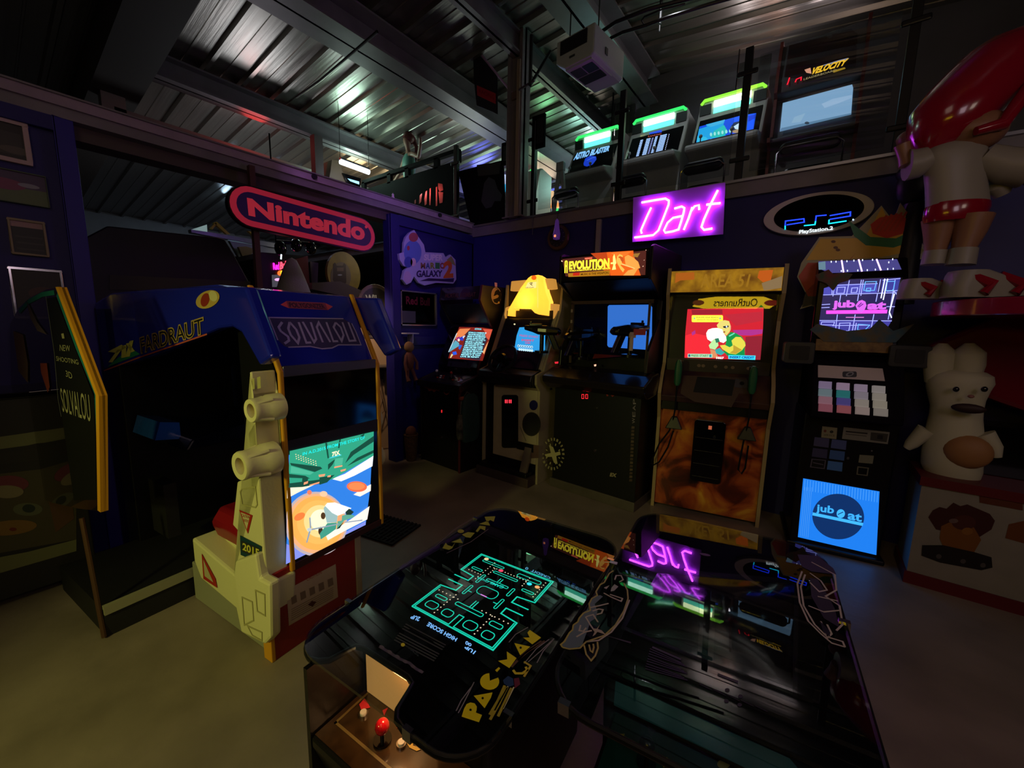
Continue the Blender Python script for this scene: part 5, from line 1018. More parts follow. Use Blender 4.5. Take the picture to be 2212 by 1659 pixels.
A = Art((0, 0, .7475), (1, 0, 0), (0, 1, 0), T1, .0003)
yl2 = pr('e8d81c', .3); dk = pr('5a2a1c'); Kp = zc(960, 1340, 5.53)
def paclet(Kq, qs, dots=()):
    for q in qs: A.ppoly(Kq(*q), yl2, 2)
    for d in dots: A.pell(*Kq(d)[0], 2.6*5.53/Kq.s, 2.6*5.53/Kq.s, black_paint, 3)
Kp.s = 5.53
paclet(Kp, [((205, 1155), (235, 1060), (265, 1005), (310, 985), (360, 995), (388, 1035), (385, 1075), (375, 1105), (450, 1135), (412, 1222)), ((350, 905), (575, 865), (555, 930), (480, 1055)),
            tuple((540+115*math.cos(a), 735+100*math.sin(a)) for a in [math.radians(-28+k*(296/16)) for k in range(17)])+((543, 725),),
            ((605, 600), (650, 562), (668, 578), (628, 622)), ((640, 488), (750, 470), (745, 375), (862, 455), (775, 575)), ((835, 275), (1025, 318), (905, 420)), ((940, 210), (1018, 208), (990, 150), (1020, 118), (1155, 210), (1050, 290))],
       [(312, 1075), (457, 935), (910, 332)])
for st in (((165, 1110), (230, 990), (355, 740)), ((140, 1085), (200, 960), (320, 800)), ((770, 265), (850, 170), (1000, 85)), ((1000, 500), (1160, 360), (1310, 220)), ((1105, 510), (1180, 370), (1300, 235)), ((950, 520), (1100, 340), (1250, 230))): A.pstroke(Kp(*st), .0022, pr('8a8494'), 1)
for st in (((800, 560), (950, 400), (1160, 250)), ((870, 480), (1000, 370), (1200, 250))): A.pstroke(Kp(*st), .006, pr('5a3c2c'), 1)
for st in (((540, 1130), (640, 960), (720, 780)), ((545, 1190), (640, 1020), (750, 800)), ((640, 1150), (740, 940), (800, 810))): A.pstroke(Kp(*st), .006, pr('a89a28'), 1)
for st in (((600, 1080), (700, 900), (760, 790)), ((700, 1060), (780, 900), (830, 800))): A.pstroke(Kp(*st), .003, pr('d8d0a0'), 1)
# a plain winged swirl stands where the printed figure is
A.ppoly(Kp((700, 720), (760, 670), (820, 700), (830, 780), (770, 800), (710, 760)), pr('1c3a6a'), 3); A.ppoly(Kp((830, 700), (890, 690), (905, 770), (840, 820)), pr('6a1c34'), 3)
A.pstroke(Kp((820, 600), (850, 640), (930, 640), (990, 600), (970, 560)), .006, pr('d8c42a'), 4); A.pstroke(Kp((950, 500), (1030, 550), (950, 680)), .005, pr('c8b43a'), 4)
Kf = zc(640, 1080, 2.865)
# far-side lettering, small, reads from the other seat
fq = [((905, 300), (925, 265), (935, 280), (965, 290), (985, 262), (965, 300), (945, 310)), ((960, 262), (1015, 240), (1030, 268)), ((1025, 215), (1062, 200), (1105, 205), (1078, 235), (1050, 232)), ((1110, 195), (1135, 160), (1172, 165), (1168, 190), (1140, 178), (1122, 200)), ((1130, 150), (1185, 130), (1200, 160)), ((1165, 105), (1232, 102), (1222, 135), (1200, 125), (1180, 140))]
for q in fq: A.ppoly(Kf(*q), pr('8a8228'), 2)
A.pell(*Kf((1018, 195))[0], 7, 4, pr('8a7a28'), 3)
for st in (((860, 290), (980, 180), (1100, 110)), ((930, 330), (1080, 260), (1190, 180))): A.pstroke(Kf(*st), .003, pr('55405a'), 1)
# instructions beside the screen
for k in range(8): A.pstroke(Kf((676-k*10, 768+k*14), (925-k*10, 900+k*14)), .0035, pr('3a3a42'), 1) if k != 3 else A.pstroke(Kf((700, 800), (850, 880)), .003, pr('3a3a42'), 1)
A.ptext('NAMCO', Kf((680, 910), (760, 975), (750, 945), (690, 905)), pr('38404e'), 1, bold=.03); A.pell(*Kf((660, 898))[0], 4.5, 4, pr('c8b838'), 2)
A.pstroke(Kf((515, 908), (560, 935), (600, 960), (640, 985), (700, 1010), (740, 1045), (785, 1070)), .007, pr('4a3f5a'), 1)
for k in range(6): A.pell(*Kf((530+k*48, 912+k*30))[0], 6, 3.5, pr('5c5068'), 2, rot=.5)
A.build('top_print', T1)
# the lit maze below the glass : own layout, double walled outline with stepped sides
A = Art((0, 0, .7388), (1, 0, 0), (0, 1, 0), T1, .0004)
q = [A.q(*p) for p in ((890, 1310), (1065, 1405), (1195, 1257), (1040, 1197))]
O_, BX, TX, BY = Vector(q[0]), Vector(q[1]), Vector(q[2]), Vector(q[3])
def mz(x, y): p = O_*(1-x)*(1-y)+BX*x*(1-y)+TX*x*y+BY*(1-x)*y; return (p.x, p.y)
gr = em('18d8b8', 1.25); dot = em('ffe0c0', 1.4)
def ml(*pts, w=.0032, c=False): A.stroke([mz(*p) for p in pts], w, gr, 1, c)
ml((0, 0), (1, 0), (1, .34), (.80, .36), (.80, .44), (1.0, .44), w=.0045); ml((1.0, .53), (.80, .53), (.80, .62), (1, .64), (1, 1), (0, 1), (0, .66), (.20, .64), (.20, .56), (0, .56), w=.0045); ml((0, .47), (.20, .47), (.20, .38), (0, .36), (0, 0), w=.0045)
ml((.02, .015), (.47, .015), (.47, .15), (.53, .15), (.53, .015), (.98, .015), (.98, .33)); ml((.98, .66), (.98, .985), (.02, .985), (.02, .67)); ml((.02, .345), (.02, .015))
for x0, x1, y0, y1 in ((.08, .22, .07, .15), (.30, .42, .07, .15), (.58, .72, .06, .15), (.80, .92, .06, .14), (.08, .22, .21, .25), (.78, .92, .20, .25), (.33, .67, .23, .27), (.38, .62, .46, .58), (.28, .31, .38, .52), (.69, .72, .38, .52), (.28, .31, .58, .72), (.69, .72, .58, .70), (.36, .64, .66, .69), (.08, .22, .74, .77), (.78, .92, .72, .75), (.10, .40, .90, .93), (.60, .90, .88, .93), (.34, .66, .80, .83)):
    P = rrect(x0, x1, y0, y1, min(x1-x0, y1-y0)*.42, 3); ml(*P, w=.0028, c=True)
for a, b_ in (((.485, .27), (.485, .37)), ((.515, .27), (.515, .37)), ((.485, .69), (.485, .76)), ((.515, .69), (.515, .76)), ((.31, .44), (.36, .44)), ((.64, .44), (.69, .44))): ml(a, b_)
for x in [.05+.052*k for k in range(18)]:
    if x < .32 or x > .62: A.poly([(mz(x, .295)[0]+dx, mz(x, .295)[1]+dy) for dx, dy in ((-.0018, -.0018), (.0018, -.0018), (.0018, .0018), (-.0018, .0018))], dot, 2)
for x, y in [(.25, .05+.04*k) for k in range(8)]+[(.75, .05+.04*k) for k in range(7)]+[(.25, .62+.04*k) for k in range(9)]+[(.75, .78+.035*k) for k in range(5)]+[(.30+.04*k, .865) for k in range(12)]+[(.08+.045*k, .70) for k in range(4)]+[(.94, .70+.04*k) for k in range(7)]+[(.32, .75+.035*k) for k in range(4)]: A.poly([(mz(x, y)[0]+dx, mz(x, y)[1]+dy) for dx, dy in ((-.0018, -.0018), (.0018, -.0018), (.0018, .0018), (-.0018, .0018))], dot, 2)
for (x, y), c in (((.12, .95), 'ffd8a0'), ((.40, .865), 'ff5070'), ((.80, .84), '30e8ff'), ((.90, .84), 'ffb070')): A.ell(*mz(x, y), .0085, .0075, em(c, 1.4), 3, 12)
A.stroke([mz(.46, .46), mz(.54, .46)], .004, em('f080f0', 1.3), 3)
bt = em('80b8ff', 1.5)
Kq = zc(860, 1160, 5.925)
def rt(s_, quad): A.ptext(s_, Kq(*quad), bt, 2, bold=.03)
rt('1UP', ((1000, 1465), (865, 1395), (845, 1425), (965, 1508))); rt('00', ((945, 1375), (870, 1330), (855, 1375), (930, 1410))); rt('HIGH SCORE', ((762, 1300), (395, 1090), (362, 1140), (735, 1345))); rt('2UP', ((290, 1030), (185, 1000), (150, 1045), (262, 1085)))
A.ptext('CREDIT  0', Kq((1955, 520), (1640, 385), (1620, 415), (1945, 545)), em('60b0e0', 1.2), 2, bold=.02); A.ptext('GAME OVER', Kq((1365, 640), (1010, 510), (1005, 530), (1330, 670)), em('20e0d0', 1.2), 3, bold=.02)
A.build('lit_maze', T1)
# ---------- second table
T2 = thing('cocktail_arcade_table', 'black glass cocktail game table with airbrushed script lettering and a dark screen', 'arcade table', (-.136, 1.19, .006), 6.5)
T2.rotation_euler = (.045, -.020, math.radians(6.5))
MB.xf = (.908, .080)
X0, X1, YA, YB = -.345, .335, -.492, .575
table_body(T2, -.27, .25, wb2, -.24)
for s0, s1 in ((-.45, -.24), (.54, .30)): ctrl_box(T2, -.235, .22, s0, s1, wb2, None)
A = Art((0, 0, .5505), (1, 0, 0), (0, 1, 0), T2); A.rect(-0.2043, 0.1907, -0.3995, -0.2225, mat('teal_panel', '0f3230', .25, coat=.4), 0)
yt = pr('a89a30')
for q in ([(1330, 1588), (1350, 1586), (1343, 1606)], [(1432, 1659), (1440, 1636), (1458, 1659)], [(1562, 1628), (1574, 1610), (1586, 1636)]): A.ppoly(q, yt, 2)
A.pell(1563, 1652, 14, 10, pr('b8ae78'), 2); A.ppoly([(1398, 1556), (1412, 1562), (1424, 1570), (1408, 1592), (1400, 1585)], black_paint, 2); A.build('control_panel', T2)
A = Art((0, 0, .56), (1, 0, 0), (0, 1, 0), T2)
b = MB(); b.px([(-.275, .52), (-.255, .64), (-.245, .64), (-.255, .52)], -.225, .21, mat('teal_lit_strip', '2c5a58', .3, emit=.10)); b.build('reflector_strip', T2)
joystick(T2, -.12, -.34, .471, mat('black_ball', '0a0a0a', .2), r=.02, h=.05)
b = MB(); b.px([(-.475, .05), (-.475, .50), (-.45, .50), (-.45, .05)], -.245, -.215, mat('wood_leg', '6a4428', .5, noise=.3)); b.box(.20, .23, -.475, -.45, .05, .50, MC['wood_leg']); b.build('corner_post', T2)
out2 = rrect(X0, X1, YA, YB, .12, 8)
k = max(i for i, p in enumerate(out2) if p[0] < -.1 and p[1] < 0)
nx0, nx1, ny = -.225, .19, -.35
notch = [(nx0-.02, YA), (nx0-.003, YA+.015), (nx0, YA+.03), (nx0, ny-.02), (nx0+.02, ny), (nx1-.02, ny), (nx1, ny-.02), (nx1, YA+.03), (nx1+.003, YA+.015), (nx1+.02, YA)]
b = MB(); b.pz(rrect(X0, X1, YA, YB, .12, 8), .677, .685, MC['table_clear_glass']); b.build('glass_top', T2)
b = MB(); b.pz([(x*.992, y*.994) for x, y in out2[:k+1]+notch+out2[k+1:]], .664, .676, tglass); b.build('table_top', T2)
b = MB(); b.tube([(x, y, .672) for x, y in out2], .0075, MC['black_rubber_edge'], 8, True); b.build('edge_strip', T2, smooth=True)
for x, y in ((-.285, YA+.004), (X0+.003, .10), (X1-.003, .15)): MB().box(x-.014, x+.014, y-.008, y+.008, .66, .689, chrome).build('glass_clip', T2)
A = Art((0, 0, .7657), (1, 0, 0), (0, 1, 0), T2, .0003); Kp = zc(1200, 1200, 6.636)
g1 = pr('5a6a78'); g2 = pr('b0a498'); g3 = pr('a89a50')
A.ppoly(Kp((150, 1180), (230, 1080), (250, 1000), (330, 950), (350, 880), (420, 800), (500, 780), (480, 700), (560, 590), (640, 570), (680, 590), (560, 700), (600, 800), (580, 900), (500, 950), (450, 1100), (400, 1230), (380, 1300), (250, 1340), (100, 1320), (90, 1260)), g1, 1)
for st in (((100, 1320), (75, 1280), (130, 1235), (160, 1180), (200, 1110), (245, 1070), (255, 1000), (320, 955), (340, 900), (400, 830), (500, 790), (480, 700), (520, 620), (600, 575), (580, 520), (640, 420), (700, 390), (770, 260), (830, 220)),
           ((100, 1320), (200, 1345), (350, 1330), (400, 1280), (440, 1240), (700, 1150), (860, 1000), (980, 800), (1040, 620), (1030, 500), (980, 400)), ((440, 1240), (620, 1220), (800, 1100), (960, 900), (1060, 640)),
           ((410, 1290), (440, 1420), (510, 1510), (570, 1440), (610, 1330), (600, 1240)), ((480, 1280), (500, 1370), (530, 1390), (550, 1320), (540, 1270)), ((300, 1170), (420, 1100), (520, 1080)), ((360, 1000), (340, 1080), (400, 1090), (440, 1040)),
           ((430, 880), (500, 1000), (550, 1070)), ((440, 880), (540, 850), (610, 960)), ((530, 800), (620, 770), (680, 780), (660, 830), (590, 850)), ((500, 750), (640, 720), (760, 690)), ((690, 540), (800, 600), (940, 660), (960, 620), (780, 560)), ((700, 470), (760, 440), (720, 480)), ((850, 350), (870, 290), (940, 290), (970, 350), (920, 380))):
    A.pstroke(Kp(*st), .0042, g2 if st[0][1] < 1260 else g3, 2)
A.ppoly(Kp((640, 990), (605, 1060), (660, 1075), (720, 1140), (600, 1100), (570, 1140), (530, 1165), (560, 1100), (520, 1050), (590, 1055)), pr('a89a8c'), 3)
A.ppoly(Kp((800, 470), (845, 415), (900, 450), (840, 510), (790, 520)), pr('9a9a9c'), 3)
for k in range(3): A.pstroke(Kp((640+k*60, 1130+k*16), (1080, 1245+k*8)), .0016, pr('3a3438'), 1)
Ks = zc(1180, 1100, 2.968)
A.ppoly(Ks((1610, 290), (1640, 370), (1700, 400), (1860, 420), (1840, 380), (1740, 300)), pr('2a2236'), 1)
for st in (((1640, 400), (1610, 480), (1625, 600), (1680, 720), (1760, 800), (1830, 860), (1915, 885)), ((1660, 420), (1632, 500), (1650, 620), (1720, 740), (1800, 820), (1900, 850), (1915, 885)), ((1700, 340), (1850, 420), (1860, 520), (1790, 560), (1880, 620), (1900, 740), (1860, 780)), ((1690, 410), (1760, 460), (1800, 520), (1750, 530), (1690, 470)), ((1760, 720), (1800, 830), (1830, 800), (1800, 740)), ((1680, 620), (1780, 660), (1880, 650)), ((1740, 560), (1870, 590))): A.pstroke(Ks(*st), .0045, g2, 2)
A.ppoly(Ks((1690, 440), (1740, 450), (1810, 560), (1850, 640), (1880, 760), (1780, 700), (1700, 560)), pr('241e22'), 1); A.ppoly(Ks((1755, 720), (1815, 780), (1820, 820), (1775, 790)), pr('0c0809'), 3)
for k in range(9): A.pstroke(Ks((665-k*4, 895+k*16), (865+(k % 3)*20, 985+k*14)), .003, pr('25242a'), 1)
A.pstroke(Ks((680, 885), (865, 965)), .006, pr('3c3a42'), 1); A.pstroke(Ks((1100, 1060), (1230, 1110)), .007, pr('3c3a42'), 1)
for k in range(5): A.pstroke(Ks((980+k*90, 1120+k*35), (1060+k*90, 1160+k*35)), .0025, pr('25242a'), 1)
for (x, y) in ((1155, 1230), (1240, 1255), (1160, 1160), (1245, 1200)): A.pell(*Ks((x, y))[0], 5, 4, pr('2c2a30'), 1)
A.pell(*Ks((1018, 292))[0], 12, 2.5, pr('202028'), 2, rot=.2)
A.build('top_print', T2)
A = Art((0, 0, .7563), (1, 0, 0), (0, 1, 0), T2, .0003); A.ppoly([(1405, 1225), (1726, 1252), (1722, 1515), (1340, 1358)], black_paint, 0); A.build('screen_cutout', T2)
qd = [Vector(A.q(*p)) for p in ((1352, 1354), (1712, 1502), (1716, 1262), (1420, 1238))]
b = MB(); b.flat = True; NN = 14; V_ = []; F_ = []
for j in range(NN+1):
    for i in range(NN+1):
        a_, c_ = i/NN, j/NN; p = qd[0]*(1-a_)*(1-c_)+qd[1]*a_*(1-c_)+qd[2]*a_*c_+qd[3]*(1-a_)*c_
        V_.append((p.x, p.y, .7567+.0075*(1-(2*a_-1)**2)*(1-(2*c_-1)**2)))
for j in range(NN):
    for i in range(NN): k_ = j*(NN+1)+i; F_.append([k_, k_+1, k_+NN+2, k_+NN+1])
b.mesh(V_, F_, mat('tube_glass', '0c0814', .04, coat=.6)); b.build('dark_screen', T2, smooth=True)

MB.xf = None
# ================================================================== MEZZANINE
MZ = 2.72
# railing posts with clamps and panes
rail_b = mat('railing_black', '08080a', .4)
def post(x, h=1.02, label='', y=3.97):
    t = thing('railing_post', label, 'railing post', (x, y, 2.76), 0, 'railing posts on the mezzanine edge')
    b = MB(); b.box(-.028, .028, -.02, .02, 0, h, rail_b); b.box(-.05, .05, -.03, .03, 0, .012, rail_b); b.build('upright', t, bevel=.003)
    for z in (.18, .83): MB().box(-.075, .075, -.032, -.012, z-.02, z+.02, rail_b).build('clamp', t, bevel=.012)
    return t
post(-3.95, label='black railing post at the right end of the black panel crate', h=1.05); post(-2.73, label='black railing post just right of the tall grey column')
post(-1.715, label='black railing post between the first and second green-lit cabinets'); post(-.668, label='black railing post in front of the blue-screened cabinet'); post(.303, label='black railing post at the right end of the mezzanine edge')
gp_ = glass('railing_glass', 'f0f4f6', .01, .97)
for k, (a, b_, lb) in enumerate(((-2.66, -1.79, 'left clear glass railing pane in front of the first green-lit cabinet'), (-1.64, -.74, 'middle clear glass railing pane behind the violet neon sign'), (-.59, .23, 'right clear glass railing pane in front of the red-bodied tall cabinet'))):
    tag(MB().box(a, b_, 3.965, 3.975, 2.84, 3.70, gp_).build('glass_pane'), lb, 'glass pane', 'glass railing panes')
# candy cabinets
candy = mat('candy_white', 'a8a8a4', .4); cdark = mat('candy_bezel', '07080c', .12, coat=.5)
def candy_cab(x, label, art, glow, yaw=0, Yc=4.86):
    t = thing('arcade_cabinet', label, 'arcade machine', (x, Yc, MZ), yaw, 'white cabinets with green lit headers')
    w = .325
    b = MB(); b.px([(-.12, 0), (-.12, .56), (-.32, .60), (-.33, .66), (-.10, .72), (.06, 1.02), (.14, 1.20), (.55, 1.20), (.62, .4), (.5, 0)], -w, w, candy); b.build('body', t, bevel=.02)
    b = MB(); b.px([(-.105, .725), (.075, 1.05), (.16, 1.05), (.0, .70)], -w+.03, w-.03, cdark); b.build('screen_bezel', t, bevel=.006)
    # header: green translucent hood with a lit plate and two speakers
    gm = mat('green_hood_%s' % glow, glow, .3, emit=1.5)
    b = MB(); P = rrect(-w+.01, w-.01, 1.07, 1.245, .05, 5); 
    arch = [p for p in P]; b.py(arch, .10, .18, candy); b.build('header_shell', t, bevel=.01)
    b = MB(); b.tube([(-w+.03, .085, 1.20), (-w+.06, .085, 1.235), (w-.06, .085, 1.235), (w-.03, .085, 1.20)], .016, gm, 8); b.build('hood_strip', t, smooth=True)
    b = MB(); b.box(-.17, .17, .075, .10, 1.15, 1.205, mat('header_tube_%s' % glow, 'c8ffe0' if glow[0] != '9' else 'f0ffc0', .3, emit=7)); b.box(-.17, .17, .082, .1, 1.085, 1.14, mat('header_plate_%s' % glow, '60ffd0', .3, emit=2.6)); b.build('lit_header', t)
    for sx in (-.25, .25):
        b = MB(); b.box(sx-.055, sx+.055, .08, .11, 1.09, 1.19, mat('candy_speaker', '26302c', .6, bump=.4, bscale=150)); b.build('speaker', t)
    b = MB(); b.px([(-.30, .665), (-.12, .715), (-.12, .725), (-.31, .675)], -w+.04, w-.04, mat('candy_panel', '6a6668', .3)); b.build('control_panel', t)
    for sx in (-.2, .08):
        b = MB(); b.cyl((sx, -.22, .69), (sx, -.22, .75), .006, chrome, 6); b.ell((sx, -.22, .76), (.018, .018, .018), mat('ball_grey', '9a9a9a', .3), 10, 6); b.build('joystick', t, smooth=True)
    A = Art((0, -.106, .725), (1, 0, 0), (0, .18, .325), t); art(A); A.build('lit_screen')
    return t
def sA(A):
    Kp = zc(1190, 160, 5.53); lb = em('8cc8ff', 1.4)
    A.ptext('ARKANOID', Kp((270, 1030), (700, 915), (720, 850), (300, 945)), lb, 2, bold=.04) if 0 else A.ptext('ASTRO BLASTER', Kp((268, 1032), (690, 920), (720, 850), (300, 945)), lb, 2, bold=.05)
    A.ppoly(Kp((390, 1070), (410, 1010), (470, 975), (540, 985), (545, 1020), (500, 1080), (430, 1105), (395, 1095)), em('1c40d0', 1.1), 1); A.pstroke(Kp((430, 1035), (500, 1000), (530, 1000)), .008, em('5080f0', 1.2), 3)
    A.ptext('PRESS 1P', Kp((555, 1147), (675, 1138), (675, 1122), (555, 1130)), em('e8e8ff', 1.3), 2, bold=.03)
def sB(A):
    Kp = zc(1190, 160, 5.53); w_ = em('a8c8ff', 1.5)
    A.ppoly(Kp((1180, 690), (1325, 660), (1325, 695), (1175, 720)), em('1838e0', 1.3), 1); A.ptext('RANKING', Kp((1160, 760), (1320, 725), (1322, 705), (1162, 738)), em('d05038', 1), 2)
    A.ptext('BEST', Kp((1070, 752), (1130, 738), (1132, 718), (1072, 730)), em('c8c890', 1), 2)
    for k in range(12):
        f = k/11; 
        for (xa, xb, ya, yb) in ((1068, 1100, 790, 783), (1140, 1190, 775, 765), (1205, 1225, 765, 760), (1245, 1275, 750, 742), (1305, 1385, 735, 715)):
            dx = -f*62; dy = f*222; q = [(xa+dx, ya+dy+14), (xb+dx, yb+dy+14), (xb+dx+3, yb+dy), (xa+dx+3, ya+dy)]; A.ppoly(Kp(*q), w_ if xa != 1205 else em('9098d8', 1.1), 1)
        A.pell(*Kp((1412-f*55, 722+f*218))[0], .9, .9, em('d0d8ff', 1.3), 1)
    A.ppoly(Kp((1158, 1020), (1235, 1008), (1220, 1035), (1190, 1048), (1162, 1040)), em('20c090', 1.2), 1); A.ptext('CREDIT 1', Kp((1240, 1025), (1370, 1008), (1372, 988), (1244, 1003)), em('b8d850', 1.2), 1, bold=.03); A.ptext('1 8 :', Kp((968, 1090), (1045, 1078), (1050, 1058), (970, 1066)), w_, 1)
def sC(A):
    Kp = zc(1460, 60, 4.609)
    A.ppoly(Kp((200, 1155), (235, 985), (650, 875), (800, 850), (770, 1030), (620, 1070)), em('0f50e8', 1.2), 1)
    A.ppoly(Kp((205, 1155), (230, 1010), (310, 985), (300, 965), (490, 915), (460, 1010), (500, 1080), (330, 1110)), em('20a8e8', 1.25), 2); A.ppoly(Kp((205, 1150), (215, 1080), (300, 1090), (320, 1115)), em('38c8f0', 1.2), 3)
    A.ppoly(Kp((300, 970), (490, 915), (470, 950), (350, 990)), em('48b8e8', 1.2), 3); A.ppoly(Kp((380, 1030), (480, 970), (520, 1040), (460, 1090), (350, 1095)), em('28c8c0', 1.2), 3)
    A.ppoly(Kp((545, 990), (580, 945), (640, 930), (650, 1000), (600, 1030), (560, 1040)), em('182a50', 1), 3); A.ppoly(Kp((575, 985), (640, 945), (640, 1020), (590, 1010)), em('b8d8e8', 1.1), 4); A.ppoly(Kp((560, 1030), (650, 1000), (648, 1050), (570, 1050)), em('a08868', 1), 4)
    A.ppoly(Kp((720, 880), (795, 862), (790, 900), (720, 940)), em('1038c8', 1.1), 2)
    A.ptext('TO BE CONTINUED', Kp((340, 1135), (650, 1082), (652, 1060), (343, 1110)), em('c8e8ff', 1.3), 4, bold=.03); 
    for k in range(6): A.pell(*Kp((350+k*38, 1065-k*7))[0], 2.4, 4, em('a8f0e8', 1.2), 4)
c1 = candy_cab(-2.46, 'white cabinet with green header and dark blue title screen, leftmost of the three', sA, '3cff70')
candy_cab(-1.70, 'white cabinet with green header and a blue ranking table on screen, middle of the three', sB, '3cff71')
candy_cab(-.955, 'white cabinet with yellow-green header and bright blue game screen, right of the three', sC, '9cff40')
# tall cabinet with lit light-blue screen
V = thing('arcade_cabinet', 'tall red-sided arcade cabinet with pale blue screen and yellow logo upstairs', 'arcade machine', (-.235, 4.80, MZ), 0)
b = MB(); b.px([(-.1, 0), (-.1, .50), (-.20, .54), (-.20, .57), (-.02, .62), (.02, .98), (-.04, 1.02), (-.04, 1.12), (.06, 1.47), (.5, 1.50), (.55, 0)], -.31, .31, mat('dusty_grey_cab', '4a484a', .45)); b.build('body', V, bevel=.01)
for x in (-.325, .30):
    b = MB(); b.px([(-.12, 0), (-.12, .50), (-.22, .54), (-.22, .58), (-.06, .64), (-.03, .98), (-.07, 1.02), (-.07, 1.12), (.03, 1.50), (.5, 1.52), (.55, 0)], x, x+.025, mat('oxide_red_side', '5c2218', .45)); b.build('side_panel', V)
A = fx(V, -.101) if 0 else Art((0, -.03, .74), (1, 0, 0), (0, .045, .24), V); Kp = zc(1460, 60, 4.609)
A.ppoly([Kp(p)[0] for p in ((1035, 1035), (1065, 750), (1755, 565), (1765, 600), (1745, 865))], em('8fb8dc', 1.0), 1)
A.ppoly(Kp((1050, 1000), (1745, 850), (1745, 866), (1036, 1034)), em('6890b0', 1), 2); A.ppoly(Kp((1240, 940), (1290, 850), (1180, 890), (1150, 950)), em('a0c4e0', 1), 2); A.ppoly(Kp((1450, 760), (1560, 710), (1750, 670), (1750, 700), (1600, 760), (1480, 800)), em('a8c8e8', 1), 2); A.pell(*Kp((1305, 950))[0], 5, 3, em('3a4858', 1), 3)
A.build('lit_screen', V)
A = Art((0, -.041, 1.12), (1, 0, 0), (0, .10, .35), V)
A.ppoly(Kp((1080, 490), (1130, 175), (1740, 10), (1810, 60), (1790, 380), (1280, 520)), mat('faded_marquee', '1e1618', .3, noise=.7, nscale=10, ncol='3a201c'), 0)
A.ptext('VELOCITY', Kp((1350, 470), (1700, 370), (1725, 305), (1370, 400)), em('f0b82c', 1.4), 3, bold=.05, shear=.3); A.ppoly(Kp((1280, 420), (1340, 400), (1350, 460), (1300, 450)), em('f0a888', 1), 3); A.ppoly(Kp((1380, 400), (1620, 325), (1720, 300), (1690, 330)), em('a8a8c0', .9), 2)
A.ptext('LEADERBOARD', Kp((1270, 525), (1600, 430), (1600, 412), (1275, 505)), em('c8b078', .9), 3); A.ppoly(Kp((1560, 430), (1680, 395), (1690, 410), (1570, 450)), em('b08a20', .9), 3)
rd2 = em('ff1830', 1.8); A.pstroke(Kp((1108, 570), (1120, 540), (1132, 498)), .010, rd2, 4); A.pstroke(Kp((1188, 545), (1200, 515), (1248, 495), (1245, 528)), .010, rd2, 4)
A.pell(*Kp((1530, 80))[0], 6, 6, pr('4a4a4e'), 2); A.build('marquee', V)
# stools with chrome tube backs
def stool(x, y, w, label):
    t = thing('bar_chair', label, 'chair', (x, y, MZ), 0, 'padded chairs on the mezzanine')
    pad = mat('dark_vinyl_pad', '14121a', .35)
    b = MB(); b.rings([[(px_*w, .02+py_*.03, z) for px_, py_ in rrect(-1, 1, -1, 1, .6, 4)] for z, px_s in ((.24, 1), (.25, 1), (.34, 1), (.35, 1))], pad) if 0 else b.py(rrect(-w, w, .235, .345, .05, 6), .0, .05, pad); b.build('back_pad', t, bevel=.015)
    b = MB(); b.pz(rrect(-w*.95, w*.95, .04, .42, .08, 6), .10, .15, pad); b.build('seat', t, bevel=.015)
    b = MB(); b.tube([(-w-.015, .0, .06), (-w-.015, -.01, .26), (-w+.03, -.012, .30), (w-.03, -.012, .30), (w+.015, -.01, .26), (w+.015, .0, .06)], .008, chrome, 8); b.build('back_tube', t, smooth=True)
    for sx in (-w*.85, w*.85):
        for sy in (.06, .38): MB().cyl((sx, sy, 0), (sx*.95, sy, .10), .011, chrome, 8).build('leg', t, smooth=True)
    b = MB(); b.tube([(-w*.85, .38, .1), (-w-.01, .2, .1), (-w-.015, 0, .07)], .008, chrome, 6); b.tube([(w*.85, .38, .1), (w+.01, .2, .1), (w+.015, 0, .07)], .008, chrome, 6); b.build('side_tubes', t, smooth=True)
    return t
stool(-2.40, 4.12, .15, 'dark padded chair in front of the leftmost green-lit cabinet'); stool(-1.66, 4.12, .15, 'dark padded chair in front of the middle green-lit cabinet'); stool(-.99, 4.12, .17, 'dark padded chair directly behind the violet neon sign'); stool(-.21, 4.12, .20, 'wide dark chair with chrome tube back before the red-sided cabinet')
# hanging display boards above the cabinets
for x, z, lb in ((-2.33, 4.06, 'dark square acoustic board behind the leftmost green-lit cabinet'), (-.86, 4.06, 'dark square acoustic board behind the blue-screened cabinet')):
    t = thing('wall_board', lb, 'board', (x, 5.40, z), 0, 'dark boards behind the cabinets'); b = MB(); b.box(-.16, .16, 0, .025, 0, .40, mat('mottled_board', '3a3c3c', .6, noise=.6, nscale=6)); b.build('board', t); MB().box(-.16, -.15, .0, .03, .0, 0.55, dark_steel).build('hanger', t)
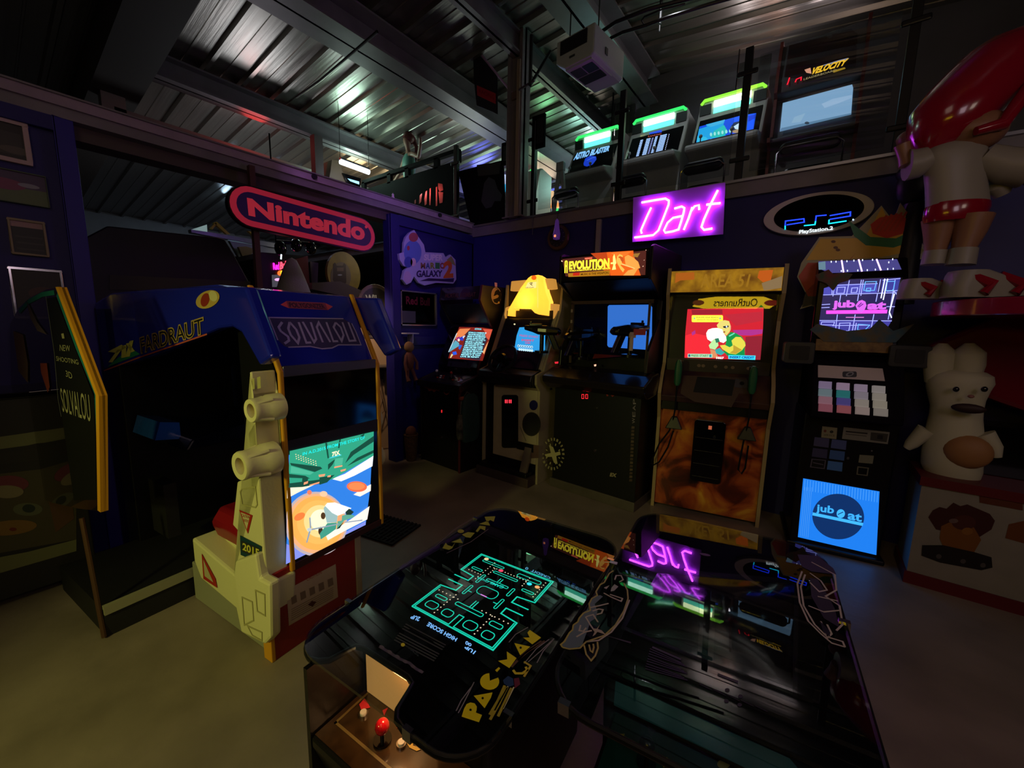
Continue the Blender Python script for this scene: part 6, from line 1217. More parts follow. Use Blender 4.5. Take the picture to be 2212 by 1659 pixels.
# black panel crate with cut-out logo, statue behind
cr = mat('crate_black', '050506', .85, spec=.15)
t = thing('display_crate', 'black panelled crate with shiny cut-out letters beside the lilac beam', 'crate', (-5.02, 4.03, 2.74))
b = MB(); b.box(-1.12, 1.04, .0, .03, .0, .92, cr); b.box(-1.12, 1.04, .0, .06, 1.02, 1.07, cr)
for x in (-1.10, -.42, .0, .62, 1.02): b.box(x-.04, x+.04, .0, .05, .90, 1.04, cr)
b.build('front_panel', t)
A = Art((0, -.001, 0), (1, 0, 0), (0, 0, 1), t); Kp = zc(660, 240, 6.32); sv = mat('mirror_letter', 'b8b8b4', .18, metal=1)
for q in (((1810, 985), (1870, 995), (1880, 1080), (1830, 1100), (1812, 1060)), ((1780, 1040), (1798, 1030), (1800, 1290), (1778, 1300)), ((1695, 1060), (1712, 1050), (1708, 1285), (1690, 1285)), ((1640, 1100), (1660, 1085), (1655, 1270), (1628, 1290), (1622, 1200)), ((1560, 1150), (1592, 1120), (1580, 1240), (1550, 1270)), ((1490, 1220), (1508, 1205), (1508, 1260), (1488, 1268)), ((1815, 1100), (1880, 1110), (1870, 1250), (1830, 1260))): A.ppoly(Kp(*q), sv, 1)
A.build('letters', t)
# small white figurine standing on the beam
t = thing('figurine', 'tiny pale figurine standing on the lilac beam', 'figurine', (-3.64, 2.745, 2.806)); b = MB(); fw_ = mat('figurine_white', 'd8c0d0', .4); b.lathe([(.012, 0), (.016, .02), (.010, .035), (.013, .045), (.001, .062)], (0, 0, 0), fw_, 12); b.build('body', t, smooth=True); MB().box(-.014, .014, -.012, .012, 0.0, .012, black_paint).build('base', t)
# poster board leaning behind the column
t = thing('standing_poster', 'black standing poster with a pale teal beast silhouette, left of the column', 'poster', (-3.55, 4.10, 2.76))
b = MB(); P = [Art((0, 0, 0), (1, 0, 0), (0, 0, 1), t).q(*p) for p in ((990, 370), (1086, 346), (1092, 470), (1100, 490), (1018, 492))]; b.py(P, 0, .02, cr); b.build('panel', t)
A = Art((0, 0, 0), (1, 0, 0), (0, 0, 1), t); Kp = zc(600, 200, 3.072); A.ppoly(Kp((1370, 600), (1400, 560), (1440, 580), (1460, 640), (1490, 680), (1480, 720), (1440, 720), (1420, 760), (1380, 770), (1350, 720), (1360, 660)), pr('1c2e38'), 1); A.ppoly(Kp((1320, 480), (1480, 460), (1470, 540), (1330, 555)), pr('101418'), 1); A.build('print', t)
# tall white triangular stand right of the column, black board above it
t = thing('a_frame_stand', 'pale grey A-shaped stand right of the tall grey column', 'stand', (-2.63, 4.36, MZ))
b = MB(); 
for sx in (-1, 1): b.ext([(sx*.02-.02, 0, .68), (sx*.02+.02, 0, .68), (sx*.02+.02, .04, .68), (sx*.02-.02, .04, .68)], [(sx*.10-.025, 0, 0), (sx*.10+.025, 0, 0), (sx*.10+.025, .04, 0), (sx*.10-.025, .04, 0)], candy)
b.box(-.05, .05, -.01, .05, .64, .74, candy); b.build('frame', t, bevel=.008)
t = thing('speaker_box', 'black upright speaker board mounted right of the column', 'speaker', (-2.62, 3.895, 3.46)); b = MB(); b.box(-.10, .06, 0, .03, 0, .33, cr); b.build('panel', t); MB().box(-.035, .05, -.004, 0, .04, .29, mat('speaker_face', '202226', .3)).build('grille', t); MB().box(-.06, -.05, -.002, .002, -.9, .28, alu).build('edge_strip', t)
t = thing('speaker_box', 'small black speaker board mounted left of the column', 'speaker', (-3.10, 3.93, 3.40)); b = MB(); b.box(-.07, .06, 0, .03, 0, .24, cr); b.build('panel', t); MB().box(-.04, .03, -.004, 0, .04, .2, MC['speaker_face']).build('grille', t)
# colourful lit machine glimpsed between
t = thing('slot_machine', 'distant colourful lit machine glimpsed right of the column', 'arcade machine', (-2.62, 6.2, MZ)); b = MB(); b.box(-.3, .3, 0, .5, 0, 1.5, dark_steel); b.build('body', t)
A = fx(t, -.001)
for q, c in (((1186, 413), (1195, 412), (1206, 425), (1208, 450), (1196, 452), (1188, 440)), 'e8b888'), (((1190, 440), (1207, 438), (1207, 448), (1190, 450)), 'ff9020'), (((1196, 450), (1207, 449), (1206, 458), (1198, 456)), '30c060'), (((1145, 366), (1156, 364), (1153, 378), (1146, 378)), '30d050'), (((1146, 384), (1152, 384), (1150, 420), (1146, 420)), 'f0e0a0'): A.ppoly(list(q), em(c, 1.4), 1)
A.build('lit_art', t)
t = thing('slot_machine', 'distant machine with a small lit blue and white screen left of the column', 'arcade machine', (-4.1, 5.6, MZ)); b = MB(); b.px([(0, 0), (0, .9), (.1, 1.3), (.2, 1.35), (.5, 1.3), (.5, 0)], -.28, .28, candy); b.build('body', t, bevel=.03)
A = fx(t, -.001); A.ppoly([(1088, 377), (1101, 377), (1101, 398), (1090, 398)], em('a8b8d8', 1.3), 1); A.ppoly([(1090, 398), (1101, 398), (1101, 415), (1091, 415)], em('20a8e0', 1.3), 1); A.build('lit_screen', t)
# ---------- statue of a woman with red hair and teal top behind the crate
W_ = thing('mannequin', 'statue of a red-haired woman in a teal vest standing behind the black crate', 'statue', (-5.45, 4.42, MZ), -12)
skn = mat('statue_skin', '7a5648', .5); tee = mat('statue_teal', '3c6a60', .5); hr = mat('statue_hair', '4a1416', .4)
body = skin('body', [(0, 0, .95, .09, .07), (0, 0, 1.12, .085, .065), (0, .01, 1.30, .10, .07), (0, .01, 1.42, .09, .06), (0, 0, 1.50, .035), (0, -.01, 1.56, .04), (0, -.02, 1.64, .068, .075), (0, -.02, 1.72, .06, .065),
    (.14, .01, 1.43, .04), (.30, .02, 1.34, .032), (.46, -.04, 1.44, .026), (.54, -.08, 1.52, .022), (-.14, .01, 1.43, .04), (-.26, -.02, 1.24, .032), (-.40, -.08, 1.10, .026), (-.50, -.14, 1.02, .022),
    (.08, 0, .86, .08), (.11, 0, .48, .055), (.12, .02, .12, .04), (.12, -.08, .04, .035), (-.08, 0, .86, .08), (-.11, 0, .48, .055), (-.12, .02, .12, .04), (-.12, -.08, .04, .035)],
    [(0, 1), (1, 2), (2, 3), (3, 4), (4, 5), (5, 6), (6, 7), (3, 8), (8, 9), (9, 10), (10, 11), (3, 12), (12, 13), (13, 14), (14, 15), (0, 16), (16, 17), (17, 18), (18, 19), (0, 20), (20, 21), (21, 22), (22, 23)], skn, W_, 2)
b = MB(); b.rings([[(x*w_, y*d_+.005, z) for x, y in ellp(0, 0, 1, 1, 16)] for z, w_, d_ in ((.98, .115, .09), (1.12, .11, .085), (1.28, .13, .10), (1.38, .125, .09), (1.45, .08, .06))], tee); b.build('vest', W_, smooth=True)
b = MB(); b.ell((0, .01, 1.70), (.088, .095, .095), hr, 16, 10); b.tube([(0, .08, 1.72), (.02, .13, 1.6), (.03, .12, 1.42), (.02, .10, 1.3)], [.04, .03, .022, .01], hr, 8); b.build('hair', W_, smooth=True)
b = MB(); b.rings([[(x*w_, y*d_, z) for x, y in ellp(0, 0, 1, 1, 16)] for z, w_, d_ in ((.78, .14, .10), (.92, .125, .10), (1.0, .115, .09))], mat('brown_short', '3a2418', .6)); b.build('shorts', W_, smooth=True)
for sx in (-1, 1):
    b = MB(); b.cyl((sx*.085, -.02, 1.05), (sx*.10, -.02, 1.42), .014, black_paint, 8); b.build('strap', W_)
    MB().ell((sx*.026, -.088, 1.665), (.010, .006, .006), black_paint, 8, 6).build('eye', W_)
MB().cyl((0, 0, .93), (0, 0, .97), .13, black_paint, 20).build('belt', W_)
# lit tube lamp and beige cabinet beyond the beam
t = thing('tube_lamp', 'bright white fluorescent tube lamp hanging beyond the lilac beam', 'lamp', (-5.55, 3.30, 3.50))
pa = atx(735, 349, -5.55)-Vector((-5.55, 3.30, 3.50)); pb = atx(797, 372, -5.55)-Vector((-5.55, 3.30, 3.50))
b = MB(); b.tube([pa, pb], .034, mat('tube_white', 'f0f8ff', .3, emit=7), 10); b.build('tube', t, smooth=True)
b = MB(); b.tube([pa+Vector((0, 0, .04)), pb+Vector((0, 0, .04))], .022, alu, 6); 
for p in (pa, pb): b.cyl(p+Vector((0, 0, .05)), p+Vector((0, 0, .9)), .004, black_paint, 6)
b.build('fitting', t)
t = thing('arcade_cabinet', 'beige cabinet with a small dark lit screen left of the black crate', 'arcade machine', (-6.1, 3.55, 2.72), 90)
def bq(x, y): P = atx(x, y, -5.9); return (P.y, P.z)
b = MB(); P = [bq(*p) for p in ((717, 345), (732, 347), (742, 375), (757, 408), (710, 392), (714, 370))]; bg = mat('beige_plastic', '7a6c54', .45)
b.ext([(-5.9, y, z) for y, z in P], [(-6.3, y, z) for y, z in P], bg); o = b.build('cabinet_shell'); o.parent = t; o.matrix_parent_inverse = world_of(t).inverted()
P = [bq(*p) for p in ((738, 374), (778, 386), (776, 412), (752, 405))]; b = MB(); b.ext([(-5.88, y, z) for y, z in P], [(-6.2, y, z) for y, z in P], black_gloss); o = b.build('monitor'); o.parent = t; o.matrix_parent_inverse = world_of(t).inverted()
P = [bq(*p) for p in ((749, 386), (774, 393), (774, 399), (755, 392))]; b = MB(); b.ext([(-5.875, y, z) for y, z in P], [(-5.88, y, z) for y, z in P], em('a0d8ff', 1.6)); o = b.build('lit_screen'); o.parent = t; o.matrix_parent_inverse = world_of(t).inverted()
P = [bq(*p) for p in ((717, 392), (757, 408), (757, 440), (717, 440))]; b = MB(); b.ext([(-5.95, y, max(z, 2.72)) for y, z in P], [(-6.3, y, max(z, 2.72)) for y, z in P], bg); o = b.build('cabinet_base'); o.parent = t; o.matrix_parent_inverse = world_of(t).inverted()
# struts that frame the far roof opening
b = MB(); ps = mat('post_grey', '5a5652', .5)
P = [atx(p[0], p[1], -6.0) for p in ((682, 275), (682, 398))]; b.box(-6.06, -5.94, P[0].y-.06, P[0].y+.06, 2.72, 4.15, ps); struct(b.build('trim_11'))
# ---------- warm-air unit under the ridge beam
H = thing('ceiling_heater', 'white boxy air heater hanging from the ridge beam', 'heater', (-1.93, 3.49, 3.84), -6)
hw = mat('heater_white', '9aa8a0', .45); hg = mat('heater_grille', '2c3834', .5)
def hz(x, y): A_ = Art((0, 0, 0), (1, 0, 0), (0, 0, 1), H); return A_.q(x, y)
b = MB(); p_ = [(-.33, .12), (-.33, .42), (-.26, .47), (.16, .47), (.20, .42), (.20, .10), (.12, .0), (-.26, .0)]
b.py([(-.23, .07), (-.23, .25), (.17, .25), (.17, .02), (.14, .0), (-.13, .0)], -.06, .46, hw); b.build('housing', H, bevel=.012)
b = MB(); b.box(-.18, .10, -.068, -.06, .12, .23, mat('heater_recess', '15191a', .5)); b.build('front_recess', H); MB().box(-.08, -.02, -.068, -.06, .06, .078, hg).build('handle_slot', H, bevel=.008); MB().box(.170, .178, .12, .16, .08, .14, hg).build('side_slot', H, bevel=.006)
b = MB(); b.box(-.13, .14, -.04, .30, -.012, .0, hw); o = b.build('outlet_frame', H)
b = MB(); b.box(-.11, .0, .0, .12, -.016, -.012, hg); b.box(.015, .12, .0, .12, -.016, -.012, mat('heater_dark_green', '1c3a34', .5)); b.box(-.19, -.07, .12, .23, -.016, -.012, MC['heater_dark_green']) if 0 else None; b.build('outlet_slot', o)
b = MB()
for k in range(9): b.box(-.11, .12, .135+k*.013, .141+k*.013, -.02, -.012, hg)
b.build('louvre', o)
for sx in (-.25, .13): MB().cyl((sx*.8, .10, .24), (sx*.8, .10, .62), .006, black_paint, 6).build('hanger_rod', H)
# pipes and cables under the roof
def pipe(name, label, pts_px, z, r, m, cat='pipe'):
    P = [atz(x, y, z) for x, y in pts_px]; o0 = P[0]; t = thing(name, label, cat, o0); b = MB(); b.tube([p-o0 for p in P], r, m, 8); b.build('run', t, smooth=True); return t
pm = mat('black_pipe', '0a0a0c', .45)
pipe('ceiling_pipe', 'black pipe running from the heater up to the right under the roof', [(1300, 68), (1330, 48), (1400, 20), (1470, 2), (1560, -20), (1700, -60)], 4.25, .016, pm)
pipe('ceiling_pipe', 'second black pipe curving off the heater toward the top right', [(1305, 95), (1320, 82), (1345, 70), (1395, 55), (1440, 38), (1530, 10), (1620, -15)], 4.2, .014, pm)
pipe('ceiling_cable', 'thin bent black cable hooked under the roof right of the heater', [(1392, 55), (1386, 44), (1392, 36), (1430, 20), (1480, 8)], 4.22, .007, pm, 'cable')
t = thing('pipe_hanger', 'black vertical pipe hanger under the roof right of the heater', 'hanger', aty(1427, 25, 4.0)); b = MB(); b.cyl((0, 0, -.10), (0, 0, .35), .014, pm, 8); b.cyl((0, 0, -.16), (0, 0, -.1), .006, pm, 6); b.build('rod', t, smooth=True)
t = thing('ceiling_bracket', 'dark triangular steel truss bracket under the roof right of the column', 'bracket', (-2.55, 3.6, 3.92)); b = MB(); b.cyl((0, 0, 0), (.0, .35, .48), .015, pm, 6); b.cyl((0, 0, 0), (.0, 0, .45), .018, pm, 6); b.cyl((-.14, 0, .0), (.05, .0, .03), .012, alu, 6); b.build('strut', t)
pipe('electric_conduit', 'thin dark conduit crossing the big roof purlin at upper left', [(815, 68), (752, 122), (690, 175), (640, 210)], 4.10, .012, pm, 'conduit')
# flag on a pole clamped to the column
t = thing('flag', 'small navy flag with a red band on a lilac pole clamped to the column', 'flag', (-3.05, 3.88, 4.05))
A = Art((0, 0, 0), (1, 0, 0), (0, 0, 1), t); q = lambda x, y: A.q(x, y)
p0, p1 = q(1112, 208), q(1020, 93); b = MB(); b.tube([(p0[0], 0, p0[1]), (p1[0], -.02, p1[1])], .012, mat('lilac_pole', 'a888b8', .4), 8); b.build('pole', t, smooth=True)
F_ = [q(*p) for p in ((1022, 102), (1075, 165), (1075, 247), (1060, 240), (1030, 228), (1024, 170))]; b = MB(); b.py(F_, -.004, .004, mat('navy_cloth', '12121e', .8)); b.build('cloth', t)
A = Art((0, -.005, 0), (1, 0, 0), (0, 0, 1), t); A.ppoly([(1030, 184), (1071, 202), (1071, 225), (1031, 206)], pr('a02030'), 1); A.ptext('RACING', [(1035, 200), (1068, 216), (1068, 206), (1035, 192)], pr('6a1018'), 2); A.build('band', t)
MB().box(p0[0]-.03, p0[0]+.05, -.02, .04, p0[1]-.04, p0[1]+.04, mat('clamp_beige', '6a5a50', .5)).build('clamp', t)
# ================================================================== LEFT HALL SEEN THROUGH THE OPENING
def xplane(x0):
    def f(px, py): P = atx(px, py, x0); return (P.y, P.z)
    return f
def slabx(b, pts, x0, x1, m): b.ext([(x0, y, z) for y, z in pts], [(x1, y, z) for y, z in pts], m); return b
def rel(o, t): o.parent = t; o.matrix_parent_inverse = world_of(t).inverted(); return o
# big purple-black cabinet
g = xplane(-4.5)
t = thing('projection_cabinet', 'large dark purple cabinet hood behind the blue spaceship machine', 'arcade machine', (-4.9, 1.1, 0), 90)
P = [g(*p) for p in ((186, 512), (232, 488), (470, 513), (486, 517), (505, 548), (543, 618), (543, 700), (186, 700))]
rel(slabx(MB(), P, -4.5, -5.3, mat('purple_black_laminate', '180a28', .45)).build('hood', bevel=.01), t)
P = [g(*p) for p in ((236, 594), (540, 608), (540, 632), (236, 626))]; rel(slabx(MB(), P, -4.49, -4.5, mat('olive_grey_band', '34322a', .5)).build('band'), t)
zb = P[0][1]-.2
rel(MB().box(-5.25, -4.55, P[0][0], P[1][0], 0, zb, black_paint).build('base'), t)
# silver rail and yellow frame of a crane machine
g = xplane(-5.6)
t = thing('crane_machine', 'crane machine top with silver rail and yellow frame below the red oval sign', 'crane machine', (-5.9, 2.2, 0), 90)
sil = mat('silver_rail', 'a8b0b4', .25, metal=.9); yel = mat('yellow_frame', 'b8a23c', .4)
P = [g(*p) for p in ((412, 495), (414, 502), (600, 536), (600, 526))]; rel(slabx(MB(), P, -5.6, -5.7, sil).build('rail'), t)
P = [g(*p) for p in ((500, 519), (600, 536), (600, 565), (530, 572), (515, 545))]; rel(slabx(MB(), P, -5.66, -5.72, mat('pale_panel', '8a989c', .3, metal=.4)).build('panel'), t)
b = MB(); 
for q in (((458, 482), (465, 480), (494, 507), (486, 507)), ((452, 494), (462, 482), (465, 485), (456, 497)), ((532, 500), (548, 503), (546, 512))): slabx(b, [g(*p) for p in q], -5.55, -5.6, yel)
rel(b.build('yellow_brace'), t)
P = [g(*p) for p in ((413, 496), (447, 485), (448, 501))]; rel(slabx(MB(), P, -5.6, -5.62, mat('pale_glass_panel', 'b8d8d8', .2, emit=.35)).build('side_glass'), t)
P = [g(*p) for p in ((508, 535), (524, 534), (545, 540), (527, 561), (517, 556))]; rel(slabx(MB(), P, -5.5, -5.55, mat('yellow_paper', '8c8450', .5)).build('placard'), t)
P = [g(*p) for p in ((440, 505), (600, 540), (600, 640), (440, 640))]; y0 = min(p[0] for p in P); y1 = max(p[0] for p in P); rel(MB().box(-6.2, -5.72, y0, y1, 0, 2.3, mat('crane_body', '1c1a20', .5)).build('body'), t)
# fridge with neon energy drink lettering
g = xplane(-4.9)
t = thing('drinks_fridge', 'drinks fridge with pink and orange neon lettering behind the white cone', 'fridge', (-5.2, 2.2, 0), 90)
P = [g(*p) for p in ((560, 575), (590, 562), (662, 553), (662, 640), (560, 640))]; ym = min(p[0] for p in P); yM = max(p[0] for p in P); zM = max(p[1] for p in P)
rel(slabx(MB(), [(ym, 0), (yM, 0), (yM, zM), (ym+.05, zM-.03), (ym, zM-.10)], -4.9, -5.5, mat('fridge_dark', '0c0a10', .4)).build('body'), t)
P = [g(*p) for p in ((628, 562), (663, 553), (667, 612), (640, 612))]; rel(slabx(MB(), P, -4.88, -4.9, mat('fridge_red', '6a1c24', .4)).build('red_side'), t)
P = [g(*p) for p in ((668, 565), (686, 568), (684, 612), (672, 612))]; rel(slabx(MB(), P, -4.88, -4.9, mat('door_beige', '5a5048', .5)).build('door_strip'), t)
P = [g(*p) for p in ((587, 594), (612, 593), (606, 620), (588, 620))]; rel(slabx(MB(), P, -4.885, -4.9, mat('fridge_white', '8a8896', .4, emit=.25)).build('lit_shelf'), t)
FAr = Art((-4.879, 0, 0), (0, 1, 0), (0, 0, 1)); 
FAr.ptext('Red', [(590, 583), (603, 583), (603, 566), (589, 568)], em('ff20c0', 2.6), 2, bold=.05); FAr.ptext('Bull', [(604, 583), (619, 580), (620, 563), (605, 566)], em('ff4860', 2.4), 2, bold=.05)
FAr.pell(607, 590, 8, 6, em('ff5a20', 2.4), 2); FAr.pell(608, 590, 2.2, 5.5, em('ffc020', 2.6), 3); FAr.pell(600, 604, 7, 3, em('e8a0e0', 1.6), 2)
rel(FAr.b.build('neon_lettering'), t)
# round dark spotlights above the fridge
g = xplane(-4.6)
t = thing('spotlight_bar', 'row of dark round spotlights hanging under the red oval sign', 'lamp', (-4.6, 2.0, 2.2), 90)
b = MB(); ph = mat('dark_gloss_lamp', '0a0b0d', .15, coat=.6)
for (x, y, r) in ((606, 536, .075), (640, 530, .07), (672, 536, .07)):
    p = atx(x, y, -4.6); b = MB(); b.ell(p, (.06, r*.8, r), ph, 14, 10); rel(b.build('lamp_head', smooth=True), t)
p0, p1 = atx(596, 522, -4.6), atx(690, 528, -4.6); b = MB(); b.tube([p0, p1], .02, ph, 8); b.tube([p0, (p0.x, p0.y, 3.4)], .008, ph, 6); rel(b.build('bar', smooth=True), t)
b = MB(); b.tube([atx(608, 545, -4.58), atx(607, 560, -4.58)], .008, em('d8f0f8', 1.6), 6); rel(b.build('lit_tip'), t)
# white cone figure on top
g = xplane(-4.2)
t = thing('plush_cone', 'pale grey cone shaped plush standing behind the blue machine roof', 'plush toy', (-4.15, 2.0, 0), 90)
pb0 = atx(598, 632, -4.2); pb1 = atx(668, 632, -4.2); pt = atx(634, 557, -4.2); r = (pb1.y-pb0.y)/2; c = ((pb0.y+pb1.y)/2); hh = pt.z-pb0.z
b = MB(); b.lathe([(r*1.1, -.5), (r*1.02, 0), (r*.78, hh*.35), (r*.5, hh*.7), (r*.28, hh*.93), (.001, hh)], (-4.2, c, pb0.z), mat('plush_grey', '8c8880', .85, bump=.3, bscale=60), 24); rel(b.build('cone', smooth=True), t)
rel(MB().box(-4.4, -4.0, c-.2, c+.2, 0, pb0.z-.5, black_paint).build('plinth'), t)
# yellow shell sign
g = xplane(-4.75)
t = thing('tombstone_sign', 'yellow oval board with a brown machine figure on top of a dark table', 'sign', (-4.75, 2.7, 0), 90)
cpt = atx(744, 592, -4.75); rx = (atx(779, 592, -4.75).y-atx(708, 592, -4.75).y)/2; rz = (atx(744, 545, -4.75).z-atx(744, 640, -4.75).z)/2
b = MB(); slabx(b, ellp(cpt.y, cpt.z, rx, rz, 36), -4.75, -4.80, mat('mustard_board', '86741f', .5, noise=.35, nscale=6)); rel(b.build('oval_board'), t)
SA = Art((-4.749, 0, 0), (0, 1, 0), (0, 0, 1)); SA.pell(736, 598, 22, 32, pr('5c5038'), 1); SA.ppoly([(720, 570), (724, 567), (727, 574), (740, 574), (743, 568), (747, 572), (748, 610), (740, 618), (725, 616), (719, 604)], pr('2a1410'), 2); SA.ppoly([(727, 578), (742, 578), (742, 586), (728, 586)], pr('5a4638'), 3); SA.pell(734, 594, 5, 1.6, pr('8a8a90'), 3)
rel(SA.b.build('print'), t)
P = [g(*p) for p in ((660, 612), (720, 609), (775, 632), (775, 650), (660, 626))]; rel(slabx(MB(), P, -4.6, -5.0, mat('brown_top', '4a4038', .5)).build('table_top'), t)
rel(MB().box(-5.0, -4.65, P[0][0], P[2][0], 0, P[3][1], black_paint).build('base'), t)
# game demo kiosk with rounded top
t = thing('demo_kiosk', 'tall beige console demo kiosk with rounded Wii header beside the blue partition', 'kiosk', (-4.15, 2.80, 0), 62)
def kq(px, py): A_ = Art((0, 0, 0), (1, 0, 0), (0, 0, 1), t); return A_.q(px, py)
ko = mat('kiosk_beige', '9a8468', .45, emit=0); kd = mat('kiosk_grey', '4a443e', .4)
pts = [kq(*p) for p in ((775, 652), (778, 632), (790, 617), (802, 613), (818, 620), (832, 637), (838, 650), (838, 672))]
xl, xr = kq(778, 700)[0]-.02, kq(846, 700)[0]+.02; zt = max(p[1] for p in pts); zh = kq(800, 664)[1]
xm = (xl+xr)/2; w = (xr-xl)/2
arch = [(xl, zh)]+[(xm-w*math.cos(a), zh+.04+(zt-zh-.04)*math.sin(a)) for a in [PI*k/14 for k in range(15)]]+[(xr, zh)]
b = MB(); b.py(arch, .0, .14, ko); b.build('header_hood', t, bevel=.01)
arch2 = [(xm+(x-xm)*.84, zh+(z-zh)*.84) for x, z in arch]; b = MB(); b.py(arch2, -.006, .0, kd); b.build('header_face', t)
A = Art((0, -.0065, 0), (1, 0, 0), (0, 0, 1), t); A.ptext('Wii', [(791, 653), (815, 654), (813, 636), (789, 637)], mat('wii_letter', 'c8b8a0', .4, emit=.25), 1, bold=.03); A.build('lettering')
b = MB(); b.box(xl, xr, .02, .40, 0, zh, ko); b.build('body', t, bevel=.015)
b = MB(); za, zb_ = kq(795, 730)[1], kq(795, 672)[1]; b.box(xl+.05, xr-.05, .008, .02, za, zb_, kd); b.box(xl+.09, xr-.09, .0, .01, za+.04, zb_-.05, mat('kiosk_screen', '2a2018', .15)); b.build('screen', t)
b = MB(); z_ = kq(820, 788)[1]; b.box(xl-.02, xr+.02, -.12, .02, z_-.03, z_, kd)
b.build('console_shelf', t, bevel=.01)
for k in range(2):
    b = MB(); b.box(xm-.08+k*.1, xm-.045+k*.1, -.10, -.08, z_-.16, z_-.02, black_gloss); b.build('controller', t, bevel=.006)
b = MB(); b.tube([(xm, -.05, z_-.03), (xm+.05, -.06, z_-.4), (xm-.02, -.07, z_-.62), (xm+.06, -.06, z_-.55), (xm+.02, -.05, z_-.3)], .005, pr('5c4838'), 6); b.build('cable', t, smooth=True)
lamp('kiosk_fill', 'SPOT', (-3.60, 2.15, 2.2), 60, (1.0, .66, .42), .05, target=(-4.1, 2.85, 1.1), angle=60)  # unseen spot added to brighten the kiosk
# low illustrated cabinet left of the seat machine
t = thing('counter_cabinet', 'low dark cabinet with pale bands and faded food artwork at the far left', 'cabinet', (-3.30, -.5, 0), 90)
fc = MB(); fc.box(-3.64, -3.30, -1.6, .30, .05, 1.12, mat('dark_counter', '16140f', .5)); rel(fc.build('body', bevel=.006), t)
LA = Art((-3.299, 0, 0), (0, 1, 0), (0, 0, 1)); bn = pr('5c5c3c')
yy = lambda x, y: LA.q(x, y)
LA.ppoly([(-60, 952), (60, 935), (165, 916), (165, 938), (60, 962), (-60, 978)], bn, 1); LA.ppoly([(-60, 985), (165, 958), (165, 985), (-60, 1010)], pr('1c1a14'), 1)
LA.ppoly([(-60, 1215), (60, 1192), (165, 1165), (165, 1190), (-60, 1255)], bn, 1); LA.ppoly([(-60, 1030), (165, 1005), (165, 1165), (-60, 1205)], pr('3a3420'), 0)
LA.pell(20, 1045, 42, 18, pr('5a2430'), 2); LA.pell(15, 1062, 36, 14, pr('6a6048'), 3); LA.pell(60, 1100, 32, 14, pr('4a4c38'), 2); LA.pell(62, 1098, 14, 9, pr('1a241c'), 3); LA.pell(20, 1140, 60, 16, pr('6a4c20'), 2, rot=-.1); LA.pell(28, 1143, 8, 4, pr('5a1c14'), 3); LA.ppoly([(100, 1060), (150, 1030), (160, 1120), (120, 1150)], pr('4a3018'), 2)
rel(LA.b.build('front_art'), t)
rel(MB().box(-3.66, -3.28, -1.62, .32, 1.12, 1.15, black_gloss).build('worktop', bevel=.004), t)
# ---------- oval red and violet company sign on its post
t = thing('oval_wall_sign', 'long rounded red-bordered sign reading Nintendo on a thin post', 'sign', (-3.50, 1.815, 2.372), 0)
redb = mat('sign_red', 'd8304a', .35, emit=.30); plum = mat('sign_plum', '3c1f5c', .4, emit=.12)
L, Hh = .60, .142
def stad(l, h, n=12): return [(l-h+h*math.cos(a), h*math.sin(a)) for a in [-PI/2+PI*k/n for k in range(n+1)]]+[(-l+h+h*math.cos(a), h*math.sin(a)) for a in [PI/2+PI*k/n for k in range(n+1)]]
ti = math.radians(-2)
def tl(P): return [(x*math.cos(ti)-z*math.sin(ti), x*math.sin(ti)+z*math.cos(ti)) for x, z in P]
b = MB(); slabx(b, tl(stad(L+.012, Hh+.012)), -.06, -.004, black_paint); b.build('backing', t)
b = MB(); slabx(b, tl(stad(L, Hh)), -.004, .006, redb); b.build('border', t)
b = MB(); slabx(b, tl(stad(L-.04, Hh-.04)), .006, .009, plum); b.build('face', t)
A = Art((.010, 0, 0), (0, 1, 0), (0, 0, 1), t)
A.ptext('Nintendo', [(537, 466), (788, 521), (788, 481), (533, 427)], mat('sign_letter_red', 'e0384c', .4, emit=.35), 1, bold=.045); A.pell(791, 490, 3, 3.4, MC['sign_letter_red'], 1); A.build('lettering')
b = MB(); yp = atx(548, 420, -3.58).y-1.815; b.box(-.12, -.075, yp-.02, yp+.02, -2.372, .34, mat('rust_post', '4a2c28', .5)); b.build('post', t)
# ---------- cut-out sign on the partition: plain sea-creature stand-in shape and lettering
t = thing('cutout_wall_sign', 'pale blue cut-out board reading Super Mario Galaxy 2 on the blue partition', 'sign', (-3.60, 3.2, 2.2), 0)
g_ = Art((0, 0, 0), (0, 1, 0), (0, 0, 1), t); Kp = zc(600, 200, 3.072)
oc = [g_.q(*p) for p in Kp((870, 930), (900, 912), (930, 960), (965, 1010), (975, 1060), (1095, 1066), (1110, 1095), (1140, 1075), (1175, 1110), (1180, 1240), (1160, 1268), (1050, 1262), (970, 1280), (930, 1262), (900, 1220), (880, 1260), (850, 1275), (822, 1240), (835, 1180), (860, 1160), (830, 1150), (805, 1110), (800, 1070), (830, 1060), (832, 1000), (845, 960))]
b = MB(); slabx(b, oc, -.02, .012, mat('cutout_white', 'a8a4d8', .4)); b.build('board', t)
A = Art((.013, 0, 0), (0, 1, 0), (0, 0, 1), t)
A.pell(*Kp((895, 1060))[0], 19, 26, pr('5c74c8'), 1); A.pell(*Kp((860, 1225))[0], 8, 13, pr('b8a0cc'), 1); A.pell(*Kp((900, 960))[0], 10, 10, pr('a04a5a'), 2); A.pell(*Kp((866, 1125))[0], 9, 12, pr('3c50a8'), 2); A.pell(*Kp((898, 1125))[0], 6, 9, pr('d0b0c8'), 2); A.pell(*Kp((866, 1032))[0], 3, 5, pr('a83848'), 2)
A.ptext('SUPER', Kp((968, 1114), (1094, 1118), (1096, 1074), (970, 1072)), pr('d8d0e8'), 3, bold=.04)
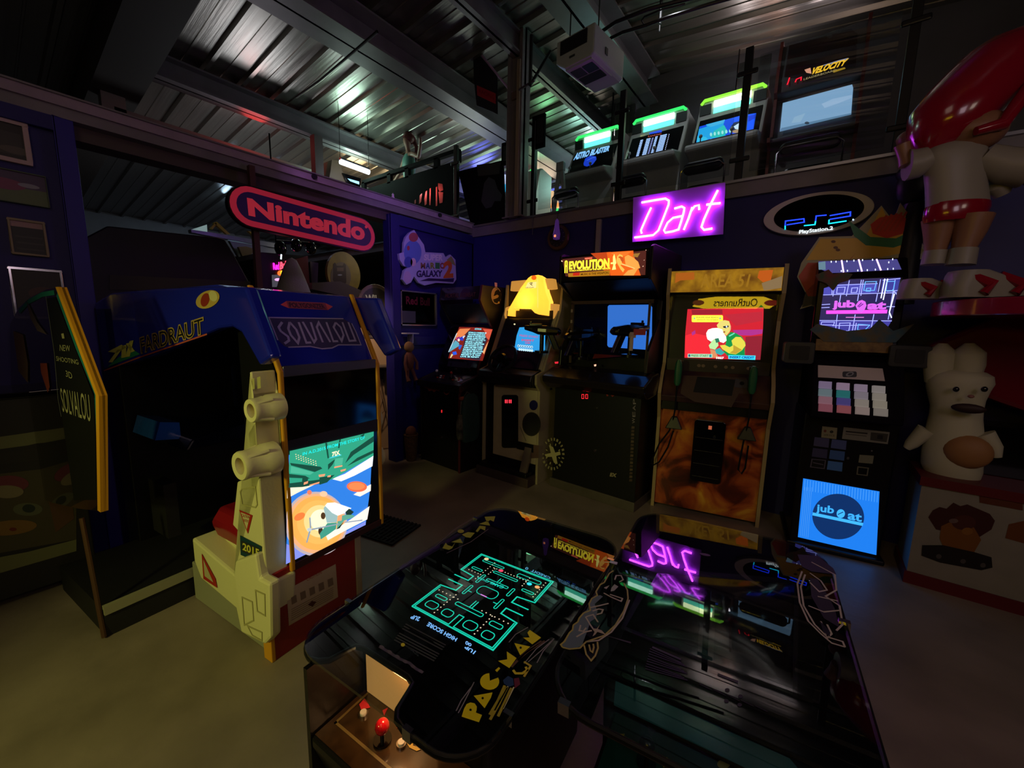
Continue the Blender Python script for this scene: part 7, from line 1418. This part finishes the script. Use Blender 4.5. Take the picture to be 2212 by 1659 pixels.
for k, (ch, c) in enumerate(zip('MARIO', ('7a5040', '30508a', '8a8a30', '3a7a4a', '8a3a4a'))): A.ptext(ch, Kp((948+k*32, 1168), (978+k*32, 1170), (978+k*32, 1130), (948+k*32, 1128)), pr(c), 3, bold=.04)
A.ptext('GALAXY', Kp((918, 1226), (1090, 1222), (1092, 1178), (920, 1180)), pr('2c2458'), 3, bold=.04); A.ptext('2', Kp((1098, 1232), (1164, 1228), (1160, 1108), (1096, 1124)), pr('c8602c'), 4, bold=.05); A.ppoly(Kp((1120, 1110), (1150, 1085), (1165, 1110), (1180, 1150), (1140, 1130)), pr('8a8a58'), 3); A.ppoly(Kp((940, 1250), (1000, 1232), (1100, 1236), (1170, 1232), (1165, 1258), (1050, 1250)), pr('2c1c50'), 2)
A.build('print')
t = thing('framed_mirror', 'silver framed mirror with faint red lettering on the blue partition', 'mirror', (-3.655, 3.07, 1.52), 0)
b = MB(); fr_ = mat('silver_frame', 'b8bcc8', .2, metal=.8)
for (y0, y1, z0, z1) in ((-.26, .26, 0, .014), (-.26, .26, .366, .38), (-.26, -.246, 0, .38), (.246, .26, 0, .38)): b.box(0, .03, y0, y1, z0, z1, fr_)
b.build('frame', t); b = MB(); b.box(.005, .012, -.246, .246, .014, .366, mat('mirror_face', '30303c', .06, metal=1)); b.build('mirror_face', t)
A = Art((.0125, 0, 0), (0, 1, 0), (0, 0, 1), t); A.text('Red', -.18, -.02, .23, .32, pr('6a1828'), 1, bold=.03); A.text('Bull', .02, .16, .23, .32, pr('501420'), 1, bold=.03); A.rect(-.24, -.05, .03, .16, pr('4a4a54'), 1); A.build('lettering')
# small shelf with a hanging plush and a basket below
t = thing('wall_shelf', 'short white shelf strip on the blue partition beside the dragon cabinet', 'shelf', (-3.615, 2.90, 1.43)); MB().box(0, .10, -.10, .06, 0, .012, mat('shelf_white', '9a98a8', .4)).build('board', t); MB().box(0, .09, -.02, -.01, -.10, 0, MC['shelf_white']).build('bracket', t)
t = thing('plush_toy', 'brown plush monkey figure hanging on the partition below the shelf', 'plush toy', (-3.54, 2.84, 1.02))
mb = mat('brown_plush', '5a3424', .85, bump=.4, bscale=80); md = mat('tan_plush', '7a5c34', .85)
b = MB(); b.ell((0, 0, .12), (.05, .055, .11), mb, 14, 10); b.build('body', t, smooth=True); b = MB(); b.ell((0, 0, .27), (.05, .055, .06), md, 14, 10); b.build('head', t, smooth=True)
for s_ in (-1, 1):
    b = MB(); b.tube([(0, s_*.04, .18), (.03, s_*.08, .10), (.04, s_*.07, .02)], [.018, .016, .02], mb, 8); b.build('arm', t, smooth=True); b = MB(); b.tube([(0, s_*.03, .04), (.03, s_*.05, -.06), (.05, s_*.05, -.10)], [.022, .018, .024], mb, 8); b.build('leg', t, smooth=True)
MB().cyl((0, 0, .32), (-.01, .0, .405), .004, black_paint, 6).build('cord', t)
t = thing('basket', 'brown wicker basket standing on the floor between partition and dragon cabinet', 'basket', (-3.555, 2.86, 0)); wk = mat('wicker', '5a3c24', .8, noise=.5, nscale=40, bump=.6, bscale=90)
b = MB(); b.lathe([(.001, 0), (.055, 0), (.06, .04), (.07, .16), (.078, .30), (.072, .30), (.06, .05), (.001, .04)], (0, 0, 0), wk, 20); b.build('body', t, smooth=True); b = MB(); b.ell((0, 0, .33), (.06, .06, .07), mb, 14, 10); b.build('bundle', t, smooth=True)
b = MB(); b.lathe([(.076, .29), (.082, .30), (.076, .312), (.07, .30)], (0, 0, 0), wk, 20); b.build('rim', t, smooth=True)
# ================================================================== RIGHT SIDE
t = thing('display_box', 'white display box with red edges and faded burger artwork at the right edge', 'box', (.60, 3.38, 0), 0)
b = MB(); b.box(0, 1.3, 0, .36, .06, .64, mat('box_white', '8a8478', .5, noise=.1)); b.build('box', t); b = MB(); b.box(-.012, 1.3, -.012, .37, .64, .695, mat('dark_red_trim', '5c0e14', .45)); b.build('top_trim', t); b = MB(); b.box(-.012, 1.3, -.012, .37, 0, .075, MC['dark_red_trim']); b.build('foot_trim', t)
A = Art((0, -.001, 0), (1, 0, 0), (0, 0, 1), t); Kp = zc(1880, 680, 2.675)
A.ppoly(Kp((335, 1170), (360, 1130), (400, 1110), (440, 1120), (480, 1085), (520, 1105), (560, 1095), (620, 1120), (690, 1150), (720, 1190), (700, 1240), (620, 1290), (480, 1260), (380, 1240)), pr('3a1210'), 1)
A.ppoly(Kp((410, 1220), (500, 1180), (600, 1230), (640, 1300), (600, 1370), (430, 1360), (400, 1290)), pr('7a4a18'), 2); A.pell(*Kp((540, 1200))[0], 26, 16, pr('4a2018'), 3); A.pell(*Kp((480, 1190))[0], 10, 5, pr('6a5450'), 4); A.pell(*Kp((560, 1250))[0], 12, 8, pr('8a5a20'), 4)
A.ppoly([p for p in Kp((300, 1330), (420, 1330), (600, 1370), (700, 1400), (705, 1460), (640, 1475), (400, 1430), (295, 1390))], pr('161012'), 3)
for x in (395, 535, 650): A.pell(*Kp((x, 1395+(x-395)*.2))[0], 6, 5, pr('4a4644'), 4)
A.ppoly(Kp((630, 1040), (880, 1090), (880, 1130), (632, 1085)), pr('5c2c14'), 2); A.ppoly(Kp((800, 1210), (888, 1190), (888, 1320), (780, 1290)), pr('6a3a14'), 1)
A.build('front_art')
# plain white toy rabbit on the box
t = thing('rabbit_figure', 'large white rabbit toy with a tan belly standing on the display box', 'toy', (.735, 3.56, .695), -8)
wr = mat('rabbit_white', 'b8b49a', .6, bump=.1, bscale=60)
hz_ = Art((0, 0, 0), (1, 0, 0), (0, 0, 1), t)
def rq(px, py): return hz_.q(px, py)
b = MB()
prof = []
for (py_, xl_, xr_) in ((1033, 1990, 2120), (1020, 1984, 2125), (990, 1986, 2127), (960, 1992, 2128), (930, 1998, 2126), (910, 2003, 2124), (890, 2005, 2125), (870, 2000, 2130), (850, 1996, 2140), (835, 1996, 2150), (820, 2006, 2148), (812, 2025, 2130), (808, 2050, 2105)):
    a_, c_ = rq(xl_, py_), rq(xr_, py_); prof.append(((a_[0]+c_[0])/2, (c_[0]-a_[0])/2, (a_[1]+c_[1])/2))
zmin = prof[0][2]
b.rings([[(cx_+w_*math.cos(a), w_*.8*math.sin(a), z-zmin) for a in [2*PI*k/24 for k in range(24)]] for cx_, w_, z in prof], wr)
b.build('body', t, smooth=True)
def at_(px, py): u, v = rq(px, py); return u, v-zmin
for (x0, y0, x1, y1, nm) in ((2022, 830, 2035, 752, 'ear'), (2085, 830, 2092, 752, 'ear')):
    (u0, v0), (u1, v1) = at_(x0, y0), at_(x1, y1); b = MB(); b.tube([(u0, 0, v0-.02), ((u0*.6+u1*.4), 0, v0*.6+v1*.4), ((u0*.25+u1*.75), -.01, v0*.25+v1*.75), (u1, -.01, v1)], [.055, .075, .072, .02], wr, 14); b.build(nm, t, smooth=True)
for (p, q_, r_) in (((2000, 935), (1968, 965), (1957, 975)), ((2122, 945), (2145, 975), (2150, 995))):
    P = [at_(*p), at_(*q_), at_(*r_)]; b = MB(); b.tube([(u, -.04, v) for u, v in P], [.05, .036, .02], wr, 10); b.build('arm', t, smooth=True)
u, v = at_(2085, 980); 
b = MB(); b.ell((u, -prof[3][1]*.62, v), (.105, .06, .10), mat('tan_belly', '9a6c40', .6), 20, 12); b.build('belly_patch', t, smooth=True)
b = MB(); u, v = at_(2085, 885); b.ell((u, -.165, v), (.07, .02, .028), mat('mouth_dark', '2a1410', .6), 16, 8); b.build('mouth', t, smooth=True)
for x in (2060, 2118): u, v = at_(x, 846); MB().ell((u, -.150, v), (.014, .012, .016), black_gloss, 10, 8).build('eye', t, smooth=True)
u, v = at_(2090, 860); MB().ell((u, -.17, v), (.014, .01, .01), pr('8a5a50'), 10, 8).build('nose', t, smooth=True)
# red machine with sloping hood behind the rabbit
t = thing('ride_machine', 'dark machine with a glossy dark red sloping hood behind the white rabbit', 'arcade machine', (1.25, 4.05-.25, 0), 0)
cr2 = mat('candy_apple_red', '6c0a1c', .22, coat=.5)
hq_ = Art((0, -.14, 0), (1, 0, 0), (0, 0, 1), t)
P = [hq_.q(*p) for p in ((2002, 747), (2215, 658), (2330, 610), (2330, 930), (2160, 872), (2075, 840), (2010, 800))]
P = [(x, z) for x, z in P]; b = MB(); b.py(P, -.14, .1, cr2); b.build('hood', t, bevel=.03)
b = MB(); b.box(-.55, .9, -.12, .14, .70, 1.0, black_gloss); b.build('body', t)
MB().box(-.55, .9, .0, .14, 0, .70, black_paint).build('base', t)
# round red shelf with the painted statue
t = thing('round_counter', 'dark round counter with a glossy red rim under the statue', 'counter', (1.06, 3.43, 0), 0)
b = MB(); b.lathe([(.001, 1.735), (.53, 1.735), (.535, 1.73), (.535, 1.655), (.53, 1.65), (.001, 1.65)], (0, 0, 0), mat('rim_red', '8a1430', .25, coat=.5), 48); b.build('rim', t, smooth=True)
b = MB(); b.lathe([(.50, 1.74), (.001, 1.742), (.001, 1.737), (.50, 1.737)], (0, 0, 0), black_paint, 48); b.build('top', t)
b = MB(); b.px([(.15, 1.65), (.53, 1.65), (.53, 1.35)], -.03, .03, black_paint); b.build('wall_bracket', t)
t = thing('statue', 'painted child statue in white shirt and red shorts with tall swept red hair', 'statue', (.86, 3.42, 1.742), 25)
hq2 = Art((0, 0, 0), (1, 0, 0), (0, 0, 1), t)
def sq(px, py): return hq2.q(px, py)
sw = mat('statue_white', '8c857a', .45); sr = mat('statue_red', '8a0c24', .2, coat=.5); ss = mat('statue_skin_tan', '8a6048', .4)
def ringpx(rows, dep, m, name, yoff=0, sm=True):
    b = MB(); R = []
    for (py_, xl_, xr_) in rows:
        a_, c_ = sq(xl_, py_), sq(xr_, py_); w_ = (c_[0]-a_[0])/2; R.append([((a_[0]+c_[0])/2+w_*math.cos(a), yoff+dep*w_*math.sin(a), (a_[1]+c_[1])/2) for a in [2*PI*k/22 for k in range(22)]])
    b.rings(R, m); return b.build(name, t, smooth=True)
ringpx([(452, 2003, 2134), (430, 2003, 2132), (400, 2002, 2128), (360, 1998, 2128), (335, 1994, 2130), (320, 2004, 2125), (308, 2030, 2100), (302, 2050, 2080)], .62, sw, 'shirt')
ringpx([(480, 2000, 2118), (470, 1997, 2125), (452, 2000, 2134), (440, 2005, 2134)], .66, sr, 'shorts')
def tubepx(pts, rad, m, name, y=(0, 0, 0, 0)):
    b = MB(); b.tube([(sq(*p)[0], y[i] if i < len(y) else 0, sq(*p)[1]) for i, p in enumerate(pts)], rad, m, 14); return b.build(name, t, smooth=True)
tubepx([(2040, 470), (2036, 505), (2030, 540), (2026, 565)], [.075, .06, .045, .04], ss, 'leg', (.03, .03, .03, .03)); tubepx([(2088, 470), (2080, 505), (2068, 540), (2062, 570)], [.08, .065, .048, .042], ss, 'leg', (-.04, -.04, -.04, -.04))
tubepx([(2068, 540), (2060, 575)], [.056, .060], sw, 'sock', (-.04, -.04)); tubepx([(2032, 540), (2026, 570)], [.052, .054], sw, 'sock', (.03, .03))
def shoe(cx_, cy_, s_, yo):
    u, v = sq(cx_, cy_); b = MB(); b.rings([[(u+.0+x_*s_+lx*s_, yo+ly*s_, .004+hz2*s_) for lx, ly in rrect(-L_, L_, -.075, .075, .06, 5)] for hz2, x_, L_ in ((0, .03, .17), (.05, .03, .175), (.09, .02, .155), (.12, -.03, .10), (.14, -.05, .07))], sw); b.build('shoe', t, smooth=True)
    b = MB()
    for dx in (.10, -.03):
        b.tube([(u+dx*s_, yo-.083*s_, .02), (u+(dx+.03)*s_, yo-.080*s_, .07*s_), (u+(dx-.05)*s_, yo-.05*s_, .12*s_)], [.022*s_, .03*s_, .02*s_], sr, 8)
    b.build('shoe_stripe', t, smooth=True)
shoe(2095, 590, 1.0, -.06); shoe(2020, 588, .8, .06)
tubepx([(2115, 345), (2150, 368), (2185, 372)], [.07, .085, .10], sw, 'sleeve', (-.02, -.06, -.08)); tubepx([(2165, 378), (2190, 388), (2206, 402)], [.05, .045, .04], ss, 'arm', (-.06, -.1, -.12))
tubepx([(2196, 395), (2205, 415), (2208, 432)], [.05, .055, .03], ss, 'hand', (-.1, -.12, -.13)); tubepx([(2160, 392), (2158, 408), (2165, 422)], [.045, .05, .03], sw, 'glove', (.0, .0, .0))
tubepx([(2010, 340), (1988, 350), (1968, 352)], [.06, .075, .08], sw, 'sleeve', (0, .02, .03)); tubepx([(1968, 352), (1966, 330), (1960, 305)], [.035, .03, .035], ss, 'hand', (.03, .04, .04))
# head and swept hair
u, v = sq(2100, 288); b = MB(); b.ell((u, 0, v), (.13, .13, .10), ss, 20, 14); b.build('head', t, smooth=True); u, v = sq(2150, 268); b = MB(); b.ell((u, -.04, v), (.03, .025, .025), ss, 12, 8); b.build('nose', t, smooth=True)
b = MB(); rows = [((2018, 328), .05), ((2030, 300), .12), ((2052, 262), .165), ((2085, 225), .17), ((2120, 190), .17), ((2160, 152), .17), ((2200, 118), .15), ((2245, 80), .10), ((2290, 40), .02)]
b.tube([(sq(*p)[0], .04, sq(*p)[1]) for p, r_ in rows], [r_ for p, r_ in rows], sr, 18); b.build('hair', t, smooth=True)
for (p0, p1, p2) in (((2045, 290), (2012, 262), (2016, 212)), ((2080, 240), (2062, 190), (2060, 176)), ((2110, 205), (2095, 155), (2112, 128)), ((2150, 170), (2140, 120), (2146, 100))): tubepx([p0, p1, p2], [.08, .06, .012], sr, 'hair_lock', (.06, .06, .05))
tubepx([(2060, 308), (2110, 296), (2146, 250), (2180, 205)], [.02, .03, .03, .02], sr, 'fringe', (-.13, -.14, -.13, -.10))
t = thing('figurine', 'dark small figure with a tan head standing left of the painted statue', 'statue', (.56, 3.75, 1.742-.0), 0)
hq3 = Art((0, 0, 0), (1, 0, 0), (0, 0, 1), t); b = MB()
for (px_, py_, rx_, rz_, m_) in ((1975, 400, .09, .13, mat('dark_jacket', '14101a', .5)), (1962, 375, .06, .05, MC['dark_jacket'])): u, v = hq3.q(px_, py_); b.ell((u, 0, v), (rx_, .07, rz_), m_, 14, 10)
u, v = hq3.q(1978, 440); b.tube([(u, 0, .0), (u, 0, v)], [.07, .06], MC['dark_jacket'], 12); b.build('jacket', t, smooth=True); u, v = hq3.q(1962, 300); b = MB(); b.ell((u, 0, v), (.06, .06, .05), ss, 14, 10); b.tube([(u, 0, v-.03), (hq3.q(1970, 370)[0], 0, hq3.q(1970, 370)[1])], [.04, .05], ss, 10); b.build('head', t, smooth=True)

# ---------- lit header of the twin racing machine that stands opposite the flame cabinet, behind the viewer
t = thing('racing_machine', 'twin racing machine with a lit yellow header opposite the flame artwork cabinet', 'arcade machine', (.39, -1.02, .18), 10+180)
b = MB(); b.box(-.75, .75, .02, .8, -.18, 1.70, mat('opposite_body', '14141a', .5)); b.build('body', t)
b = MB(); b.box(-.72, .72, .0, .06, 1.72, 1.98, black_paint); b.build('header_box', t)
A = Art((0, 0, 0), (1, 0, 0), (0, 0, 1), t)
A.poly([(-.55, 1.75), (.5, 1.75), (.7, 1.79), (.60, 1.93), (.3, 1.97), (-.45, 1.96), (-.68, 1.86)], em('e8c020', 9), 1)
A.text('OutRunners', -.36, .34, 1.79, 1.93, em('5a3c10', 1.0), 3, bold=.01); A.ell(-.58, 1.85, .12, .05, em('b03020', 3), 2); A.ell(.60, 1.86, .10, .05, em('a05020', 3), 2); A.poly([(-.48, 1.75), (-.36, 1.75), (-.42, 1.82)], em('30a030', 5), 2)
A.build('lit_header')
